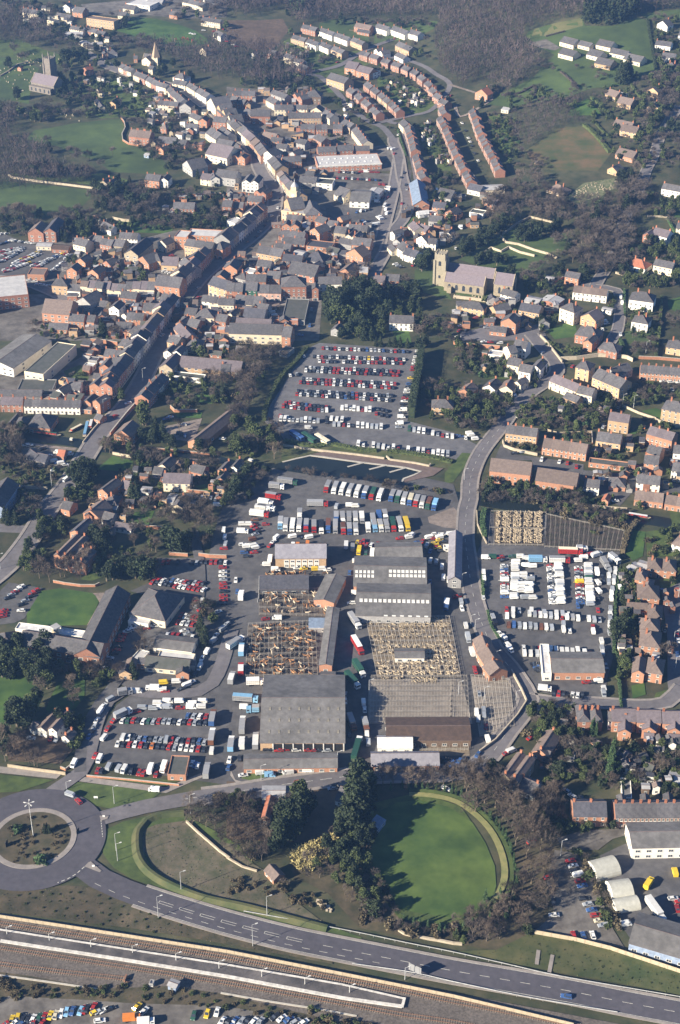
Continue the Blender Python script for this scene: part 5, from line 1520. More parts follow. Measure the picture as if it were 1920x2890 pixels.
H('''1130 82 1185 92 9 5 w s x
1188 86 1252 98 9 5 w s x
1075 245 930 400 9 6 bcb s g 4
1012 325 1082 340 7 5 w s g 1
1155 10 1225 30 9 6 y s g 1
1290 40 1390 48 10 5 y s h
1100 185 1192 200 16 6.5 s p x 1 k
1240 182 1660 222 13 5 y p g 1 k
1150 242 1405 272 6 3 w k f 1 o
1440 95 1530 105 5 2.5 b k g 1 o''')
P('beside the main road bridge')
H('''788 650 905 672 13 6 o t x 1 w
1300 700 1385 724 50 4 o t x 1 w''')
P('in the gardens south of the canal')
H('''1085 872 1165 892 10 4 c s x
1055 918 1115 928 7 3 g s g 1 o
1128 985 1312 992 10 5.5 c p g 1 v
1312 905 1400 925 8 3.5 b s g
1505 898 1568 912 9 5 o s x
1490 965 1560 978 8 4 o s x
675 1040 745 1062 13 6 o s x
722 1125 805 1138 9 4 b s h
830 1015 880 1030 8 4 b p g
970 1050 1035 1056 6 2.5 w m g 1 o
1145 1120 1195 1126 9 3 g m g 1 o
1188 1150 1262 1162 10 4 c s x
175 790 230 830 7 3 g d g 1 o
240 830 310 845 8 3 g d g 1 o
395 800 440 805 7 3 o r g 1 o
1590 880 1640 890 9 5 w s x''')
P('at the left edge by the canal road')
H('''20 1160 132 998 12 7 B s g 3 f
-20 1010 20 1020 6 4 w f f 1 o''')
T(640, 960)
P('beside the town car park')
H('''1417 462 1566 468 9 5 y s h 1 v
-40 215 20 218 9 5 y s g 1
360 80 420 95 9 3 g k f 1 o
60 70 160 82 6 3 g s g 1 o''')
T(1280, 960)
P('in the gardens above the church bank road')
H('''30 352 116 376 10 4 o t x 1 b
200 325 292 348 10 4 w s x 1 b
316 335 410 352 10 4 c t x 1 b
415 292 466 312 8 5 c s x
370 165 450 182 9 6 c s g
452 212 532 228 9 6 w s g 1
535 190 602 205 12 7 w s x
240 100 335 112 7 3 w f f 1 o
395 90 445 80 9 7 c s g 1
410 40 500 60 9 7 w s g 2
1000 55 1130 85 10 5 b s h
900 10 960 25 9 6 o s x''')
P('at the top of the church bank road')
H('''662 280 845 355 9 5.5 c p g 3
850 362 958 388 9 6 c s g 2
760 395 850 430 7 4 y s g 1 o
845 185 938 208 10 8 y s h 1 h
960 255 1148 335 12 8.5 y s g 3 v
1120 250 1240 200 9 5 g s g 2
1290 222 1600 245 9 5 o s g 6
1440 472 1600 505 11 8 y s h 1 v
1470 45 1600 65 10 5 y s h 1 b''')
P('on the corner south of the car park')
H('''360 640 575 668 9 6.5 y s g 4
613 738 918 785 10 5 o t g 5 t
985 692 1155 718 10 6 y s g 2
1070 550 1212 572 9 7.5 y p g 2
1335 645 1512 695 9 7.5 o p g 3''')
P('beside the canal towpath')
H('''250 902 530 932 13 7.5 o t g 1 f
568 968 848 1008 13 7.5 o t g 1 f
935 850 1218 885 6 2.6 o k f 1 g
1075 1005 1190 1015 9 3 o s h
900 1010 1008 1022 8 5 w s g 2
1330 775 1425 800 9 6 o s g 2
1318 850 1415 862 9 5 o s g
1265 985 1428 1002 9 5 w s g 2
1250 1098 1450 1122 9 4 o t g 3
1460 1128 1620 1155 9 4 o t g 2
1520 780 1600 790 9 6 w s g 1
1508 900 1600 915 9 5 w s g 2
1025 1105 1070 1115 6 3 o r x 1 o''')
T(0, 1440)
P('in the wooded villa gardens')
H('''372 310 475 335 20 7.5 o t x 2 v
478 350 590 372 12 7 b s x 2 v
482 150 560 172 13 6 o d x 1 h
575 18 685 52 12 4 o t x 1 b
702 62 768 78 8 3 g s g 1 o
790 120 905 140 6 2.5 w p g 1 o
420 -15 480 0 8 4 o s g 1''')
P('in the hospital grounds')  # the narrow white flat-topped block stands for the front wing's lit roof top
H('''690 1012 900 575 12 6.5 b s g 1 k
130 930 686 1022 12 6 b s g 1 k
105 822 655 892 5 6 w w f 1 k
-20 958 112 940 12 5 y s h 1 k
892 712 1142 765 22 4.5 c s h 1 k
885 770 1025 792 6 3 w f f 1 k
1058 945 1326 978 10 3.5 w a g 1 k
1085 1025 1330 1052 6 3 c f f 1 k
1000 1080 1300 1112 9 3 c k g 1 k
890 1045 960 1065 10 2.5 w f f 1 o''')
T(640, 1440)
P('in the livestock market')  # the open-sided canopy gets dark walls in place of the shade beneath it
off = H('''337 332 688 330 13 6 y l g 1 s long_slate-roofed_market_office_with_white_panels''')
H('''1032 330 1355 326 14 3.8 g a g 1 w
878 524 1382 534 26 4.5 o a g 1 w
893 726 1410 738 28 4.5 g a g 1 w
230 545 565 541 12 3.5 k d g 1 w
602 618 742 640 22 4.5 o a x 1 w
640 1068 728 1072 44 4.5 o a x 1 w
568 812 700 813 6 3 g B s 1 o
1530 480 1622 484 42 5 g l x 1 w
1165 1020 1367 1020 7 3 w a g 1 w
650 1172 748 1174 6 3 g a g 1 o
900 560 990 566 6 3 g k g 1 o
1290 560 1395 566 6 3 w w g 1 o
1500 262 1540 262 3 2.4 w w f 1 o''')
T(640, 1920)
P('at the market road front')
hall = H('''232 432 816 432 46 4.4 y a g 1 w''')
H('''118 610 765 602 9 3 o a g 1 w
1002 592 1470 588 9 3 o l g 1 w
1046 468 1285 468 8 3.2 w w g 1 w
1108 415 1690 412 15 4 n R g 1 w
245 812 402 812 7 3.5 w m g 1 o
243 945 295 950 12 4 o r x 1 w
750 825 860 865 10 3 w s g 1 h
1030 1050 1100 965 4 2.4 B B s 1 o''')
T(0, 1920)
P('in the lower car park corner')
H('''1158 655 1285 660 12 3 o k f 1 o''')
P('in the villa garden by the roundabout')
H('''255 330 320 350 12 4 w t x
335 335 392 352 13 5 w t x
425 388 480 412 5 3 w s x 1 c
205 325 240 345 5 3 w s g 1 o''')
T(1280, 1440)
P('along the avenue of brick semis')
H('''1345 402 1540 422 10 5 o t h 2 h
1255 475 1332 488 9 5 o t h 1 h
1275 600 1425 612 11 5 o t h 1 h
1305 540 1370 552 9 5 o t h 1 h
1200 682 1340 692 6 3.5 o t g 1 h
1342 740 1440 752 11 5 o t h 1 h
1295 838 1432 846 11 5 o t h 1 h
1285 930 1428 950 12 5.5 o t h 1 h
1235 1120 1320 1132 11 5.5 o t x 1 h
1330 1115 1445 1135 11 5.5 o t h 1 h
1190 400 1250 430 8 2.6 w m g 1 g
1262 392 1330 410 7 2.6 w m g 1 g
1510 230 1600 260 10 5 w t h 1 v''')
P('at the trailer park yard')
H('''688 1120 1046 1122 15 4.5 o a g 1 w
617 1132 680 1134 22 4 w w f 1 w
1370 1020 1415 1030 5 3 g m g 1 o''')
P('on the market roadside')
H('''135 895 168 985 8 4.5 o t g 1 h
165 985 215 1065 9 4.5 o t g 1 h
205 1080 250 1140 9 4.5 o t g 1 h''')
T(1280, 1920)
P('below the side road junction')
H('''862 282 1032 284 11 5.5 b s h 2 v
543 490 655 528 15 3.5 o t x 1 b
325 655 450 702 16 6.5 s t x 2 v
436 745 552 795 9 3 w s g 1 c
600 530 655 545 6 2.4 o s g 1 o
945 420 1005 450 3 2.2 o s g 1 o
1120 515 1175 550 6 2.2 b s g 1 o
1218 540 1268 580 7 2.2 b s x 1 o
1310 620 1365 640 6 2.2 o k g 1 o
785 500 810 512 3 2.2 o s g 1 o
1165 815 1235 820 12 2.2 w a f 1 o
1480 690 1560 710 6 2.2 n m g 1 o''')
P('in the tall pink-brick row')
H('''1100 280 1262 282 9 6.2 o p g 1 h
1272 288 1436 292 9 6.2 o p g 1 h
1450 296 1612 300 9 6.2 o p g 1 h
1140 352 1228 362 9 5 o p x 1 h
1305 338 1402 352 9 5 o p x 1 h
1482 344 1576 356 9 5 o p x 1 h
1072 280 1098 282 7 5 w s g 1 o
1320 398 1384 404 4 3 o p g 1 o
1490 405 1560 412 4 3 o p g 1 o''')
P('above the industrial lane')
H('''830 940 1065 942 10 5.5 o d g 2 t
1122 950 1700 946 10 5.5 b s g 10 t
1140 868 1200 870 6 4 b s x 1 o
1300 862 1360 866 6 4 b s x 1 o
1460 858 1525 862 6 4 b s x 1 o
1240 1160 1700 1150 14 6 w a g 1 w''')
T(1280, 2400)
P('in the industrial yard')
H('''1215 640 1700 782 16 4.5 B a g 1 w''')
for i, (x0, y0, x1, y1, L, r) in enumerate(((925, 105, 985, 195, 24, 5.0), (1050, 235, 1100, 345, 24, 5.0), (1085, 350, 1125, 430, 24, 3.6))):
    a, b = A(x0, y0, .5), A(x1, y1, .5); L = (A(1165 if i == 0 else 1250 if i == 1 else 1300, 175 if i == 0 else 325 if i == 1 else 410, .5)-b).length
    d = (b-a); d = d.normalized(); mid_ = (a+b)/2; w_ = (b-a).length
    building(mid_-d*r*1.0, mid_+d*r*1.0, L, r*.85, 'w', 'nis', 'n', 'w', win=False, desc=('largest curved pale Nissen hut', 'middle curved pale Nissen hut', 'smallest curved grey Nissen hut')[i]) if 'nis' in ROOF else None
# ================================================================== LIVESTOCK MARKET, PENS, ANIMALS
def pen_grid(s, nx, ny, h, name, desc, where, covered=False):
    """s: four tile corners (near left, near right, far right, far left)"""
    v = line_pts(s); a, b, c, d = v; mb = MB()
    f = lambda u, w: a.lerp(b, u).lerp(d.lerp(c, u), w)
    for j in range(ny+1):
        for zz in (h*.35, h*.68, h): p, q = f(0, j/ny), f(1, j/ny); mb.beam((p.x, p.y, zz+.4), (q.x, q.y, zz+.4), .07, .07)
    for i in range(nx+1):
        for zz in (h*.5, h): p, q = f(i/nx, 0), f(i/nx, 1); mb.beam((p.x, p.y, zz+.4), (q.x, q.y, zz+.4), .07, .07)
        for j in range(ny+1): p = f(i/nx, j/ny); mb.box(p.x-.06, p.x+.06, p.y-.06, p.y+.06, .3, h+.5)
    o = mb.build(name, M['penmetal']); m_ = (a+c)/2; reg(o, desc, 'pens', where, (m_.x, m_.y, 0)); return f
def make_beast(kind):
    """one continuous body with legs and head, standing, facing +x"""
    mb = MB(); s = 1.0 if kind == 'sheep' else 2.0; L, wd, z0, z1 = (.55, .21, .34, .78) if kind == 'sheep' else (.58, .17, .38, .78)
    prof = [(-L, .55, z0+.10, z1-.06), (-L*.75, 1, z0+.01, z1), (-L*.1, 1.08, z0-.02, z1-.01), (L*.5, .98, z0+.01, z1), (L*.85, .6, z0+.14, z1+.03), (L*1.12, .36, z0+.34, z1+.16), (L*1.35, .34, z0+.38, z1+.17), (L*1.6, .2, z0+.28, z1+.03)]
    rings = []
    for x, k, a, b in prof:
        n = len(mb.v); c = (a+b)/2; r = (b-a)/2
        for i in range(8): t = i*math.pi/4; mb.v.append((x*s, math.cos(t)*wd*k*s, (c+math.sin(t)*r)*s))
        rings.append(n)
    for p, q in zip(rings, rings[1:]):
        for i in range(8): j = (i+1) % 8; mb.f.append((p+i, p+j, q+j, q+i)); mb.m.append(0)
    mb.f.append(tuple(rings[0]+i for i in reversed(range(8)))); mb.m.append(0); mb.f.append(tuple(rings[-1]+i for i in range(8))); mb.m.append(1)
    for x in (-L*.72, L*.62):
        for y in (-wd*.62, wd*.62): limb(mb, (x*s, y*s, z0*s+.1), (x*s, y*s, 0), .055*s, .03*s, 5)
    for y in (-1, 1): mb.beam((L*1.22*s, y*wd*.25*s, (z1+.1)*s), (L*1.2*s, y*wd*.75*s, (z1+.12)*s), .06*s, .03*s)
    return mb
BE = {k: make_beast(k) for k in ('sheep', 'cattle')}
BM = {'sheep': BE['sheep'].mesh('sheep', [M['wool'], M['bark']]), 'lamb': BE['sheep'].mesh('sheep', [M['hidew'], M['bark']]),
      'brown': BE['cattle'].mesh('cattle', [M['hide'], M['hide']]), 'pale': BE['cattle'].mesh('cattle', [M['hidew'], M['hidew']]), 'black': BE['cattle'].mesh('cattle', [M['hided'], M['hided']])}
NSH = [0]; FLOCK = []
def beast(kind, x, y, rz, where):
    if kind == 'sheep':
        NSH[0] += 1
        if NSH[0] > 300: FLOCK.append((x, y, rz)); return
        o = ob('sheep', BM[rnd.choice(('sheep', 'sheep', 'lamb'))], None, (x, y, hgt(x, y)+.42), rz, (1.12,)*3); o['label'] = 'fleecy pale sheep standing in a crowded market pen'; o['category'] = 'sheep'; o['group'] = 'sheep crowded in the market pens'
    else:
        c = rnd.choice(('brown', 'brown', 'pale', 'black')); o = ob('cattle', BM[c], None, (x, y, hgt(x, y)+.42), rz, (.92,)*3)
        o['label'] = '%s cattle beast standing in the cattle pens' % c; o['category'] = 'cattle'; o['group'] = '%s cattle standing in the market pens' % c
def fill(f, kind, n, u0, u1, w0, w1, where, al=None):
    for _ in range(n):
        p = f(rnd.uniform(u0, u1), rnd.uniform(w0, w1)); beast(kind, p.x, p.y, (al if al is not None else rnd.random()*6.28)+rnd.gauss(0, .35), where)
def packed(f, u0, u1, w0, w1, gap, skip, where):
    """sheep shoulder to shoulder inside a pen block"""
    a = f(u0, w0); W_ = (f(u1, w0)-a).length; D_ = (f(u0, w1)-a).length; nx, ny = int(W_/gap), int(D_/(gap*.8)); sheep_rows = []
    for j in range(ny):
        for i in range(nx):
            if rnd.random() < skip: continue
            p = f(u0+(i+.5+rnd.uniform(-.3, .3))/nx*(u1-u0), w0+(j+.5+rnd.uniform(-.3, .3))/ny*(w1-w0)); sheep_rows.append((p.x, p.y))
    for x, y in sheep_rows: beast('sheep', x, y, rnd.random()*6.28, where)
T(640, 1920)
f1 = pen_grid('990 300 1560 300 1568 -20 1000 -20', 26, 9, 1.0, 'sheep_pens', 'grid of empty galvanised sheep pens', 'in the market centre')
f2 = pen_grid('1540 300 1680 300 1660 -20 1560 -20', 5, 9, 1.0, 'sheep_pens', 'narrow block of empty galvanised sheep pens', 'beside the market lane')
f3 = pen_grid('1300 490 1670 488 1672 425 1305 425', 14, 2, 1.0, 'sheep_pens', 'short row of galvanised pens', 'in front of the rusty-roofed shed')
T(640, 1440)
f4 = pen_grid('1040 1160 1620 1160 1540 745 960 745', 22, 12, 1.0, 'sheep_pens', 'large block of crowded sheep pens', 'behind the asbestos-roofed sheds')
T(1280, 1440)
f5 = pen_grid('180 1560 420 1500 390 1180 120 1150', 10, 10, 1.0, 'sheep_pens', 'slanting block of empty sheep pens', 'beside the market road bend')
T(640, 1440)
f6 = pen_grid('130 1160 630 1150 610 780 150 800', 16, 10, 1.4, 'cattle_pens', 'large grid of dark cattle pens', 'west of the long market shed')
f7 = pen_grid('225 730 740 740 740 560 225 550', 12, 4, 1.4, 'cattle_pens', 'upper grid of dark cattle pens', 'around the brick sale ring')
for r in range(11):
    w0 = .025+r*.088
    for u0, u1 in ((.03, .17), (.19, .345), (.375, .58), (.60, .78), (.80, .98)):
        if .50 < w0+.03 < .60 and .36 < u0 < .8: continue
        q = rnd.choice((.12, .2, .3, .45, .75)) if u0 > .3 else rnd.choice((.25, .5, .8, .92))
        packed(f4, u0, u1, w0, w0+.062, .92, q, 'in the market')
packed(f1, .12, .40, .93, .99, 1.0, .3, 'in the market'); packed(f1, .5, .8, .86, .97, 1.0, .4, 'in the market')
fill(f6, 'cattle', 190, .03, .97, .02, .98, ''); fill(f7, 'cattle', 85, .03, .97, .02, .98, '')
f8 = lambda u, w: f7(u, w)
T(640, 1440)
g9 = line_pts('240 462 700 462 700 440 240 440'); fill(lambda u, w: g9[0].lerp(g9[1], u).lerp(g9[3].lerp(g9[2], u), w), 'cattle', 24, 0, 1, 0, 1, '')
T(1280, 1440)
for x0, x1 in ((298, 326), (342, 402), (415, 470), (488, 548), (560, 615)):
    for y0, y1 in ((235, 135), (125, 18)):
        q = line_pts('%d %d %d %d %d %d %d %d' % (x0-6, y0, x1-6, y0, x1, y1, x0, y1)); packed(lambda u, w, q=q: q[0].lerp(q[1], u).lerp(q[3].lerp(q[2], u), w), 0, 1, 0, 1, .95, .2, 'strip')
pen_grid('240 245 620 250 640 25 260 15', 10, 2, .9, 'sheep_pens', 'hurdle pens holding strips of sheep', 'behind the trailer park'); pen_grid('630 260 1150 285 1180 150 640 35', 16, 1, .9, 'sheep_pens', 'empty reddish hurdle pens', 'behind the trailer park')
if FLOCK:
    b = BE['sheep']; V = np.array(b.v)*1.12; nV = len(V); a = MB(); vs = []
    for k, (x, y, rz) in enumerate(FLOCK):
        c, s = math.cos(rz), math.sin(rz); z = hgt(x, y)+.42
        a.v += [(x+v[0]*c-v[1]*s, y+v[0]*s+v[1]*c, z+v[2]) for v in V]; a.f += [tuple(k*nV+i for i in q) for q in b.f]; a.m += b.m
    o = a.build('flock_of_sheep', [M['wool'], M['bark']]); o['kind'] = 'stuff'; o['label'] = 'crowded pale flock packed into the farther market pens'; o['category'] = 'sheep flock'
# market fittings: skylights on the sheds, bays of the big hall
def roof_lights(root, rows, per, x0, x1, w=1.0, h=1.6, m='white', side=-1):
    ro = [c for c in root.children if c.name.startswith('roof')][0]; zs = {}; me = ro.data; vs = [v.co for v in me.vertices]
    ymin = min(v.y for v in vs); zt = max(v.z for v in vs); ze = min(v.z for v in vs)+.14; xm = max(v.x for v in vs); sl = (zt-ze)/abs(ymin); mb = MB(); mb.box(-w/2, w/2, -h/2, h/2, 0, .12); mesh = mb.mesh('skylight', M[m])
    for t in rows:
        y = side*abs(ymin)*t
        for i in range(per):
            x = xm*(x0+(x1-x0)*(i+.5)/per); o = ob('skylight', mesh, ro, (x, y, zt-sl*abs(y)-.02)); o.rotation_euler = (math.atan(sl)*(-side if side < 0 else -1), 0, 0)
def find(desc_part, where_part):
    return [r[0] for r in REG if desc_part in r[1] and where_part in r[3]]
wh = find('asbestos-roofed orange-brick warehouse', 'livestock market'); wg = find('asbestos-roofed grey warehouse', 'livestock market')
roof_lights(wh[0], (.25, .45), 9, -.05, .97, 1.5, 1.8); roof_lights(wh[0], (.3, .5), 5, -.97, -.42, 1.3, 1.8); roof_lights(wg[1], (.35,), 15, -.92, .97, 1.5, 2.0); roof_lights(wg[1], (.97,), 6, -.3, .98, 1.8, .8)
T(640, 1920); hr = find('asbestos-roofed buff-brick warehouse', 'market road front')[0]
bx = (Vector(A(816, 432, 5)[:2])-Vector(A(232, 432, 5)[:2])).length/2
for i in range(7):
    mb = MB(); mb.box(-bx*.62/7*1.02, bx*.62/7*1.02, -.04, 0, .2, 4.0); ob('bay_shade_panel', mb.mesh('bay_shade_panel', M['dark']), hr, (-bx*.68+bx*1.66*(i+.5)/7-bx*.0, -23-.12, 0))  # near-black sheet on the wall stands for the shade inside each bay
for i in range(8):
    mb = MB(); mb.box(-.22, .22, -.3, 0, 0, 4.3); ob('pillar', mb.mesh('pillar', M['white']), hr, (-bx*.70+bx*1.68*i/7, -23-.17, 0))
for q in [c for c in hr.children if c.name.startswith(('window', 'door'))]: bpy.data.objects.remove(q)
roof_lights(hr, (.25, .5, .75), 8, -.9, .95, .9, 1.6, 'gl_pale') if 'gl_pale' in M else None
# office: tall white panels between piers
o0 = off[0]; xs_ = max(v.co.x for v in [c for c in o0.children if c.name.startswith('wall')][0].data.vertices); 
for q in [c for c in o0.children if c.name.startswith(('window', 'door'))]: bpy.data.objects.remove(q)
for i in range(6):
    x = -xs_*.68+xs_*1.42*(i+.5)/6; mb = MB(); mb.box(-xs_*.1, xs_*.1, -.06, 0, .4, 5.2); ob('panel', mb.mesh('panel', M['white']), o0, (x, -6.52, 0))
    for zz in (1.0, 3.6): ob('window', winmesh('cas'), o0, (x, -6.58, zz), 0, (xs_*.15, 1, 1.1))
# supermarket roof lights and front
s0 = sup[0]
sx = max(v.co.x for v in [c for c in s0.children if c.name.startswith('wall')][0].data.vertices)
for j in range(2):
    for i in range(9): mb = MB(); mb.cyl((0, 0), .8, .5, 0, .5, 8); ob('skylight', mb.mesh('skylight', M['white']), s0, (-sx*.88+sx*1.8*(i+j*.5)/9, -5+j*9, 5.05))
mb = MB(); mb.box(-sx-.3, sx+.3, -.25, 0, 4.4, 5.6); ob('fascia', mb.mesh('fascia', M['white']), s0, (0, -12.02, 0))
T(0, 1440)
# ================================================================== VEHICLES
T(640, 960)
P('in the top car park row')
cars('665 55 1250 78 rskrwkwrwwkbwswbksrkbk')
P('in the second row of the town car park')
cars('605 112 1225 132 kwrkskwkkwrwksywkrwkkrkw\n640 145 1205 158 wrskk.wkkwrkwrrkrkwkr')
P('in the third row of the town car park')
cars('550 188 1190 215 kwskwkkrrwrrwkkrkwkksrkr\n548 210 1178 240 wkkswksrrkwwkrkrkkkrkkrr')
P('in the fourth row of the town car park')
cars('530 268 1165 300 kwwkrkrrwkskwkrrkkwkkwrwr\n510 290 1150 328 rkrkrksrrwkwkrrkwwkrwkrsrk')
P('in the fifth row of the town car park')
cars('495 350 1140 385 kkskkwkkwksk.kbrkwkkwkksk\n485 372 1130 415 rwkwkskrwkkwkbkkrswkrkwkwk')
P('in the sixth row of the town car park')
cars('410 432 690 462 rrwrkbrkkkr\n392 456 690 488 rkwrskrkkrsW\n1048 475 1105 488 kkk\n1035 508 1108 522 rkk')
cars('800 470 990 482 WWwWWrWW 88 van')
P('in the seventh row of the town car park')
cars('370 520 420 530 rw\n375 545 690 565 WWwswSWSwS.k 86 van\n690 540 800 552 kWWW 80 van\n745 582 1070 600 SSrwkWWWSSW 87 van')
P('down the east side of the town car park')
cars('1325 75 1290 205 wkwwwrr 5\n1275 262 1222 440 y.bkwwkrwk 4\n1225 460 1190 600 kWkW.Ws 4 van')
P('at the west entrance of the town car park')
cars('490 115 530 108 kw 110\n470 150 440 240 kw 100\n485 232 490 238 sk')
cars('565 608 650 660 W 0 van')
P('by the coaches above the basin')
for x, y, c, k in ((485, 655, 'b', 'a'), (570, 668, 'g', 'g'), (662, 680, 'c', 'c')): p = A(x, y, 2.2); p.z = .12; lorry(p, R(-52), c, k, 11.5, 'parked in the town car park', bus=True)
P('in the row above the canal bank')
cars('912 718 1530 790 Ww.WSWwWrkWkWWrWWWS 84 van')
P('in the short row by the car park exit')
cars('1262 615 1560 668 GSWWkWsrwW 84 van')
P('on the upper lorry park row')
lorries('''698 1005 1062 1062 t,r,t t,w,t t,w,w t,w,t t,w,w w,b,t g,r,g w,w,w 256 9.5
1145 1068 1440 1130 t,b,t g,g,t t,w,t c,b,c t,r,t t,w,t n,g,n a,b,a 256 9''')
P('down the left side of the lorry park')
lorries('''420 968 420 968 t,g,t 345 12
345 1000 345 1000 t,w,t 350 9
322 1070 322 1070 r,r,t 345 9
270 1115 270 1115 w,w,w 345 9
250 1155 250 1155 w,w,w 345 9
628 1120 628 1120 t,r,t 358 12''')
cars('760 1150 760 1150 S 80 van\n850 1145 890 1150 WW 0')
T(640, 1440)
P('on the middle row of the lorry park')
lorries('''372 80 372 80 w,a,t 268 9
408 92 550 98 t,w,t w,w,w t,w,t b,r,t 268 9.5
604 104 604 104 t,r,t 270 9
655 108 655 108 k,w,k 270 10
702 100 752 105 b,b,n t,t,t 270 10.5
806 120 892 122 t,r,n t,b,t t,w,t 272 8
758 45 935 45 b,b,t t,w,t t,t,t t,w,t w,t,w 272 9
978 112 978 112 w,w,w 275 6
1022 100 1105 100 a,a,t c,w,t t,t,t 276 9
1012 55 1012 55 t,w,t 276 8
1055 30 1095 25 b,b,b t,w,t 276 7
1150 90 1245 88 g,r,g t,w,t y,y,y 276 11
505 20 505 20 w,w,t 270 8
225 15 225 15 w,r,w 350 11
275 -25 275 -25 w,w,t 345 10'''.replace(' t,w,t w', ' t,w,t w').replace('n,n', 'n,n'))
P('on the west side of the lorry yard')
cars('110 98 150 100 WW 0\n195 65 270 95 n.r 5\n110 150 130 155 W 0 box\n190 105 215 150 rrk 30\n200 165 160 240 sNw 20\n110 235 190 290 wWkr 10\n120 290 140 320 bk 0\n300 240 345 190 rwW 60\n185 245 200 262 WW 20\n65 480 65 480 w')
P('behind the market office')
cars('390 248 660 240 r.WOyOkkk 85 van\n455 185 570 190 W.kW 20\n300 345 300 345 W 90 box\n275 378 280 412 W 0\n340 412 360 415 W 0 van\n490 400 700 412 wy.YWw 5')
P('behind the upper asbestos shed')
cars('825 245 870 262 WT 90 box\n905 225 945 220 yrr 80\n915 285 1008 300 YgW 85 box\n965 245 1040 232 rwr 70\n1195 192 1260 188 rW 10\n1275 175 1310 222 Wb 40\n1355 215 1410 280 rSb 70\n1400 190 1470 190 WrW 20\n1440 230 1480 280 yrk 0\n1445 165 1550 165 wwW 10\n1450 195 1500 215 ryk 5\n1460 262 1480 280 yk 5')
P('between the asbestos sheds and the store')
cars('900 358 960 365 WW 0 van\n1030 372 1290 378 WwkwWs 2\n1410 355 1450 360 WS 80\n1490 395 1500 465 W..W 85 van\n1535 485 1540 490 W\n850 430 850 430 b 85\n895 575 860 640 W.w 0 van\n755 520 760 550 sS 90\n1405 495 1410 500 b')
P('parked along the market lane')
lorries('''885 755 885 755 t,w,t 292 12
905 925 905 925 r,r,w 290 13
915 1085 915 1085 g,w,g 292 12
60 905 60 905 w,w,t 50 11
102 955 102 955 a,a,w 90 8.5
98 1090 98 1090 r,r,w 90 8
35 1150 35 1150 t,t,w 80 8
1520 645 1520 645 w,b,w 262 7
100 580 100 580 w,w,w 88 7''')
lorries('''870 1165 870 1165 g,w,g 300 12''')
cars('270 750 280 750 r 10\n350 745 350 745 W 0 van\n75 560 75 580 b')
T(640, 1920)
lorries('''130 115 130 115 t,a,a 352 12
180 190 180 190 a,a,t 180 6
108 300 108 300 t,w,t 90 11
200 410 200 410 t,t,w 90 10
30 430 30 430 a,w,t 90 9
105 425 105 425 w,w,w 90 7
865 280 865 280 t,n,t 282 10
960 300 960 300 t,n,t 278 8
900 460 900 460 g,w,g 80 15
200 0 330 10 w,w,w r,r,r 5 9''')
cars('820 98 822 145 sw 90 van\n948 155 955 200 Ww 90 van\n970 375 980 430 WS 88 van\n125 190 130 195 W 0 van')
P('in front of the great market hall')
cars('280 478 690 482 kkrr.w.rrks 4\n430 535 540 530 rks.r 5\n90 538 130 540 kk\n850 375 850 375 k')
P('on the grass by the market road')
cars('115 655 115 655 w 10\n235 642 240 648 W 15 van\n300 658 300 658 A 0 van\n325 632 330 632 k\n425 640 425 640 W 10 van\n560 628 625 622 WS 0\n20 550 15 600 wb 80')
P('driving on the market road')
cars('500 700 500 700 r 8', detail=True)
P('by the brambles at the market road')
cars('555 780 560 785 w 0 \n730 745 760 738 sk 10\n820 972 820 972 W 30 van\n1515 745 1520 745 w 150')
P('at the east end of the market front')
cars('1510 545 1568 560 kkkb 20\n1530 570 1568 590 kkb 10')
T(1280, 1440)
P('along the top of the trailer park')
lorries('''585 330 585 330 a,w,a 0 10
735 335 735 335 w,r,t 0 11
810 275 810 275 r,r,c 358 13
1050 360 1050 360 t,t,t 285 9
1115 325 1115 325 w,w,t 300 8
890 258 890 258 w,w,t 0 6''')
cars('225 328 265 325 WG 0 van\n325 325 345 342 rk 20\n410 318 465 325 gW 0\n510 335 530 340 W 0 van\n860 350 900 330 WW 0\n930 305 945 300 rr 5\n990 315 1000 318 W 30 box\n1085 345 1090 348 W\n820 322 825 325 k')
for k, (x0, wh_) in enumerate(((352, 'in the first block of the trailer park'), (418, 'in the second block of the trailer park'), (476, 'in the third block of the trailer park'), (532, 'in the fourth block of the trailer park'))):
    P(wh_)
    cars({0: '352 385 355 600 wsbwrwsW.rwwsW.b 2', 1: '430 360 420 605 WWWW.WWSWWWW.WW 1', 2: '480 445 470 560 WWsWWW 2', 3: '535 460 520 565 wSkWwWW 1'}[k])
cars('495 385 545 388 WW 0\n490 605 548 608 SW 0', where='at the foot of the first blocks')
P('in the fifth block of the trailer park'); cars('672 385 690 640 rwwkwwwskwwbwwsww 2')
P('in the sixth block of the trailer park'); cars('725 380 745 640 WWWSWWkWWSWWWW.WW 1')
P('in the seventh block of the trailer park'); cars('865 400 880 640 wrskwwYrrwkwrwbb 3')
P('in the eighth block of the trailer park'); cars('930 380 948 650 WWSWSGWW.WWWWWWS 1')
P('in the east columns of the trailer park')
cars('990 430 990 430 W 90 box\n1000 505 1005 560 WW 110\n1080 420 1072 500 SWS 86\n1120 420 1090 610 WWSWkSWW 86\n1040 490 1025 450 kk 88\n1000 610 1000 690 kr 88\n1150 540 1160 570 Wk 90\n860 660 870 640 b')
P('at the west hedge of the trailer park'); cars('208 435 218 520 WWk 88\n205 600 210 610 w\n262 710 285 780 kSK 100\n320 850 345 880 wW 118 van\n375 935 390 965 WW 120 van')
P('in the first lower row of the trailer park'); cars('370 690 840 725 rWs.WrSkWSwk 87 van\n372 735 412 728 WW 88\n525 720 1010 760 WSWWSWrWTW.WSs 87')
P('in the second lower row of the trailer park'); cars('382 798 680 815 NBSWSSNWS 88\n762 790 762 830 SW 88\n805 835 805 840 w\n965 805 965 840 rW 88')
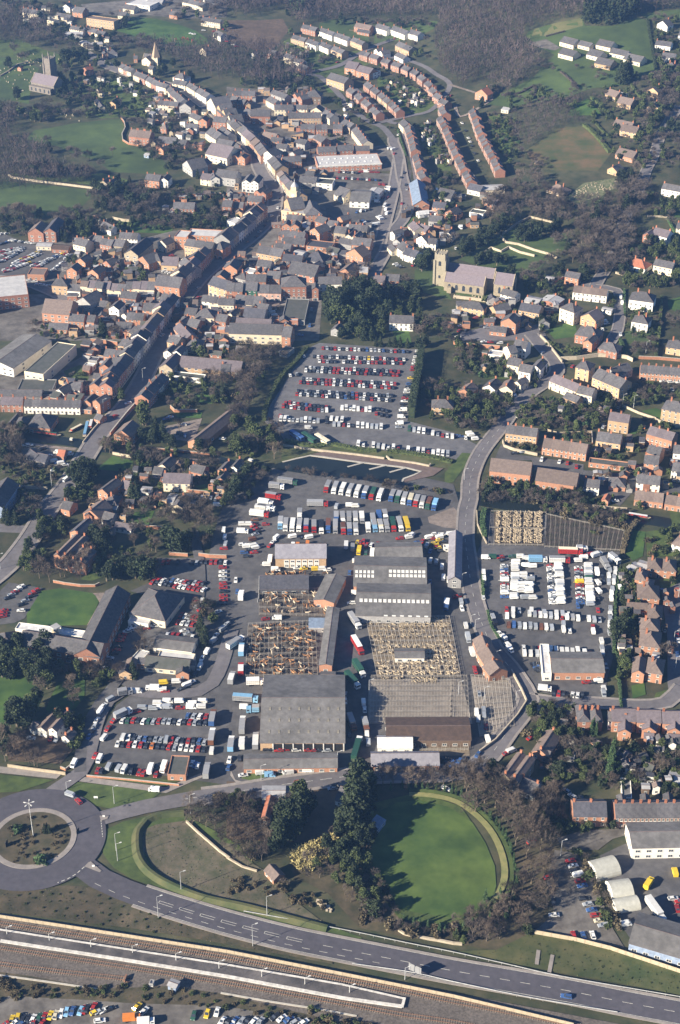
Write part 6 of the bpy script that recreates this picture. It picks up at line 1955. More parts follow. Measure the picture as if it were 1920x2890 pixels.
P('down the east fence of the trailer park'); cars('1085 690 1080 850 SWSWWS 88')
P('in the third lower row of the trailer park'); cars('485 950 860 980 w.kr.WWWWWW 87 van\n490 990 580 1000 WWS 88\n630 1000 665 985 WW 88\n905 985 945 988 Wr 88 van\n1025 910 1030 990 W.SW 90')
P('beside the brick shed drive'); cars('560 1060 600 1110 kkbkk 0\n1055 1075 1060 1080 s 90')
T(1280, 1920)
P('in front of the brick shed'); cars('630 65 630 65 W 350 box\n695 90 890 100 krk.wwk 78\n920 15 1000 10 rrk.W 5\n1038 60 1038 90 WS 90 van')
P('on the yard beside the market office row')
T(1280, 1440); cars('55 640 60 680 Sw 95\n85 800 85 810 W 95\n102 890 105 900 S 95 box\n130 985 135 1000 W 100 box\n148 1095 150 1110 rr 95\n20 600 40 590 rrk 20')
T(1280, 1920); cars('180 90 180 100 s 90\n160 225 170 270 WW 88\n208 215 212 245 SS 88\n222 315 225 320 r 90\n235 405 240 410 W 100 van\n170 515 40 560 b..kb 60')
P('at the bungalow drive'); cars('400 488 412 482 W 30 van\n372 500 375 505 r 30\n535 395 540 400 r 40\n610 595 615 600 k')
P('in the lane above the industrial yard'); cars('785 765 820 800 sw 130 van\n885 815 885 820 k 140\n540 1115 545 1118 r 30')
T(1280, 2400)
P('in the breakers yard'); cars('810 70 890 245 rwkWrb 15\n905 330 1035 520 ksbrcs 8\n695 445 700 448 w 0\n832 585 965 585 rbw 95\n660 185 690 250 r.k 20\n690 355 690 360 k', detail=True)
P('in the industrial yard'); cars('1520 330 1568 350 wr 10\n1550 405 1560 410 r\n1190 512 1195 515 W 10 van\n1320 520 1320 520 w 20\n1350 235 1350 235 Y 60 box\n1530 150 1568 155 Y 90 van', detail=True)
lorries('''1400 400 1400 400 w,w,w 290 13''')
P('driving on the bypass'); cars('782 1012 782 1012 b -12', detail=True)
P('on the roundabout approach')
T(0, 1920); cars('545 835 545 835 r -52', detail=True); van(Vector((*A(488, 805, .4)[:2], .7)), R(-25), 's', 'trailer')
T(0, 1920)
P('on the footway by the verge'); cars('1068 755 1068 755 W -8 van')
P('in the villa drive'); cars('215 402 220 402 s 0\n355 402 395 402 rs 75', detail=True)
P('queueing on the back lane'); cars('512 580 512 580 W 75 van\n618 390 655 322 bks 72\n672 275 672 275 w 72 van\n697 210 697 210 W 72 van\n716 178 716 178 w 60\n765 132 765 132 S 45', detail=True)
P('on the market entry road'); cars('720 402 745 335 W.r 68\n792 275 792 275 r 60\n660 520 660 520 r 75\n688 548 688 548 W 80 van\n945 215 945 215 r 15', detail=True)
lorries('850 218 850 218 t,w,s 38 9')
P('on the upper curve of the market entry'); lorries('865 70 865 70 t,t,t 18 7')
cars('950 75 960 78 W 0 van\n1055 60 1055 60 W 0 box\n1120 70 1145 75 Wr 0 \n1255 60 1325 10 kWw 35\n1220 10 1130 20 WY 5')
P('in the first row of the lower car park'); cars('985 190 1060 195 SS 0\n1090 160 1090 190 WW 0\n1160 150 1160 185 WS 0 van\n1238 150 1245 190 Wr 0\n1325 165 1325 185 WW 0 van\n1400 150 1390 185 WW 0')
P('in the second row of the lower car park'); cars('850 275 1420 292 wgrkwgsrsskwkrskk 80\n1298 245 1425 248 bswr 80', detail=True)
P('in the third row of the lower car park'); cars('852 398 1415 425 WwksbkssSrskrkbs 82\n815 438 1410 475 wkrwrkokkrswwwrk 82', detail=True)
P('in the front row of the lower car park'); cars('675 622 705 625 rk 82\n752 600 860 620 S.SW 75 van\n905 632 990 640 k.rr 82\n1040 620 1040 620 W 85 box\n1092 600 1082 645 kr 80\n1135 605 1135 605 W 84 box\n1330 575 1370 592 wbw 85', detail=True)
lorries('1470 250 1470 250 b,n,t 88 10\n1465 380 1465 380 n,w,t 88 10\n1430 615 1430 615 t,t,t 88 9', where='down the east side of the lower car park')
cars('1465 490 1465 490 W 85 van')
T(0, 1440)
P('in the slanting rows of the hospital car park'); cars('1070 480 1410 505 rrwkbwwrksrk 62\n1055 495 1410 550 rkwkkrwwrrrw 62')
P('along the top wall of the hospital car park'); cars('1130 360 1560 358 rr.k..kskkrrkw 85')
P('on the east edge of the hospital car park'); cars('1540 395 1550 645 rwwsrrkrrk 4')
P('in the middle bays of the hospital car park'); cars('1345 610 1360 660 rrs 80\n1400 620 1440 640 wk\n1390 690 1510 700 r..w 30\n1255 725 1365 745 rwsrr 72\n1228 770 1335 790 rwsr 72\n1275 830 1300 850 ws 20')
P('behind the hospital wards'); cars('1160 860 1230 865 wrr 80\n1330 880 1330 885 w\n1065 798 1010 815 w.r 5\n930 800 880 840 swww 10\n850 860 830 900 rrr 10\n820 945 790 990 krk 15\n758 1022 758 1025 s 5\n725 1090 725 1095 w 20')
P('in the staff car park by the lawn'); cars('150 525 60 605 wwrsk 30\n250 552 150 650 rrksk 30\n30 690 20 735 rrr 20\n145 695 150 700 w 5')
P('queueing on the lane past the huts'); cars('1350 1130 1382 1085 kW 75 van\n1400 1025 1435 975 wW 72 van\n1478 905 1495 865 Sw 60 van\n1540 820 1568 790 Ss 50 van')
T(0, 1440); cars('1550 140 1560 240 WWS 85 \n1550 262 1560 262 r 0')
T(0, 960)
P('crossing the canal road'); cars('795 525 795 525 r 55\n515 858 515 858 r 60\n458 965 458 965 W 60 van\n475 1005 480 1005 k 60\n888 433 888 433 w 20')
P('in the pub garden drive'); cars('1150 545 1180 530 bw 20\n1270 582 1295 582 w 0\n1540 682 1568 680 w 0\n1230 640 1280 660 kkb')
P('in the courtyard car park of the canal gardens'); cars('1280 1070 1310 1072 kb 0\n1360 1080 1400 1085 kw\n1460 1090 1525 1110 wsr 80\n1505 1140 1510 1145 W 0 van')
P('in the canal-side builders yard'); cars('180 725 205 728 ww 20\n300 750 340 800 k.w 30\n400 775 480 790 WWWW 0 van\n350 830 450 860 wWbWw 20\n360 890 370 895 wb')
P('on the factory side yard'); cars('680 45 755 55 rsk 20\n605 360 575 375 rr\n190 10 200 20 r')
T(0, 480)
P('in the station car park'); cars('15 440 80 430 www 40\n75 485 230 505 wwkwkwww 15\n10 510 40 500 kkb 40\n20 560 150 535 rwwkrwwks 20\n10 590 155 545 wrwwwwwws 20\n5 635 140 560 kwrwsswkw 25\n100 640 275 560 wwwyrrwwsyw 25\n95 660 270 580 wswrwwywsw 25\n35 690 200 640 wrkwwwwy 25\n45 700 180 650 rwrwwww 25\n230 660 400 590 wrkwwwwkbw 25\n240 680 385 600 rrwwskswb 25\n370 690 430 640 wsww 40\n440 575 495 590 yrwk 20\n430 600 490 625 swr 20\n120 750 240 770 wwswsw 10\n260 790 340 800 wwws 5')
P('in the side yards of the west street'); cars('790 705 810 640 s.W 5\n880 650 930 660 kwb 20\n1185 590 1200 595 r 10\n1280 620 1380 610 wrwW 5\n1180 500 1190 540 bks 85\n1140 700 1200 720 wwww 20')
P('on the lower high street'); cars('1370 815 1375 880 s.r 50\n1125 1140 1125 1145 w 60\n1240 1000 1180 1090 k.k 60\n1300 940 1310 930 w')
T(640, 480)
P('in the relief road car park'); cars('745 52 1050 68 krkwrkwkrkkwrkbk 85\n1080 95 1090 100 rr 80\n780 10 900 18 rwkwk 85\n930 10 1040 15 rWrr 5 van')
P('on the town hall yard'); cars('900 290 985 270 bWsk 80\n1060 180 1110 190 rrr 60\n1095 245 1110 300 WWW 70 van\n1050 320 1070 340 wWW 30\n990 380 1040 375 WWWW 20 van\n935 360 950 370 WW 50\n1000 205 1040 220 WW 0 van\n1055 95 1055 100 r')
P('on the high street carriageway'); cars('355 195 355 260 kw 80\n310 315 205 460 wkksk 55\n320 150 330 155 k 80\n230 420 140 500 k.k 55')
P('on the mini roundabout'); cars('1165 650 1210 670 wsk 20\n1290 655 1290 660 r 60\n1210 230 1270 105 r.r 80\n1205 50 1225 20 kk 80\n1240 100 1245 130 ks 85\n1585 540 1590 545 w')
P('in the yards beside church street'); cars('300 965 345 1030 wWWk 20\n590 960 590 965 s 85\n575 1075 575 1080 b 85\n510 1140 510 1145 b 0\n720 650 760 620 w.k 20\n740 580 770 600 kk 20\n920 790 935 785 k')
P('in the yard by the white cottages'); cars('1380 290 1470 300 WWrw 20\n1430 300 1480 320 WWk 30\n1330 320 1350 325 WW 20\n1455 130 1465 135 b')
T(1280, 480)
P('on the east lane'); cars('1155 880 1165 920 WW 85 van\n1040 1050 1060 1060 Ww 20\n1030 1100 1035 1105 w\n1155 1135 1160 1140 w')
P('on the churchyard road car park'); cars('40 1110 90 1105 r.k 60\n30 1150 50 1075 w.w 10\n200 1080 230 1085 ks 10\n150 1020 260 1000 rkk 10\n45 395 55 400 WW 80 van')
T(1280, 960)
P('on the church bank road'); cars('453 525 453 525 w 50\n615 85 620 90 s 50\n825 180 825 185 r 60')
P('in the estate parking court'); cars('612 825 735 840 w.w 75\n790 850 850 875 rr 80\n480 772 420 782 s.k 10\n1035 585 1040 600 ks 60\n1270 880 1320 600 r...o 70\n1290 900 1330 935 WWW 0\n1120 1110 1130 1115 w 10\n1000 950 1060 960 ksw 10\n1530 860 1540 920 ww 10\n1535 965 1540 970 ks 10\n1450 285 1560 290 w.w.w 10\n1515 340 1515 345 s 85\n180 365 190 370 k\n425 378 430 380 b')
P('by the car park entrance'); cars('10 660 50 665 bbb 10\n110 645 150 685 WWkW 10\n85 672 90 675 w')
P('in the old street yard'); cars('210 10 320 18 w.r.kw 5')
T(1280, 1440)
P('along the avenue kerb'); cars('1450 552 1560 548 b...r 0\n1545 860 1555 900 rw 85\n1545 990 1550 1000 b 85')
T(0, 0)
P('on the far top road'); cars('1410 210 1480 215 w.r 10\n700 190 720 200 w\n1480 30 1520 20 wrw 10\n1320 230 1340 235 ww 0\n1545 200 1560 210 rk')
T(640, 0)
P('on the upper estate road'); cars('1160 265 1165 268 r\n770 430 850 385 r.w 30\n760 685 765 690 r\n1550 660 1555 665 r 60\n510 965 570 985 kskr 10\n1130 1030 1150 1035 WW 30\n0 285 70 320 rkwr -20\n1160 1060 1165 1065 r 70\n1190 930 1280 770 w..k 60')
T(1280, 0); P('in the terrace street kerb'); cars('60 850 170 1110 w.k.wwk.k.w 110\n1410 1110 1415 1115 k 60')
# scrap cars along the bottom edge
T(0, 2400)
P('in the scrapyard by the station'); cars('85 1170 160 1160 yyk 85\n195 1170 500 1110 kwgrycwab 82\n560 1110 650 1080 ark.r 80\n660 1120 760 1100 yswk 30\n690 1180 690 1180 w 10\n1340 1140 1500 1120 g..y.w 80\n950 1080 1000 1110 yw 60\n1540 1180 1800 1185 wkbskws 60\n1900 1150 2100 1190 kwbsw 40\n60 1190 150 1200 rwb 40\n230 1190 290 1195 rr 80', detail=True)
van(Vector((*A(910, 1165, 1)[:2], .3)), R(5), 'o', 'box'); van(Vector((*A(1010, 1190, 1)[:2], .3)), R(5), 'w', 'box')
# ================================================================== LANDMARKS
def slab(root, name, m, boxes, loc=(0, 0, 0), rz=0):
    mb = MB()
    for b in boxes: mb.box(*b)
    return mb.build(name, m, root, loc, rz)
def lancet(root, x, y, z, w, h, rz, m='glass'):
    mb = MB(); k = 6; pts = [(-w/2, 0), (w/2, 0), (w/2, h*.7)]+[(w/2*math.cos(t)*1.0, h*.7+h*.3*math.sin(t)) for t in [math.pi*i/k for i in range(1, k)]]+[(-w/2, h*.7)]
    mb.quad([(p[0], 0, p[1]) for p in pts]); return mb.build('window', M[m], root, (x, y, z), rz)
def gable_body(root, x0, x1, y0, y1, e, rise, w, r, par=.35):
    mb = MB(); yc = (y0+y1)/2
    mb.quad([(x0, y0, 0), (x1, y0, 0), (x1, y0, e), (x0, y0, e)]); mb.quad([(x1, y1, 0), (x0, y1, 0), (x0, y1, e), (x1, y1, e)])
    mb.quad([(x1, y0, 0), (x1, y1, 0), (x1, y1, e), (x1, yc, e+rise-.05), (x1, y0, e)]); mb.quad([(x0, y1, 0), (x0, y0, 0), (x0, y0, e), (x0, yc, e+rise-.05), (x0, y1, e)])
    mb.build('wall', w, root); rb = MB(); t = .2
    for s, y in ((-1, y0), (1, y1)):
        q = [(x0-.1, y+s*.3, e-.15), (x1+.1, y+s*.3, e-.15), (x1+.1, yc, e+rise), (x0-.1, yc, e+rise)]
        if s > 0: q = [q[1], q[0], q[3], q[2]]
        rb.quad([(a, b, c+t) for a, b, c in q]); rb.quad([q[0], q[1], (q[1][0], q[1][1], q[1][2]+t), (q[0][0], q[0][1], q[0][2]+t)])
    rb.build('roof', r, root)
    cb = MB()
    for x in (x0, x1):
        for y in (y0, y1): cb.beam((x, y+(-.3 if y == y0 else .3), e+.12), (x, yc, e+rise+.32), .45, .4)
    cb.build('gable_coping', WALL['s'], root)
def tower(root, x, y, w, h, m, name='tower', butt=.5, pinn=0):
    mb = MB(); mb.box(x-w/2, x+w/2, y-w/2, y+w/2, 0, h); t = MB()
    for sx in (-1, 1):
        for sy in (-1, 1):
            if butt: mb.box(x+sx*w/2-butt+.0, x+sx*w/2+butt, y+sy*w/2-butt, y+sy*w/2+butt, 0, h*.82)
            if pinn: t.box(x+sx*w/2-.45, x+sx*w/2+.45, y+sy*w/2-.45, y+sy*w/2+.45, h*.83, h+pinn*.6); t.cyl((x+sx*w/2, y+sy*w/2), .5, .03, h+pinn*.6+.01, h+pinn, 6)
    n = 4
    for i in range(n):
        a = -w/2+w*(i+.25)/n; b = a+w/n*.5
        mb.box(x+a, x+b, y-w/2-.02, y-w/2+.4, h+.001, h+.9); mb.box(x+a, x+b, y+w/2-.4, y+w/2+.02, h+.001, h+.9); mb.box(x-w/2-.02, x-w/2+.4, y+a, y+b, h+.001, h+.9); mb.box(x+w/2-.4, x+w/2+.02, y+a, y+b, h+.001, h+.9)
    o = mb.build(name, m, root)
    if pinn: t.build('pinnacle_set', m, o)
    return o
# --- parish church
T(0, 0)
p = at(1312, 828); q = at(1234, 812); az = math.atan2(p.y-q.y, p.x-q.x)
st = mat('church_stone', (.34, .285, .205), col2=(.24, .20, .15), scale=.9, rand=0); rf = mat('church_slate', (.20, .165, .185), col2=(.155, .13, .145), scale=.8, rand=0)
ang = R(-19); ch = empty('parish_church', (at(1240, 806).x, at(1240, 806).y, 0), ang)
# local x runs along the nave
gable_body(ch, 5.3, 33, -7.2, 1.4, 7.0, 5.2, st, rf)
n2 = MB(); sub = empty('nave_range', (0, 0, 0)); sub.parent = ch; gable_body(sub, 4, 37, 3.2, 13, 8.4, 6.0, st, rf)
sub2 = empty('chancel', (0, 0, 0)); sub2.parent = ch; gable_body(sub2, 39, 52, -4.0, 7.5, 8.6, 6.2, st, rf)
tw = tower(ch, 0, 3, 7.4, 23, mat('tower_stone', (.36, .315, .235), col2=(.28, .245, .18), scale=.8, rand=0), butt=.7)
slab(ch, 'porch', st, [(8, 11, -10, -7.2, 0, 4.2)])
for x in (9, 14, 19, 24, 29): lancet(ch, x, -7.26, 1.6, 2.0, 4.0, 0)
for x in (43, 48): lancet(sub2, x, -4.06, 2.2, 1.6, 4.6, 0)
lancet(sub2, 52.06, 1.8, 3, 3.2, 6, R(90)); lancet(ch, 0, -1.06, 15, 1.5, 3.4, 0); lancet(ch, 0, -1.06, 6, 1.2, 2.2, 0); lancet(ch, -4.06, 3, 15, 1.5, 3.4, R(-90))
reg(ch, 'stone parish church with square battlemented tower and purple-slated nave', 'church', 'above the churchyard')
# --- hillside church, pinnacled tower
P('on the far hill'); b0 = at(130, 250); hc = empty('hillside_church', (b0.x, b0.y, hgt(b0.x, b0.y)-.3), R(-32))
hs = mat('hill_church_stone', (.24, .21, .18), col2=(.15, .13, .12), scale=.8, rand=0)
gable_body(hc, -10, 17, -8, 6, 7, 6.5, hs, rf); slab(hc, 'aisle', hs, [(-9, 16, -12, -8.01, 0, 5)])
tower(hc, -3, 11, 7.5, 25, hs, butt=.7, pinn=5)
for x in (-6, -1, 4, 9, 14): lancet(hc, x, -12.06, 1, 1.6, 3, 0)
reg(hc, 'tall-towered hillside church with four pinnacles', 'church', 'above the sheep field')
# --- town hall with clock tower
T(640, 480); P('on the high street bend')
a = A(378, 272, 8.5); b = A(545, 300, 8.5); dv = (b-a); az = math.atan2(dv.y, dv.x)-.02; L = dv.length; c = a
thl = empty('town_hall', (a.x, a.y, 0), az); stu = mat('hall_stucco', (.62, .50, .33), col2=(.52, .42, .28), scale=.4, rand=0)
slab(thl, 'front_range', stu, [(0, L, 0, 14, 0, 8.2), (-.3, L+.3, -.3, 14.3, 8.21, 8.7), (0, L, 0, .4, 8.71, 9.5)])
slab(thl, 'flat_roof', ROOF['m'], [(.4, L-.4, .5, 13.8, 8.711, 8.8)])
tw = slab(thl, 'clock_tower', stu, [(-.5, 5.5, 15, 21, 0, 19), (-.8, 5.8, 14.7, 21.3, 19.01, 19.6), (.3, 4.7, 15.8, 20.2, 19.61, 22.5)])
mb = MB(); mb.cyl((2.5, 18), 2.9, .5, 22.51, 25.8, 8); mb.cyl((2.5, 18), .5, .05, 25.81, 28.5, 6); mb.build('cupola', ROOF['m'], tw)
for (x, y, r) in ((2.5, 14.94, 0), (-.56, 18, R(-90))):
    mb = MB(); k = 16; mb.quad([(1.25*math.cos(2*math.pi*i/k), 0, 1.25*math.sin(2*math.pi*i/k)) for i in range(k)]); cf = mb.build('clock_face', M['white'], tw, (x, y, 16), r)
    mb = MB(); mb.beam((0, -.03, 0), (0, -.03, .95), .12, .03, 0, (0, 1, 0)); mb.beam((0, -.03, 0), (.6, -.03, -.25), .14, .03, 0, (0, 1, 0)); mb.build('clock_hands', M['black'], cf)
for i in range(8): ob('window', winmesh('sash'), thl, (1.5+i*(L-3)/7, -.002, 4.9), 0, (1.1, 1, 2.0))
for i in range(6): ob('window', winmesh('sash'), thl, (1.8+i*(L-3.6)/5, -.002, 1.0), 0, (1.2, 1, 2.4))
reg(thl, 'yellow stuccoed town hall with domed clock tower', 'town hall')
mh = H('545 312 660 305 26 8 o s h 1 s'); mh2 = H('445 275 545 262 18 9 y s g 1 h')
# --- spire by the far hill street
T(0, 0); P('beside the far hill street'); p = A(1082, 445, 0); sp = empty('spired_chapel', (p.x, p.y, hgt(p.x, p.y)), R(-20))
slab(sp, 'tower_base', WALL['c'], [(-3, 3, -3, 3, 0, 7)]); mb = MB(); mb.cyl((0, 0), 4.4, .05, 7.01, 21, 4); mb.build('spire', mat('spire_stone', (.42, .31, .22), col2=(.34, .25, .17), rand=0), sp)
sb = empty('nave', (0, 0, 0)); sb.parent = sp; gable_body(sb, -12, -3.2, -3, 4, 5, 4, WALL['c'], ROOF['s']); reg(sp, 'pale pyramid-spired chapel', 'church')
# --- cupola of the hospital
T(0, 1440); P('in the hospital grounds'); p = A(385, 812, 9); cu = empty('cupola_tower', (p.x, p.y, 0)); slab(cu, 'shaft', WALL['c'], [(-1.6, 1.6, -1.6, 1.6, 0, 9.6)]); mb = MB(); mb.cyl((0, 0), 3.0, 2.6, 9.61, 9.9, 4); mb.build('cap', ROOF['m'], cu); reg(cu, 'small square grey-capped cupola tower', 'tower')
# --- narrowboats
def boat(x0, y0, x1, y1, col, col2, desc, where):
    a, b = A(x0, y0, 1), A(x1, y1, 1); L = (b-a).length; c = (a+b)/2; r = empty('narrowboat', (c.x, c.y, .12), math.atan2(b.y-a.y, b.x-a.x)); h = L/2
    mb = MB(); n = len(mb.v); ring = [(-h, -.8), (-h*.8, -1.05), (h*.85, -1.05), (h, 0), (h*.85, 1.05), (-h*.8, 1.05), (-h, .8)]
    for z, k in ((0, .96), (.85, 1)): mb.v += [(x, y*k, z) for x, y in ring]
    k = len(ring)
    for i in range(k): j = (i+1) % k; mb.f.append((i, j, k+j, k+i)); mb.m.append(0)
    mb.f.append(tuple(k+i for i in range(k))); mb.m.append(1); mb.build('hull', [M['black'], M['timber']], r)
    cb = MB(); cb.box(-h*.75, h*.7, -.82, .82, .851, 1.7, 0, 1); cab = cb.build('cabin', [PAINT[col][1], PAINT[col2][1]], r)
    for i in range(max(2, int(L/2.6))):
        x = -h*.6+i*(h*1.2)/max(1, int(L/2.6)-1)
        for s in (-1, 1): w = MB(); w.box(-.35, .35, -.03, .03, 0, .4); w.build('window', M['glass'], cab, (x, s*.83, 1.1))
    reg(r, desc, 'boat', where)
T(0, 960)
boat(582, 668, 610, 550, 'b', 'a', 'long blue narrowboat', 'moored in the canal arm by the bridge'); boat(620, 610, 638, 545, 'r', 'w', 'white-topped narrowboat', 'moored against the canal bridge wall')
boat(480, 632, 580, 580, 'r', 'c', 'cream-roofed narrowboat', 'moored at the wharf basin mouth'); boat(210, 628, 425, 655, 'r', 'g', 'long red and green narrowboat', 'moored beside the canal warehouse'); boat(482, 685, 508, 688, 'w', 'c', 'small white cabin boat', 'moored near the bridge')
T(640, 960); boat(150, 825, 185, 838, 'w', 'w', 'white cabin boat', 'moored in the canal under the trees')
T(1280, 1440); boat(1190, 22, 1368, 52, 'r', 'w', 'long maroon narrowboat', 'moored on the east canal')
# --- poles and lamps
def lamp(x, y, h, where, heads=1, m='metal', desc='tall grey street lamp'):
    p = A(x, y, 0); r = empty('street_lamp', (p.x, p.y, hgt(p.x, p.y)+.1)); mb = MB(); mb.cyl((0, 0), .16, .08, 0, h, 8); mb.build('post', M[m], r)
    for i in range(heads):
        a = 2*math.pi*i/heads+.4; l = MB(); d = Vector((math.cos(a), math.sin(a), 0)); l.beam(Vector((0, 0, h))-d*.0, Vector((0, 0, h+.1))+d*1.3, .09, .09); l.beam(Vector((0, 0, h+.08))+d*1.3, Vector((0, 0, h+.08))+d*2.2, .38, .2); l.build('lamp_head', M['white'], r)
    reg(r, desc, 'street lamp', where)
T(0, 1920); lamp(233, 1088, 18, 'on the roundabout island', 5, 'white', 'very tall five-headed white mast lamp')
for x, y, h in ((792, 855, 9), (1320, 925, 10), (805, 1180, 9), (463, 755, 4)): lamp(x, y, h, 'on the verges around the roundabout')
T(0, 2400)
for x, y, h in ((815, 75, 9), (1255, 285, 10), (1097, 470, 11)): lamp(x, y, h, 'beside the western bypass')
T(640, 2400)
for x, y, h in ((280, 455, 10), (182, 665, 11), (1233, 895, 6)): lamp(x, y, h, 'beside the middle bypass')
for i in range(9): T(0, 2400); lamp([52, 345, 632, 920, 1220, 1517, 1812, 2110, 2418][i], [590, 635, 680, 720, 772, 828, 885, 938, 995][i], 4.2, 'on the railway platform', 1, 'white', 'short white platform lamp')
T(0, 960)
for x, y, h in ((990, 290, 9), (720, 505, 9), (360, 1010, 9)): lamp(x, y, h, 'along the canal bridge road')
T(0, 1440); lamp(5, 410, 9, 'along the canal bridge road'); T(640, 1920)
for x, y, h in ((240, 695, 8), (768, 560, 5), (985, 100, 8)): lamp(x, y, h, 'around the market hall')
T(1280, 1920)
for x, y, h in ((35, 100, 7), (212, 150, 8), (433, 140, 5)): lamp(x, y, h, 'beside the empty sheep pens')
T(1280, 1440)
for x, y, h in ((60, 510, 6), (120, 800, 6), (150, 830, 6), (295, 1050, 6), (1555, 610, 6), (1525, 900, 5), (1535, 1090, 6)): lamp(x, y, h, 'along the street beside the trailer park')
T(640, 480)
for x, y, h in ((352, 390, 8), (997, 500, 8)): lamp(x, y, h, 'in the town centre')
T(1280, 960)
for x, y, h in ((1170, 460, 8), (1245, 470, 8), (75, 970, 7), (1330, 90, 8)): lamp(x, y, h, 'in the east of town')
T(1280, 2400); lamp(742, 40, 8, 'at the breakers yard corner')
# --- signs on the roundabout approaches
def sign(x, y, w, h, z, col, where, desc, rz=0):
    p = A(x, y, 0); r = empty('road_sign', (p.x, p.y, .1), rz); mb = MB()
    for s in (-1, 1): mb.cyl((s*w*.35, 0), .05, .05, 0, z+h, 6)
    mb.build('post_pair', M['metal'], r); k = MB(); k.box(-w/2, w/2, -.1, -.04, z, z+h); k.build('sign_board', PAINT[col][1], r); reg(r, desc, 'road sign', where)
sgn = 0
T(0, 1920); sign(540, 1060, 2.2, 2.0, .4, 'k', 'on the roundabout edge', 'black chevron board', R(70)); sign(50, 1150, 2.4, 2.6, .4, 'k', 'on the roundabout island', 'dark direction board', R(80))
sign(665, 825, 1.6, 1.0, .8, 'w', 'on the grass beside the roundabout', 'small white sign board'); sign(720, 952, 1.0, .8, .6, 'w', 'on the splitter island of the market road', 'white keep-left bollard sign')
T(640, 2400); sign(1300, 868, 5.0, 3.4, 1.8, 't', 'on the railway side of the bypass', 'big grey direction sign seen from behind', R(150)); T(0, 2400); sign(648, 120, 1.0, .8, .6, 'w', 'on the splitter island of the bypass', 'white keep-left bollard sign')
T(0, 2400); ground_patch('splitter_island', [A(*q)[:2] for q in ((585, 120), (612, 92), (630, 85), (705, 150), (690, 160))], M['pave'], .70); T(0, 1920); ground_patch('splitter_island', [A(*q)[:2] for q in ((690, 945), (755, 945), (745, 965), (700, 980))], M['pave'], .70)
T(0, 1920)
dashes('give_way_line', line_pts('700 975 705 1020 712 1090'), .9, .6, .3, .62); T(0, 2400); dashes('give_way_line', line_pts('585 122 530 170 470 205 400 232'), 1.4, 1.0, .35, .64)
# --- railway
def track(s, off=.18, sleepers=True):
    p = smooth(line_pts(s), 3); n = normals(p); mb = MB(); sl = MB()
    for i in range(len(p)-1):
        for k in (-.72, .72): a, b = p[i]+n[i]*k, p[i+1]+n[i+1]*k; mb.beam((a.x, a.y, off+.24), (b.x, b.y, off+.24), .11, .16)
    acc = 0; nx = 0
    for i in range(len(p)-1):
        L = (p[i+1]-p[i]).length
        while nx < acc+L:
            c = p[i].lerp(p[i+1], (nx-acc)/L); d = n[i]*1.3; sl.beam((c.x-d.x, c.y-d.y, off+.08), (c.x+d.x, c.y+d.y, off+.08), .36, .16); nx += .86
        acc += L
    struct(mb.build('railway_rails', M['rail'])); struct(sl.build('railway_sleepers', M['sleeper']))
T(0, 2400)
track('-900 385 -60 500 320 555 800 628 1568 745 2300 885 2720 962 3136 1050 3736 1165 4100 1240', .25); track('-900 550 -60 668 400 738 800 800 1568 922 2368 1062 2768 1138 3136 1192 3600 1290', .25); track('-900 660 -60 780 400 840 860 890', .25); track('3136 1060 3500 1130 3900 1230', .25) if False else None
T(0, 2400)
pl = [Vector(A(*q)[:2]) for q in ((-900, 425), (0, 552), (1568, 795), (2368, 932), (2798, 1030), (2780, 1100), (2370, 1042), (1568, 892), (800, 768), (0, 645), (-900, 518))]
mb = MB(); n_ = len(pl); mb.quad([(q.x, q.y, 1.0) for q in pl][::-1]); 
for i in range(n_): a, b = pl[i], pl[(i+1) % n_]; mb.quad([(b.x, b.y, 0), (a.x, a.y, 0), (a.x, a.y, 1.0), (b.x, b.y, 1.0)])
o = mb.build('railway_platform', M['platform']); struct(o)
ribbon('platform_edge', pl[1:5], .8, mat('edge_white', (.72, .68, .62), rand=0), 1.05, .3, side=-.5); ribbon('platform_edge', pl[5:10], 1.3, MATS['edge_white'], 1.05, .3, side=-.6); ribbon('platform_edge', pl[4:6], 1.0, MATS['edge_white'], 1.06, .3)
P('beside the railway'); H('1160 930 1215 950 3 2.6 B m g 1 o\n1030 925 1060 930 2 1.6 g f f 1 o'); mbx = MB(); mbx.box(-1.4, 1.4, -.3, .3, .4, 1.5); mbx.box(-1.2, -.9, -.3, 1.8, .2, .6); mbx.box(.9, 1.2, -.3, 1.8, .2, .6); p = A(868, 885, .8); o = mbx.build('buffer_stop', M['rail'], None, (p.x, p.y, 0), R(-100)); reg(o, 'rusty steel buffer stop', 'buffer', 'at the end of the siding')
T(0, 2400); ribbon('cable_trough', smooth(line_pts('-900 750 200 895 700 968')), .7, M['concrete'], .5, .5); T(640, 2400); ribbon('cable_trough', smooth(line_pts('-40 990 300 1050 560 1090 900 1150')), .7, M['concrete'], .5, .5)
T(1280, 2400)
for s in ('588 695 575 795', '685 728 662 850'): ribbon('drain_path', line_pts(s), 1.4, M['pave'], .5, .3)
# --- bowling green bank
T(0, 0); bank = smooth(F('1155 2246 1220 2250 1290 2268 1350 2310 1392 2360 1418 2420 1424 2480 1404 2535 1382 2566'), 3)
ribbon('grass_bank', bank, 2.6, mat('dry_bank', (.26, .24, .10), col2=(.18, .19, .075), scale=.4, rand=0), 1.0, 0); ribbon('bank_side', bank, 1.6, M['verge'], .8, .8, side=2.8)
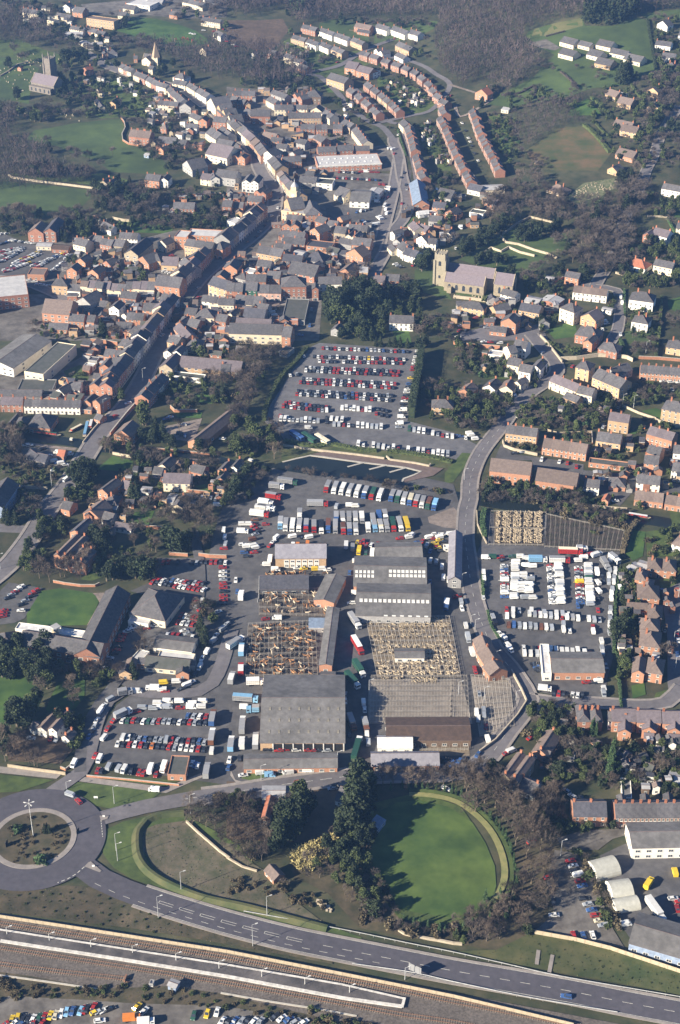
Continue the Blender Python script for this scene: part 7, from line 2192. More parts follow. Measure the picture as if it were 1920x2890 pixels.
# playground, scattered stones, people
T(0, 0); P('on the far school field')
for x, y in ((1215, 282), (1272, 275), (1300, 280), (1330, 290)):
    p = A(x, y, 0); mb = MB(); mb.beam((-2, 0, 0), (-1.2, 0, 2.6), .3, .3); mb.beam((2, 0, 0), (1.2, 0, 2.6), .3, .3); mb.beam((-1.2, 0, 2.6), (1.2, 0, 2.6), .3, .3); mb.beam((1.2, 0, 2.4), (3.4, .6, .3), .7, .15); o = mb.build('playground_frame', PAINT['r'][1], None, (p.x, p.y, hgt(p.x, p.y)), rnd.random()*3); reg(o, 'red playground climbing frame', 'playground')
P('in the hillside graveyard')
def graves(s, n, where):
    Pq = line_pts(s); x0, x1 = min(p.x for p in Pq), max(p.x for p in Pq); y0, y1 = min(p.y for p in Pq), max(p.y for p in Pq); k = 0
    mb = MB(); mb.box(-.4, .4, -.12, .12, 0, .9); mb.cyl((0, 0), .3, .2, .901, 1.1, 6); me = mb.mesh('gravestone', WALL['s']); me2 = mb.mesh('gravestone', M['wallstone'])
    while k < n:
        x, y = rnd.uniform(x0, x1), rnd.uniform(y0, y1)
        if inpoly(x, y, Pq): k += 1; o = ob('gravestone', rnd.choice((me, me2)), None, (x, y, hgt(x, y)), R(rnd.uniform(-20, 20))); o['label'] = 'small pale gravestone '+where; o['category'] = 'gravestone'; o['group'] = 'gravestones '+where
graves('-20 420 300 340 420 400 250 640 20 640', 60, 'in the hillside graveyard'); graves('20 700 200 760 420 780 640 800 620 850 40 800', 30, 'below the hillside church'); T(1280, 480); graves('800 190 900 100 1150 60 1150 110 1000 190', 70, 'in the walled cemetery'); graves('0 860 240 880 300 905 0 890', 26, 'on the church lawn')
# ------------------------------------------------------------------ back yards full of small buildings
T(0, 480)
clutter('460 640 860 620 1060 760 1060 800 480 800', 26, 'behind the west cross street', 10)
clutter('480 880 1240 900 1040 1170 500 1176', 40, 'below the west cross street', 0)
clutter('500 500 860 520 860 600 520 640', 12, 'beside the station car park', 0); clutter('1200 900 1568 900 1568 1176 1240 1176', 22, 'in the yards right of the crossroads', 0)
clutter('1000 200 1568 190 1568 420 1000 440', 8, 'in the long walled gardens', 0)
T(640, 480)
clutter('100 600 1000 560 1000 760 60 780', 34, 'in the yards north of church street', 0); clutter('380 350 1000 400 1000 540 350 540', 24, 'in the courts behind the town hall', 0)
clutter('0 900 380 960 540 1060 400 1176 0 1176', 20, 'south of church street', 0); clutter('1200 280 1568 240 1560 500 1320 540 1160 600', 20, 'in the yards near the mini roundabout', 0); clutter('420 40 760 0 740 160 480 200', 8, 'behind the upper high street', 0)
clutter('0 100 110 40 110 320 0 400', 6, 'by the high street bend', 0)
T(640, 0)
clutter('60 640 560 640 640 980 330 1060 300 920', 30, 'in the courts above the high street', 0); clutter('480 980 620 960 640 1120 420 1176 360 1000', 10, 'in the courts above the high street end', 0); clutter('1060 560 1420 640 1440 720 1200 760', 22, 'among the allotment strips', -25, size=(2, 3.6), kinds='nngcw'); clutter('1280 880 1420 850 1560 1176 1440 1176', 16, 'in the terrace back gardens', -60, size=(2, 3.4), kinds='nngcw'); clutter('780 870 850 640 980 760 1080 860 900 720', 8, 'above the cutting', -35, size=(2, 3.4), kinds='nngcw')
clutter('340 300 820 370 760 420 480 400', 10, 'beside the estate gardens', -8, size=(2, 3.4), kinds='ngcw')
T(0, 0)
clutter('840 620 1100 640 1420 800 1400 1060 1050 1040 1000 720', 34, 'behind the left side of the far hill street', -20, kinds='bcwgs'); clutter('560 560 900 560 1000 640 640 680', 14, 'in the gardens of the far hill street', -20, size=(2, 4), kinds='wcng')
clutter('180 60 600 60 560 220 140 160', 12, 'on the far works slope', -10, kinds='wcg'); clutter('540 260 800 300 780 380 560 340', 8, 'along the far school lane', -10, kinds='wcg')
T(0, 960)
clutter('-40 380 600 280 640 480 560 500 0 480', 12, 'in the left factory yard', -15); clutter('560 60 900 40 860 260 640 300', 14, 'along the canal bridge street gardens', -17); clutter('820 920 1568 860 1568 1176 860 1176', 24, 'in the gardens south of the canal', -5, size=(2, 4.5)); clutter('1130 10 1568 0 1568 90 1250 100', 10, 'above the long school', 0)
T(1280, 480)
clutter('0 960 720 880 740 980 640 1100 0 1100', 22, 'below the church wall', 0); clutter('0 200 220 180 200 420 0 420', 10, 'at the foot of the terraces', 0)
T(1280, 960)
clutter('200 90 460 90 440 260 200 240', 10, 'in the gardens above the church bank road', -10, size=(2, 4.5)); clutter('900 700 1560 640 1568 1060 1000 1060', 26, 'in the east back gardens', -5, size=(2.2, 4.5)); clutter('720 400 1180 400 1160 560 720 620', 10, 'on the slope below the white terrace', -15, size=(2, 3.6), kinds='nwg')
T(1280, 1440)
clutter('1170 380 1340 380 1300 1100 1150 1100', 18, 'in the gardens of the brick semis', 0, size=(2, 3.6), kinds='nwgo'); clutter('1440 420 1568 420 1568 1100 1460 1100', 6, 'on the avenue', 0, size=(2, 3.4))
T(1280, 1920)
clutter('1100 430 1568 440 1568 800 1200 800', 20, 'in the long brick-row gardens', 0, size=(2, 3.4), kinds='nwgk'); clutter('560 200 830 200 900 600 700 640', 5, 'below the side road junction', -20, size=(2, 3.4), kinds='nwg')
T(0, 1440)
clutter('560 0 800 0 900 160 640 200', 8, 'in the wooded villa gardens', -10, size=(2, 4)); clutter('900 1000 1340 1000 1340 1160 900 1160', 5, 'around the hospital huts', -5)
# ================================================================== WOODS, TREES, BUSHES
T(0, 0)
M['woodtwig'] = mat('wood_twigs', (.125, .092, .085), col2=(.060, .048, .046), scale=.03, rand=0, big=.3, bscale=.02)
wood('bare_hill_wood', '1530 95 1700 130 1960 60 2010 120 2050 200 2060 185 2210 150 2560 125 2770 128 3010 130 3040 180 3000 280 3020 470 3130 560 3200 625 3300 560 3340 590 3500 640 3640 580 3720 480 3740 390 3640 360 3600 280 3640 220 3780 180 3960 125 4150 110 4300 100 4420 85 4560 90 4700 65 4860 60 4860 -800 800 -800 1200 -60 1400 -10', 5.6, 12, 'woodtwig', 'bare brown wood covering the hillside along the top', 3)
wood('dark_conifer_wood', '1560 -60 2200 -100 2120 60 2060 150 2020 100 1960 20 1760 60 1560 30', 7, 16, 'yew', 'dark green conifers inside the hill wood above the ploughed slope', 5, conif=True)
T(1280, 0); wood('dark_conifer_wood', '890 100 910 60 1100 40 1290 20 1290 90 1180 160 1080 190 900 185', 6, 17, 'yew', 'dark conifer clump at the edge of the hill wood', 6, conif=True, dens=1.5)
wood('thorn_thicket', '400 800 560 720 720 700 860 640 930 640 900 700 800 770 880 820 900 860 760 880 640 940 500 1030 420 960 380 880', 4.4, 7, 'woodtwig', 'brown thorn thicket across the hillside', 8)
T(0, 0)
wood('far_left_wood', '-160 100 60 60 150 130 320 190 350 250 380 320 240 330 60 300 -160 330', 6.5, 12, 'woodtwig', 'brown bare trees massed on the far left slope', 9)
wood('park_wood', '-160 830 60 760 110 860 60 960 130 1000 260 1010 340 1080 380 1170 600 1190 640 1280 300 1290 160 1330 -160 1330', 6.2, 12, 'woodtwig', 'bare park wood below the hillside church', 10)
wood('back_wood', '850 330 1100 310 1290 340 1568 300 1900 330 2100 440 2160 540 2000 620 1700 600 1640 540 1500 560 1320 520 1250 470 1120 400 960 380', 6.5, 12, 'woodtwig', 'brown bare trees behind the far hill street', 11, dens=.9)
P('around the hillside church'); trees('k 11 120 690 60 470 480 420 520 400 440 430 600 430 560 400'); trees('b 14 300 800 160 440 220 330 100 380 330 760 260 790 700 560 600 740 180 430'); trees('y 9 420 560 500 590 410 680 460 700 520 680 560 640 640 600 700 620 560 720 610 760 480 740 660 790 760 790')
scat('yeb', 8, '420 360 800 380 820 540 1000 640 900 700 560 700 400 600', 34, mind=8)
P('in the gardens of the far hill street'); scat('uvyb', 5, '640 620 1060 650 1060 780 900 850 640 800', 26, mind=6)
P('beside the far school field'); scat('dyb', 9, '780 120 910 120 860 210 700 180', 9); trees('y 10 1105 440 1100 540 1140 510 1320 560 1200 470'); trees('c 11 95 50 1105 520'); scat('bd', 10, '820 300 1000 290 1150 330 1120 380 960 390 830 370', 12)
P('on the far works slope'); scat('bdy', 9, '0 20 420 20 480 90 300 110 100 80', 14); scat('bd', 9, '1060 0 1568 60 1568 140 1200 110', 10)
P('round the brick villa lane'); trees('b 9 910 870 1020 870 1110 850 1240 920 1280 830 1350 1060 960 1030'); trees('ey 6 870 800 1180 1040 1230 1060 1140 960 1180 920'); scat('uvi', 2.6, '900 1010 1300 1050 1280 1150 1150 1130', 14)
P('on the sheep field edge'); trees('b 11 480 1075 530 1090 780 1080 620 1110 700 1165 540 1130 330 1000'); trees('y 9 345 1060')
for x, y in ((718, 868), (797, 882), (602, 920), (668, 925), (840, 1070), (632, 925)): p = A(x, y, 0); beast('sheep', p.x, p.y, rnd.random()*6, '')
T(640, 0)
P('above the estate'); scat('bd', 8, '640 130 860 150 1000 170 1300 140 1440 180 1330 260 1250 220 900 170', 14); trees('b 9 1060 300 1380 300 1300 340 1400 420'); trees('ye 8 1280 380 1340 380 420 110 440 240 640 250 1300 400')
P('beside the estate gardens'); scat('yuvbe', 5, '330 330 800 380 780 420 560 440 480 420', 22); scat('uv', 2.4, '640 220 1000 300 1000 330 640 260', 16)
P('behind the hill school'); trees('yb 9 850 560 870 570 560 600 500 590 450 570 400 600 350 610 430 530 380 480 420 500 300 560 250 590 600 620'); scat('byd', 9, '180 440 500 520 520 600 330 640 160 560', 34, mind=6)
P('among the allotment strips'); scat('uvib', 2.6, '1050 540 1240 580 1420 650 1440 720 1300 760 1180 700 1080 620', 50, mind=4)
P('in the terrace back gardens'); scat('uviy', 2.4, '1270 880 1420 840 1480 960 1540 1150 1400 1100 1340 960', 48, mind=4); scat('uv', 2.4, '870 700 1000 850 1060 860 1200 900 1180 940 900 760', 20)
P('in the town courts'); scat('uvb', 3, '200 740 330 800 400 860 300 900 200 860', 12); scat('uvib', 2.6, '650 920 860 920 860 1020 660 1000', 14); trees('b 7 600 1010 240 960 580 960')
T(1280, 0)
P('on the meadow slope'); trees('b 7 560 620 590 620 690 500 640 480 380 680 360 690 850 480 830 610 540 690 960 500 1010 530 1060 500 1040 540 990 560'); trees('c 19 1150 575 1180 575 1200 550 1165 580 1215 540'); scat('bd', 6, '620 390 720 480 640 500 560 460', 8)
P('above the outer terrace'); scat('uvib', 3, '240 780 420 820 480 960 440 1100 360 1120 260 900', 46, mind=4); scat('bd', 6, '240 600 500 560 420 600 260 670', 8); trees('y 7 190 750 280 640 400 770 200 720')
P('among the hillside bungalows'); scat('ueivy', 4, '960 640 1100 600 1280 700 1300 900 1120 860 960 820', 40, mind=5); scat('bde', 9, '1300 620 1568 520 1568 720 1480 760 1400 860 1340 1000 1280 1000 1300 800', 42, mind=6)
P('beside the top lane'); scat('eb', 8, '1400 500 1568 480 1568 640 1440 600', 16); scat('uyb', 4, '1380 120 1568 220 1568 470 1400 460', 26); trees('bb 12 1300 80 1270 90 1470 840')
P('on the gorse slope'); scat('bdv', 6, '470 1060 640 1100 740 1170 560 1180 420 1160', 16); scat('bud', 6, '1300 980 1400 1000 1380 1180 1200 1170 1260 1080', 22); scat('b', 8, '1440 960 1568 960 1568 1180 1480 1180', 14)
T(0, 480)
P('along the park lane'); scat('byd', 10, '160 0 420 10 640 30 660 70 560 90 420 50 200 55', 24); scat('byd', 11, '640 160 860 150 1030 160 1090 230 1040 330 900 330 780 310 680 290 620 240', 46, mind=6)
P('beside the park field'); trees('b 15 140 340 160 345 185 350 215 350 230 345 120 340 100 330 60 340 20 350'); scat('yd', 7, '0 350 60 340 190 370 180 480 110 470 0 400', 22); scat('bd', 7, '250 330 560 280 640 300 560 360 400 370', 20)
P('around the malthouse'); trees('c 10 590 450 610 455 630 455 640 440 460 500 430 490 420 470'); scat('yebd', 7, '440 330 640 350 780 380 860 440 640 460 500 500 420 450', 34, mind=5); trees('c 13 1480 270 1500 260'); trees('c 9 1370 390 1540 400 1385 380'); trees('b 11 1030 330 1060 340 930 330 1480 390 1455 380 1500 330 1320 200 1250 380 1220 400')
P('in the long walled gardens'); scat('uvibe', 3.5, '960 340 1200 330 1560 300 1568 440 1300 400 1000 430', 46, mind=5); scat('uvy', 3, '1180 100 1568 90 1568 180 1200 190', 20); trees('c 9 890 130 900 120 1370 60'); trees('y 9 810 140 860 140 820 100 985 240 990 200')
P('in the town yards'); scat('bu', 5, '700 640 1000 700 1000 780 760 760', 10); scat('yube', 4, '220 1060 340 1060 460 1140 820 1110 820 1176 300 1176', 34, mind=5); trees('c 11 705 1150 720 1150'); trees('b 9 230 1100 770 1150 800 1160 1240 540 230 1150')
T(640, 480)
P('in front of the parish church'); trees('k 17 800 1010 760 1040 840 950 910 940 980 920 1000 980 920 1010 760 980 720 1010', ); trees('k 14 870 880 940 870 1000 870 830 900 1030 930 700 960 720 920 1060 960'); trees('e 14 760 1060 800 1060 850 1050 730 1030')
P('on the rectory slope'); trees('y 10 1150 960 1200 970 1280 960 1310 920 1180 880 1210 850 1250 870 1300 880 1110 1000 1060 1040'); trees('c 10 1070 1060 1090 1050 950 1176 920 1150 1000 1176 880 1120'); scat('yeu', 7, '860 1030 1060 1000 1100 1160 880 1176', 22, mind=6); trees('b 10 1180 890 1230 800 1540 1160 1520 1110 1380 1100 1420 1080 1300 1150 1340 1160'); scat('bu', 6, '1300 1020 1568 1010 1568 1170 1320 1170', 20)
P('beside the church tower'); trees('y 13 1350 700 1370 680 1390 650 1340 690'); trees('uy 4 1310 800 1345 850 1260 780'); trees('b 9 870 770 900 730 980 700 1390 170 1520 480 1568 500')
P('around the relief road'); scat('ub', 3, '1380 60 1560 40 1560 220 1440 220', 14); scat('ub', 4, '0 200 100 300 100 430 0 420', 10); trees('y 5 20 260'); trees('b 8 1500 500 1540 520 700 600')
T(1280, 480)
P('on the yew bank above the church'); trees('k 9 60 600 90 580 130 570 160 540 200 530 240 500 260 470 300 440 330 420 360 410 400 380 340 380 380 350 280 420 220 470 180 490 120 530 60 550'); trees('y 10 450 490 490 500 530 480 580 470 640 450 600 430 690 430 560 430 700 420 470 450 500 440 730 410 800 590 820 570 160 660 200 640 300 660 350 650 250 640 390 780 370 760 400 740')
P('in the wooded dell'); scat('bdb', 13, '200 300 300 180 420 90 600 60 640 160 760 200 800 260 900 260 1100 200 1250 40 1330 120 1330 260 1300 340 1180 420 1180 560 1000 640 820 600 900 480 760 400 500 360 380 400 260 420', 95, mind=6); scat('yd', 12, '900 400 1000 300 1080 330 1040 460 960 500', 10); scat('db', 11, '800 600 1000 640 1180 560 1180 700 1000 740 800 640 640 650 600 720 480 790 440 720 560 700', 44, mind=6)
scat('yd', 11, '1180 40 1320 60 1300 240 1220 300 1100 260', 12)
P('east of the dell'); trees('e 8 1230 600 1360 590 1400 580 1500 590 1540 600 1530 540 1560 640 1180 800 1220 810 1250 800 1200 780 1320 800 1360 810 1390 810 1420 815 1450 810 1490 800 1540 760'); trees('c 8 1075 700 1520 720 1540 700'); trees('b 12 1215 480 1200 560 1140 620 1500 390'); scat('eub', 5, '1340 170 1568 200 1568 320 1340 310', 14); scat('ubv', 3, '1200 560 1568 560 1568 620 1200 620', 14)
P('above the little orange house'); trees('y 9 900 730 880 720 910 780 740 720 700 720'); scat('uyb', 4, '500 740 740 720 760 780 640 800', 16); trees('y 6 350 800 420 800 380 730')
P('between the villas'); scat('uyeb', 4, '560 1050 740 1000 740 1050 640 1120 600 1160', 18); scat('uve', 3, '700 800 820 900 740 930 640 860', 14); scat('ueyb', 4.5, '1190 1000 1450 960 1420 1150 1200 1176', 30, mind=5); scat('bd', 6, '1470 1000 1568 1000 1568 1120 1480 1120', 8); scat('uv', 3, '1060 880 1120 880 1120 960 1040 1000', 9)
P('in the church foot gardens'); scat('uvb', 3, '0 950 320 980 320 1040 40 1060', 12)
T(0, 960)
P('in the school grounds by the high street'); scat('ubvey', 5, '1120 270 1400 290 1568 200 1568 440 1180 470 1100 400', 44, mind=5); trees('b 13 1480 300 1520 320 1440 290 1560 330'); trees('c 9 1500 400 1540 400 1560 380'); trees('e 8 1400 120 1350 90 1560 110')
P('by the long brick shed'); trees('e 16 990 585 1010 590'); trees('c 12 1060 700 1100 690 1130 700 1080 640'); trees('y 8 1160 720 1190 740 1375 770 1390 750 980 690 1000 700 1050 720'); trees('b 10 730 770 760 780 840 730 880 740 1240 630 1440 760'); scat('ub', 4, '680 700 900 720 940 770 760 770', 16); scat('ubv', 3, '1180 430 1350 430 1350 480 1200 480', 10)
P('along the canal at the left'); scat('bd', 10, '-40 640 160 650 170 750 120 880 -40 860', 24, mind=5); scat('vud', 4, '-20 850 300 880 420 900 380 1000 200 1020 60 1000', 44, mind=4); scat('bvy', 6, '100 1060 300 1030 260 1176 120 1176', 16); trees('b 8 150 560 200 900')
P('beside the main road bend'); trees('k 13 560 1000 600 1010 640 980 530 980 590 940 620 960'); scat('yuei', 4.5, '480 1060 640 1040 640 1120 480 1160', 16); trees('y 8 640 910 660 950 470 1110')
P('in the canal gardens'); trees('c 14 920 1130 950 1130'); scat('uyiv', 4, '940 790 1060 830 1040 900 960 920', 18); scat('uvyb', 3.4, '820 930 960 940 1100 1000 900 1050 820 1000', 18); scat('uvb', 3, '1320 920 1568 870 1568 960 1350 1000', 14); trees('b 8 1000 830 1040 850 1420 1160 1560 1060'); scat('uvie', 3.5, '960 1100 1140 1080 1140 1160 960 1160', 12); trees('y 9 960 850 1540 980'); scat('ub', 3, '450 250 620 210 630 290 460 300', 8)
T(640, 960)
P('on the wooded slope beside the car park'); scat('bdb', 11, '20 120 180 90 360 100 280 220 200 330 180 470 120 560 40 560 100 400 60 300', 42, mind=5); scat('ved', 5, '60 230 260 260 200 420 60 420', 20); trees('d 11 130 760 170 740 200 730 290 740 300 760 270 700 210 760'); trees('e 12 200 700 230 740 290 700 320 760 70 800 110 790 170 640'); trees('b 13 330 820 350 700 300 640'); scat('uyb', 4, '0 700 140 700 220 800 100 840 0 800', 22); scat('bdu', 6, '0 520 120 560 100 700 0 700', 14)
P('on the basin far bank'); belt('b', 5, '390 905 500 930 600 945 660 950', 5); belt('bv', 4, '700 960 900 975 1060 1000 1180 1020', 6); belt('vub', 4, '1200 1030 1300 1040 1450 1060 1568 1080', 5); trees('b 7 590 960 820 980 1105 1040 1130 1040 1160 1030 985 990')
P('west of the lorry park'); scat('byv', 6, '0 900 200 880 280 940 200 1020 160 1100 0 1176', 40, mind=4); trees('y 9 40 1100 60 1080 20 1140 100 1000 60 1030 140 960')
P('above the town car park'); belt('c', 8, '1000 40 1060 44 1160 48 1280 52', 4.2, .3, where='in the row above the town car park'); trees('y 9 1330 60 1380 40'); trees('bu 7 100 110 160 100 250 130 300 110 400 130')
T(1280, 960)
P('in the gardens east of the car park'); scat('uyebi', 4.5, '20 100 240 130 360 160 370 250 230 260 60 250 20 200', 34, mind=5); scat('bduye', 7, '-30 430 180 410 380 420 400 470 280 610 100 650 -60 600', 52, mind=5); scat('ueb', 4, '-260 300 -40 320 40 400 -40 480 -260 440', 22); trees('y 8 100 500 120 480 -100 410 -60 420'); trees('c 9 610 230 620 240 560 280'); scat('ub', 3, '480 240 640 260 620 300 520 340', 9)
P('on the slope below the white terrace'); scat('vubei', 5, '430 540 560 420 660 420 720 440 840 470 1000 480 1060 520 1000 620 780 640 600 620 480 600', 70, mind=4); trees('c 9 760 560 800 560 710 490 1100 490 1085 500'); trees('i 3 990 350 985 345'); scat('uv', 3, '360 700 560 730 560 780 400 740', 14)
P('in the orchard corner'); scat('b', 7, '1220 30 1400 10 1390 120 1240 110', 14); trees('i 5 1335 330 1375 330 1350 325'); scat('uybe', 4.5, '1180 400 1440 330 1568 380 1440 440 1300 470 1180 440', 34, mind=5); scat('uy', 4, '760 60 900 90 900 130 780 110', 10); scat('yue', 4, '1000 370 1080 410 1060 480 960 450', 10); scat('u', 3, '620 0 760 60 700 60', 6)
P('below the brick flats'); scat('byue', 6, '220 980 560 1040 560 1110 300 1100 200 1040', 34, mind=4); trees('c 8 560 1110 600 1115 650 1120 690 1120 740 1110 770 1110 830 1090'); belt('bv', 5, '180 1080 400 1120 640 1150 900 1180', 4); scat('bu', 5, '560 1060 840 1080 840 1130 560 1120', 16); scat('uv', 3, '880 1070 1040 1060 1040 1150 900 1150', 10)
P('in the east back gardens'); scat('uvi', 2.6, '730 640 960 650 940 710 740 690', 14); scat('uvi', 2.6, '990 760 1230 760 1220 830 1000 820', 14); scat('uvb', 3, '1260 520 1560 620 1540 660 1300 560', 8)
T(0, 1440)
P('in the wooded villa gardens'); trees('k 11 700 280 660 250 720 290 740 240 650 220'); trees('b 13 345 500 300 440 275 470 470 420 530 440 590 400 560 460 450 460 620 330 500 400 420 460'); scat('yeu', 7, '310 100 480 120 420 180 300 200 200 260 180 340 140 440 240 440 200 320 220 240', 34, mind=4); scat('ued', 5, '560 330 780 290 1000 320 1080 380 900 430 760 460 640 420', 30, mind=5); trees('y 12 900 460 860 440 940 470 980 440 1000 480 1040 470 740 490 780 480'); trees('b 10 1080 290 1050 440 1080 460 1020 340 1410 260 1430 240'); trees('k 12 1200 280 1250 290 1170 260 1290 270'); scat('bd', 9, '1130 60 1240 0 1480 20 1490 120 1400 150 1240 100', 30, mind=5); trees('c 9 65 95 110 95 40 80'); scat('by', 6, '120 20 240 -20 260 60 160 110', 12)
P('around the hospital'); trees('k 11 200 1110 240 1120 280 1020 180 1100 260 1120 330 1080 130 1000 60 1080 20 1020 330 980 150 1130 100 1150 300 1150 350 1120'); scat('kye', 9, '0 1000 120 980 200 1140 60 1180 0 1150', 16); trees('b 9 1000 970 960 1000 980 900 1030 960 1330 790 1380 700 1440 700 1350 720 620 1150 690 1130 590 1120'); trees('c 10 925 1160 1400 870 1420 900 1390 830 1410 950'); scat('ub', 3, '420 1130 700 1120 740 1176 440 1176', 14); trees('b 10 830 1160 800 1150'); trees('y 9 810 480'); scat('vbu', 4, '1360 640 1480 640 1500 760 1400 800', 12)
T(0, 1920)
P('in the park by the roundabout'); scat('kbe', 11, '240 -80 320 -20 330 60 280 180 240 250 200 200 260 100', 20, mind=5); trees('k 13 120 320 90 300 150 330 180 290 130 270'); trees('b 12 60 500 100 520 40 560 180 560 240 590 260 600 20 450 200 540'); scat('bvy', 8, '0 380 140 400 180 480 260 560 60 580 0 560', 26, mind=5); trees('b 9 510 180 480 100 540 130 500 50'); trees('y 8 420 300 400 280 490 330 440 330'); scat('bu', 4, '620 -20 760 -100 820 20 700 90', 14); scat('u', 3, '460 300 580 200 560 420 500 500', 14)
P('on the roundabout island'); trees('c 5 330 1050 345 1060 315 1060'); trees('i 3.4 130 1035 120 1050 280 1260 310 1270'); scat('v', 1.6, '60 1000 300 940 460 1050 480 1200 300 1280 80 1260', 40)
T(640, 1920)
P('between the market road and the rough pasture'); scat('bvd', 9, '-280 860 -100 920 0 880 180 860 240 1000 330 1060 300 1160 240 1280 120 1300 0 1200 -140 1060 -260 1000', 70, mind=4); scat('vbe', 5, '-120 850 100 800 230 840 230 940 60 960', 26); trees('b 8 370 860 340 930')
P('in the dark grove west of the bowling green'); trees('k 13 440 1000 470 1080 400 1100 500 960 420 1060 360 1160 520 900 480 1020 390 1010'); trees('k 14 880 880 930 840 950 900 870 930 890 990 920 1040 820 1040 790 1080 850 1090 920 760 940 720 960 800'); scat('ked', 11, '540 820 600 880 560 960 500 1000 480 900', 12); trees('k 10 700 1176 780 1240 840 1200 900 1180 960 1160 1000 1100')
P('beside the market road front'); trees('b 13 1150 735 1285 730 1430 745 1080 730 1340 740 1500 725 1560 730'); scat('yeb', 6, '860 680 1000 680 1000 760 880 780', 12)
P('in the ring round the bowling green')
T(0, 0)
belt('l', 5.2, '2683 5468 2818 5459 3014 5468 3185 5513 3332 5611 3442 5733 3528 5880 3572 6052 3553 6223 3491 6346', 2.7, .5); belt('l', 5.5, '2744 6390 2891 6414 3038 6448 3161 6468 3283 6419 3418 6370', 3.4, .5); belt('ey', 8, '2530 5660 2480 5831 2460 6003 2490 6223 2590 6380', 7, 1.5, where='on the shaded west side of the bowling green'); belt('ec', 10, '2500 5740 2450 5900 2440 6100', 8, 1, where='in the tall conifer screen of the bowling green')
T(640, 2400)
P('above the bypass bank'); scat('evbd', 6, '560 60 740 -120 960 -60 960 100 1080 260 1180 400 1180 480 940 480 820 320 700 200 560 200', 90, mind=4); scat('ey', 6, '760 100 900 0 1000 160 1150 300 1150 420 1000 380 860 260', 26, mind=5); scat('vb', 4, '900 420 1200 520 1568 560 1568 620 1250 590 960 520', 60, mind=3)
straw = line_pts('440 60 500 -20 620 -60 740 -110 780 -60 820 20 740 60 620 80 600 160 480 130'); mb = MB(); rg = random.Random(4); k = 0
while k < 1800:
    x, y = rg.uniform(min(p.x for p in straw), max(p.x for p in straw)), rg.uniform(min(p.y for p in straw), max(p.y for p in straw))
    if inpoly(x, y, straw): k += 1; a = rg.random()*6.28; d = Vector((math.cos(a), math.sin(a), 0))*.35; tp = Vector((x+rg.gauss(0, .9), y+rg.gauss(0, .9), rg.uniform(.8, 1.6))); mb.quad([Vector((x, y, .1))-d, Vector((x, y, .1))+d, tp+d*.3, tp-d*.3])
o = mb.build('reed_bed', M['straw']); o['kind'] = 'stuff'; o['label'] = 'pale straw-coloured reeds flattened beside the grove'; o['category'] = 'reeds'
P('around the ruined shed'); H('262 130 345 190 4 2.6 o m g 1 o'.replace('262 130 345 190', '318 238 262 150')) if False else None
T(640, 2400); building(A(262, 170, 0), A(325, 240, 0), 5, 2.6, 'o', 't', 'g', 'o', desc='ruined orange-brick shed with bare rafters'); trees('vb 4 380 260 360 280 400 250 250 30 200 60 100 60'); scat('v', 2, '0 150 240 240 600 300 700 420 300 330 0 300', 26)
rr = A(640, 350, 0); mb = MB()
for i in range(40): a = rnd.uniform(0, 1); mb.box(*(lambda x, y, s: (x-s, x+s, y-s, y+s, 0, s*1.4))(A(625+a*100, 345+a*80, 0).x+rnd.gauss(0, .5), A(625+a*100, 345+a*80, 0).y+rnd.gauss(0, .5), rnd.uniform(.2, .5)))
o = mb.build('stone_rubble', M['garden_stone'] if 'garden_stone' in M else M['wallstone']); o['kind'] = 'stuff'; o['label'] = 'heap of pale stone rubble on the grass bank'; o['category'] = 'rubble'
T(1280, 1920)
P('along the wood east of the bowling green'); trees('b 14 90 790 215 850 330 910 440 1030 520 1110 290 880 160 820 400 940 560 1100 330 1000 430 1140 120 700 200 760 150 920 480 1010 550 1010 300 820 20 720 80 740'); scat('bdb', 10, '140 640 260 680 360 780 470 860 600 960 640 1060 580 1176 480 1176 420 1060 330 900 200 760', 30, mind=6); scat('bvd', 8, '600 760 760 760 790 960 640 960 560 860', 22); trees('e 6 600 960 620 1000 640 750 640 740')
P('in the gardens below the side road'); scat('yebud', 6, '560 190 800 170 860 210 840 300 900 400 760 480 660 380 560 330 530 260', 56, mind=4); scat('bvud', 5, '740 400 960 440 1040 520 1060 700 900 700 760 660 680 700 640 660 760 560', 60, mind=4); trees('l 12 1060 700 1090 640 1095 560 1080 600'); trees('l 9 965 370 985 380 950 380'); scat('uviyb', 3.6, '1100 430 1568 470 1568 780 1360 760 1200 780 1100 700', 80, mind=4); trees('b 8 1400 640 1450 640 1270 700 1080 720'); belt('vb', 4, '500 400 560 250 600 190', 4); scat('u', 3, '640 990 900 960 1100 1010 900 1040 700 1060', 22); trees('y 8 740 640 720 660 270 650 250 660')
T(1280, 2400)
P('in the scrubby wood beside the breakers yard'); scat('bdb', 11, '500 -40 620 -120 700 0 660 120 700 260 640 380 560 480 540 560 400 600 260 640 100 600 60 500 260 440 440 330 500 200', 64, mind=5); scat('vbe', 5, '0 500 120 460 280 620 100 680 0 620', 32, mind=3); scat('vud', 3.4, '850 0 920 60 1000 250 1100 440 1150 560 1090 560 1000 400 900 150', 40, mind=3); trees('ey 6 500 570 520 580 270 440 280 420'); trees('l 6 270 420 220 350 320 340 290 430')
P('on the bypass verge'); scat('u', .6, '560 640 1000 740 1568 880 1568 960 1000 860 560 760', 70, mind=3)
T(0, 2400)
P('in the scrub by the scrapyard'); scat('vub', 1.7, '100 950 600 960 900 940 900 1010 400 1030 80 1040', 40); scat('vub', 1.7, '1000 940 1160 930 1568 1020 2200 1180 2200 1220 1568 1100 1000 1040', 50, mind=3); scat('v', 2, '-20 880 120 950 140 1040 -20 1060', 14); scat('u', .8, '0 300 600 270 1300 540 1300 600 400 480', 44, mind=3)
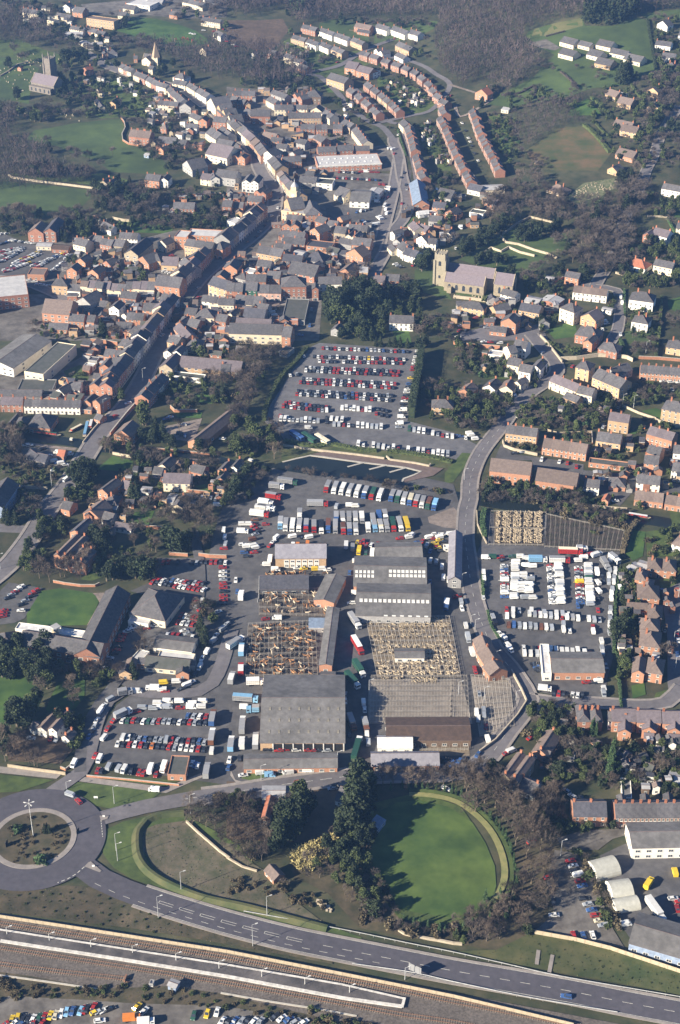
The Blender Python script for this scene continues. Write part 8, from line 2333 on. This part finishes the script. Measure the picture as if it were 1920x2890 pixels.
T(640, 2400); scat('vub', 1.7, '560 1090 900 1180 1200 1250 600 1250', 40, where='in the scrub by the scrapyard')
# --- more garden trees and thickets, by district
for tl, w_, items in (
 ((0, 0), 'in the gardens left of the far hill street', (('ybed', 7, '400 560 1000 640 1200 780 1280 900 900 960 860 800 420 780', 70), ('dbe', 8, '0 760 420 760 640 790 620 830 300 850 0 860', 40), ('bdy', 7, '900 860 1400 1060 1300 1176 1150 1176 1000 1060 1060 980 1060 880', 40))),
 ((0, 0), 'on the far left slopes', (('dby', 8, '0 30 400 60 480 200 800 260 1000 330 800 420 420 380 300 320 0 240', 80), ('dbe', 8, '1060 20 1568 60 1568 300 1440 280 1350 190 1100 110', 18))),
 ((640, 0), 'in the gardens around the hill school', (('byed', 7, '0 420 500 360 700 420 640 560 640 640 500 700 200 620 0 640', 60), ('eby', 5, '540 590 820 700 1060 860 960 880 700 700 560 640', 22))),
 ((640, 0), 'in the gardens behind the terraces', (('evub', 4, '1180 560 1400 640 1440 720 1300 770 1180 700', 24), ('evyu', 4, '1000 420 1200 500 1300 560 1220 600 1000 520', 20), ('eub', 4, '1290 900 1420 870 1560 1176 1480 1176', 26), ('dby', 7, '640 130 1440 130 1440 200 1000 170 640 180', 26))),
 ((1280, 0), 'on the slopes of the upper meadow', (('dbe', 6, '350 650 900 600 960 660 800 780 600 720 400 780', 40), ('evy', 5, '230 790 420 820 440 1176 340 1176', 34), ('dbye', 8, '1240 560 1568 480 1568 1176 1360 1176 1300 800', 60), ('eby', 6, '940 640 1300 640 1300 1140 1080 1100 940 840', 50), ('dye', 7, '1380 120 1568 140 1568 500 1400 500', 30))),
 ((0, 480), 'in the high walled gardens', (('ybed', 7, '820 360 1200 300 1568 280 1568 430 1200 440 820 440', 44), ('dyb', 8, '0 330 200 340 500 330 640 300 640 420 440 460 180 400', 34), ('dby', 7, '940 150 1568 190 1568 240 1100 240', 20), ('ye', 6, '480 640 1000 700 1000 760 500 740', 12))),
 ((640, 480), 'in the gardens round the church', (('bye', 7, '1400 60 1568 40 1568 440 1440 420 1380 220', 34), ('ye', 7, '1100 820 1330 820 1340 1060 1100 1100', 22), ('yk', 10, '700 900 1040 850 1100 1000 1000 1176 760 1176 680 1000', 22))),
 ((1280, 480), 'around the east dell', (('dbd', 11, '300 180 760 180 860 330 1260 60 1340 120 1300 340 1150 600 900 640 700 560 760 400 500 350 300 300', 60), ('dby', 8, '1180 480 1300 420 1400 500 1300 620 1180 760 1080 720', 30), ('eyb', 6, '1340 180 1568 180 1568 330 1340 340', 18), ('yeb', 6, '1350 500 1568 480 1568 860 1420 820 1200 830 1230 720 1380 700', 34), ('eyu', 5, '0 930 720 900 740 1050 600 1176 560 1080 300 1060', 24), ('yeb', 6, '480 740 760 780 740 880 620 900 460 820', 20))),
 ((0, 960), 'in the gardens along the canal', (('bebd', 6, '820 760 1568 800 1568 900 1300 900 1100 860 820 850', 26), ('bed', 6, '460 900 700 900 700 1176 440 1176', 14), ('ebdv', 5, '1120 260 1568 230 1568 470 1120 480', 22), ('dby', 8, '0 620 160 640 160 900 0 900', 26), ('ebb', 5, '820 920 1568 880 1568 1176 840 1176', 30), ('dbe', 6, '560 400 800 300 860 440 640 400', 6))),
 ((1280, 960), 'in the gardens of the east side', (('yebd', 6, '0 120 360 160 400 270 200 240 0 240', 26), ('bebd', 6, '-260 280 -60 300 380 410 300 610 -60 620 -260 480', 34), ('ebbd', 5, '430 560 560 400 1060 480 1000 640 700 620', 26), ('ebd', 6, '1180 330 1568 330 1568 460 1180 470', 26), ('eb', 5, '900 640 1568 600 1568 1176 1040 1176', 40), ('dby', 6, '180 1070 900 1100 900 1160 180 1130', 36), ('dye', 6, '-40 0 160 40 180 110 0 100', 14))),
 ((0, 1440), 'in the grounds west of the lorry park', (('dbe', 8, '560 60 900 140 1100 200 1450 180 1460 300 1100 330 900 440 560 440', 22), ('yeb', 6, '0 0 60 -20 360 60 300 460 200 480 320 120 200 40', 14), ('bd', 7, '820 -20 1540 -60 1530 120 1200 160 900 120', 24), ('bde', 7, '300 1020 700 1100 700 1176 0 1176 0 1020', 16))),
 ((1280, 1920), 'in the long gardens below the side road', (('eybd', 5, '560 200 860 210 900 420 1040 520 1100 480 1568 480 1568 800 1240 780 700 720 560 420', 90), ('eyb', 5, '640 960 1110 1010 1100 1050 640 1080', 14))),
 ((1280, 1440), 'in the semi-detached gardens', (('ey', 5, '1150 380 1270 400 1290 1176 1140 1176', 30), ('dbe', 5, '620 -10 1200 20 1180 110 620 20', 40), ('ey', 5, '1420 120 1568 120 1568 500 1460 520', 14)))):
    T(*tl); P(w_)
    for k_, h_, poly, n_ in items: scat(k_, h_, poly, n_, mind=3)
T(1280, 1440)
P('beside the brick semis'); trees('y 9 1110 870 1130 850 1150 880 1120 910 1150 840'); scat('uvyi', 3.2, '1170 400 1260 400 1280 700 1170 700', 26, mind=3); scat('uvyi', 3.2, '1160 700 1300 700 1290 1000 1150 1010', 26, mind=3); scat('uyb', 4, '1130 1000 1240 1000 1240 1176 1150 1176', 20); trees('e 8 1190 1110 1180 1080'); scat('uv', 2.6, '1330 160 1500 140 1520 300 1340 320', 14); trees('b 7 1450 1020 1500 980'); scat('bv', 4, '600 -10 1000 20 1180 60 1180 130 1000 110 620 25', 50, mind=3, where='on the canal bank above the hurdle pens')
T(1280, 1440); trees('uv 2.2 960 160 1000 165 1300 520', where='in the hurdle pens')

# --- tufts of rough grass and dead stalks
def tufts(name, polys, dens, size, m, label):
    rg = np.random.default_rng(len(polys)*7+int(size*100)); out = []
    for tl, s in polys:
        T(*tl); P_ = line_pts(s); xs = [p.x for p in P_]; ys = [p.y for p in P_]; n = int((max(xs)-min(xs))*(max(ys)-min(ys))*dens); X = rg.uniform(min(xs), max(xs), n); Y = rg.uniform(min(ys), max(ys), n)
        keep = [inpoly(a, b, P_) for a, b in zip(X, Y)]; X, Y = X[keep], Y[keep]; out.append(np.stack([X, Y, np.array([hgt(a, b) for a, b in zip(X, Y)])+.1], 1))
    C = np.concatenate(out); n = len(C); d = rg.normal(0, 1, (n, 3)); d[:, 2] = np.abs(d[:, 2])+.6; d /= np.linalg.norm(d, axis=1)[:, None]; u = np.cross(d, rg.normal(0, 1, (n, 3))); u /= np.linalg.norm(u, axis=1)[:, None]; sz = size*rg.uniform(.5, 1.6, (n, 1))
    q = np.stack([C-u*sz*.6, C+u*sz*.6, C+d*sz+u*sz*.35, C+d*sz-u*sz*.35], 1).reshape(-1, 3); o = ob(name, mesh_np(name, q, n, M[m])); o['kind'] = 'stuff'; o['label'] = label; o['category'] = 'grass'
PAS = ((0, 1920), '1080 1000 1270 975 1310 975 1480 1100 1580 1130 1720 1250 1850 1330 1980 1480 2240 1680 2000 1640 1700 1590 1400 1500 1180 1400 1060 1290 990 1180 965 1100 1010 1030')
EMB = ((0, 2400), '-60 265 300 262 460 245 620 255 760 300 1000 400 1300 500 1568 600 2300 740 2300 790 1568 650 900 540 -60 420')
EAS = ((1280, 2400), '0 700 300 690 500 590 640 560 1080 672 1600 850 1600 1010 1200 930 800 860 400 785 0 715')
SCR = ((0, 2400), '-60 880 700 975 1200 960 1568 1020 2300 1190 2300 1260 1568 1090 900 1050 60 1000 -60 1050')
M['stalk'] = mat('dead_stalks', (.24, .195, .13), col2=(.12, .10, .065), scale=.2, rand=0); M['tuft'] = mat('grass_tufts', (.085, .10, .035), col2=(.045, .055, .025), scale=.2, rand=0)
tufts('dead_stalk_tufts', [PAS, EMB, SCR], .55, .22, 'stalk', 'pale dead stalks scattered over the rough ground')
tufts('rough_grass_tufts', [PAS, EMB, EAS, SCR], .4, .30, 'tuft', 'dark green tufts over the rough banks')
# ------------------------------------------------------------------ air
mb = MB(); mb.box(-1700, 1700, -60, 3000, -2, 470, 0, bottom=True)
hz = bpy.data.materials.new('haze'); hz.use_nodes = True; t_ = hz.node_tree; t_.nodes.clear(); pv = t_.nodes.new('ShaderNodeVolumePrincipled'); mo = t_.nodes.new('ShaderNodeOutputMaterial')
pv.inputs['Color'].default_value = (.25, .47, .92, 1); pv.inputs['Density'].default_value = .00011; pv.inputs['Anisotropy'].default_value = .2
t_.links.new(pv.outputs[0], mo.inputs['Volume'])
o = mb.build('haze', hz); o['kind'] = 'stuff'; o['label'] = 'thin blue winter haze over the town'; o['category'] = 'haze'
flush_trees()
flush_cars()
finish_labels()
bpy.context.view_layer.update()
print('OBJECTS TOTAL', len(bpy.data.objects), 'LONG', len(LONG), LONG[:6])
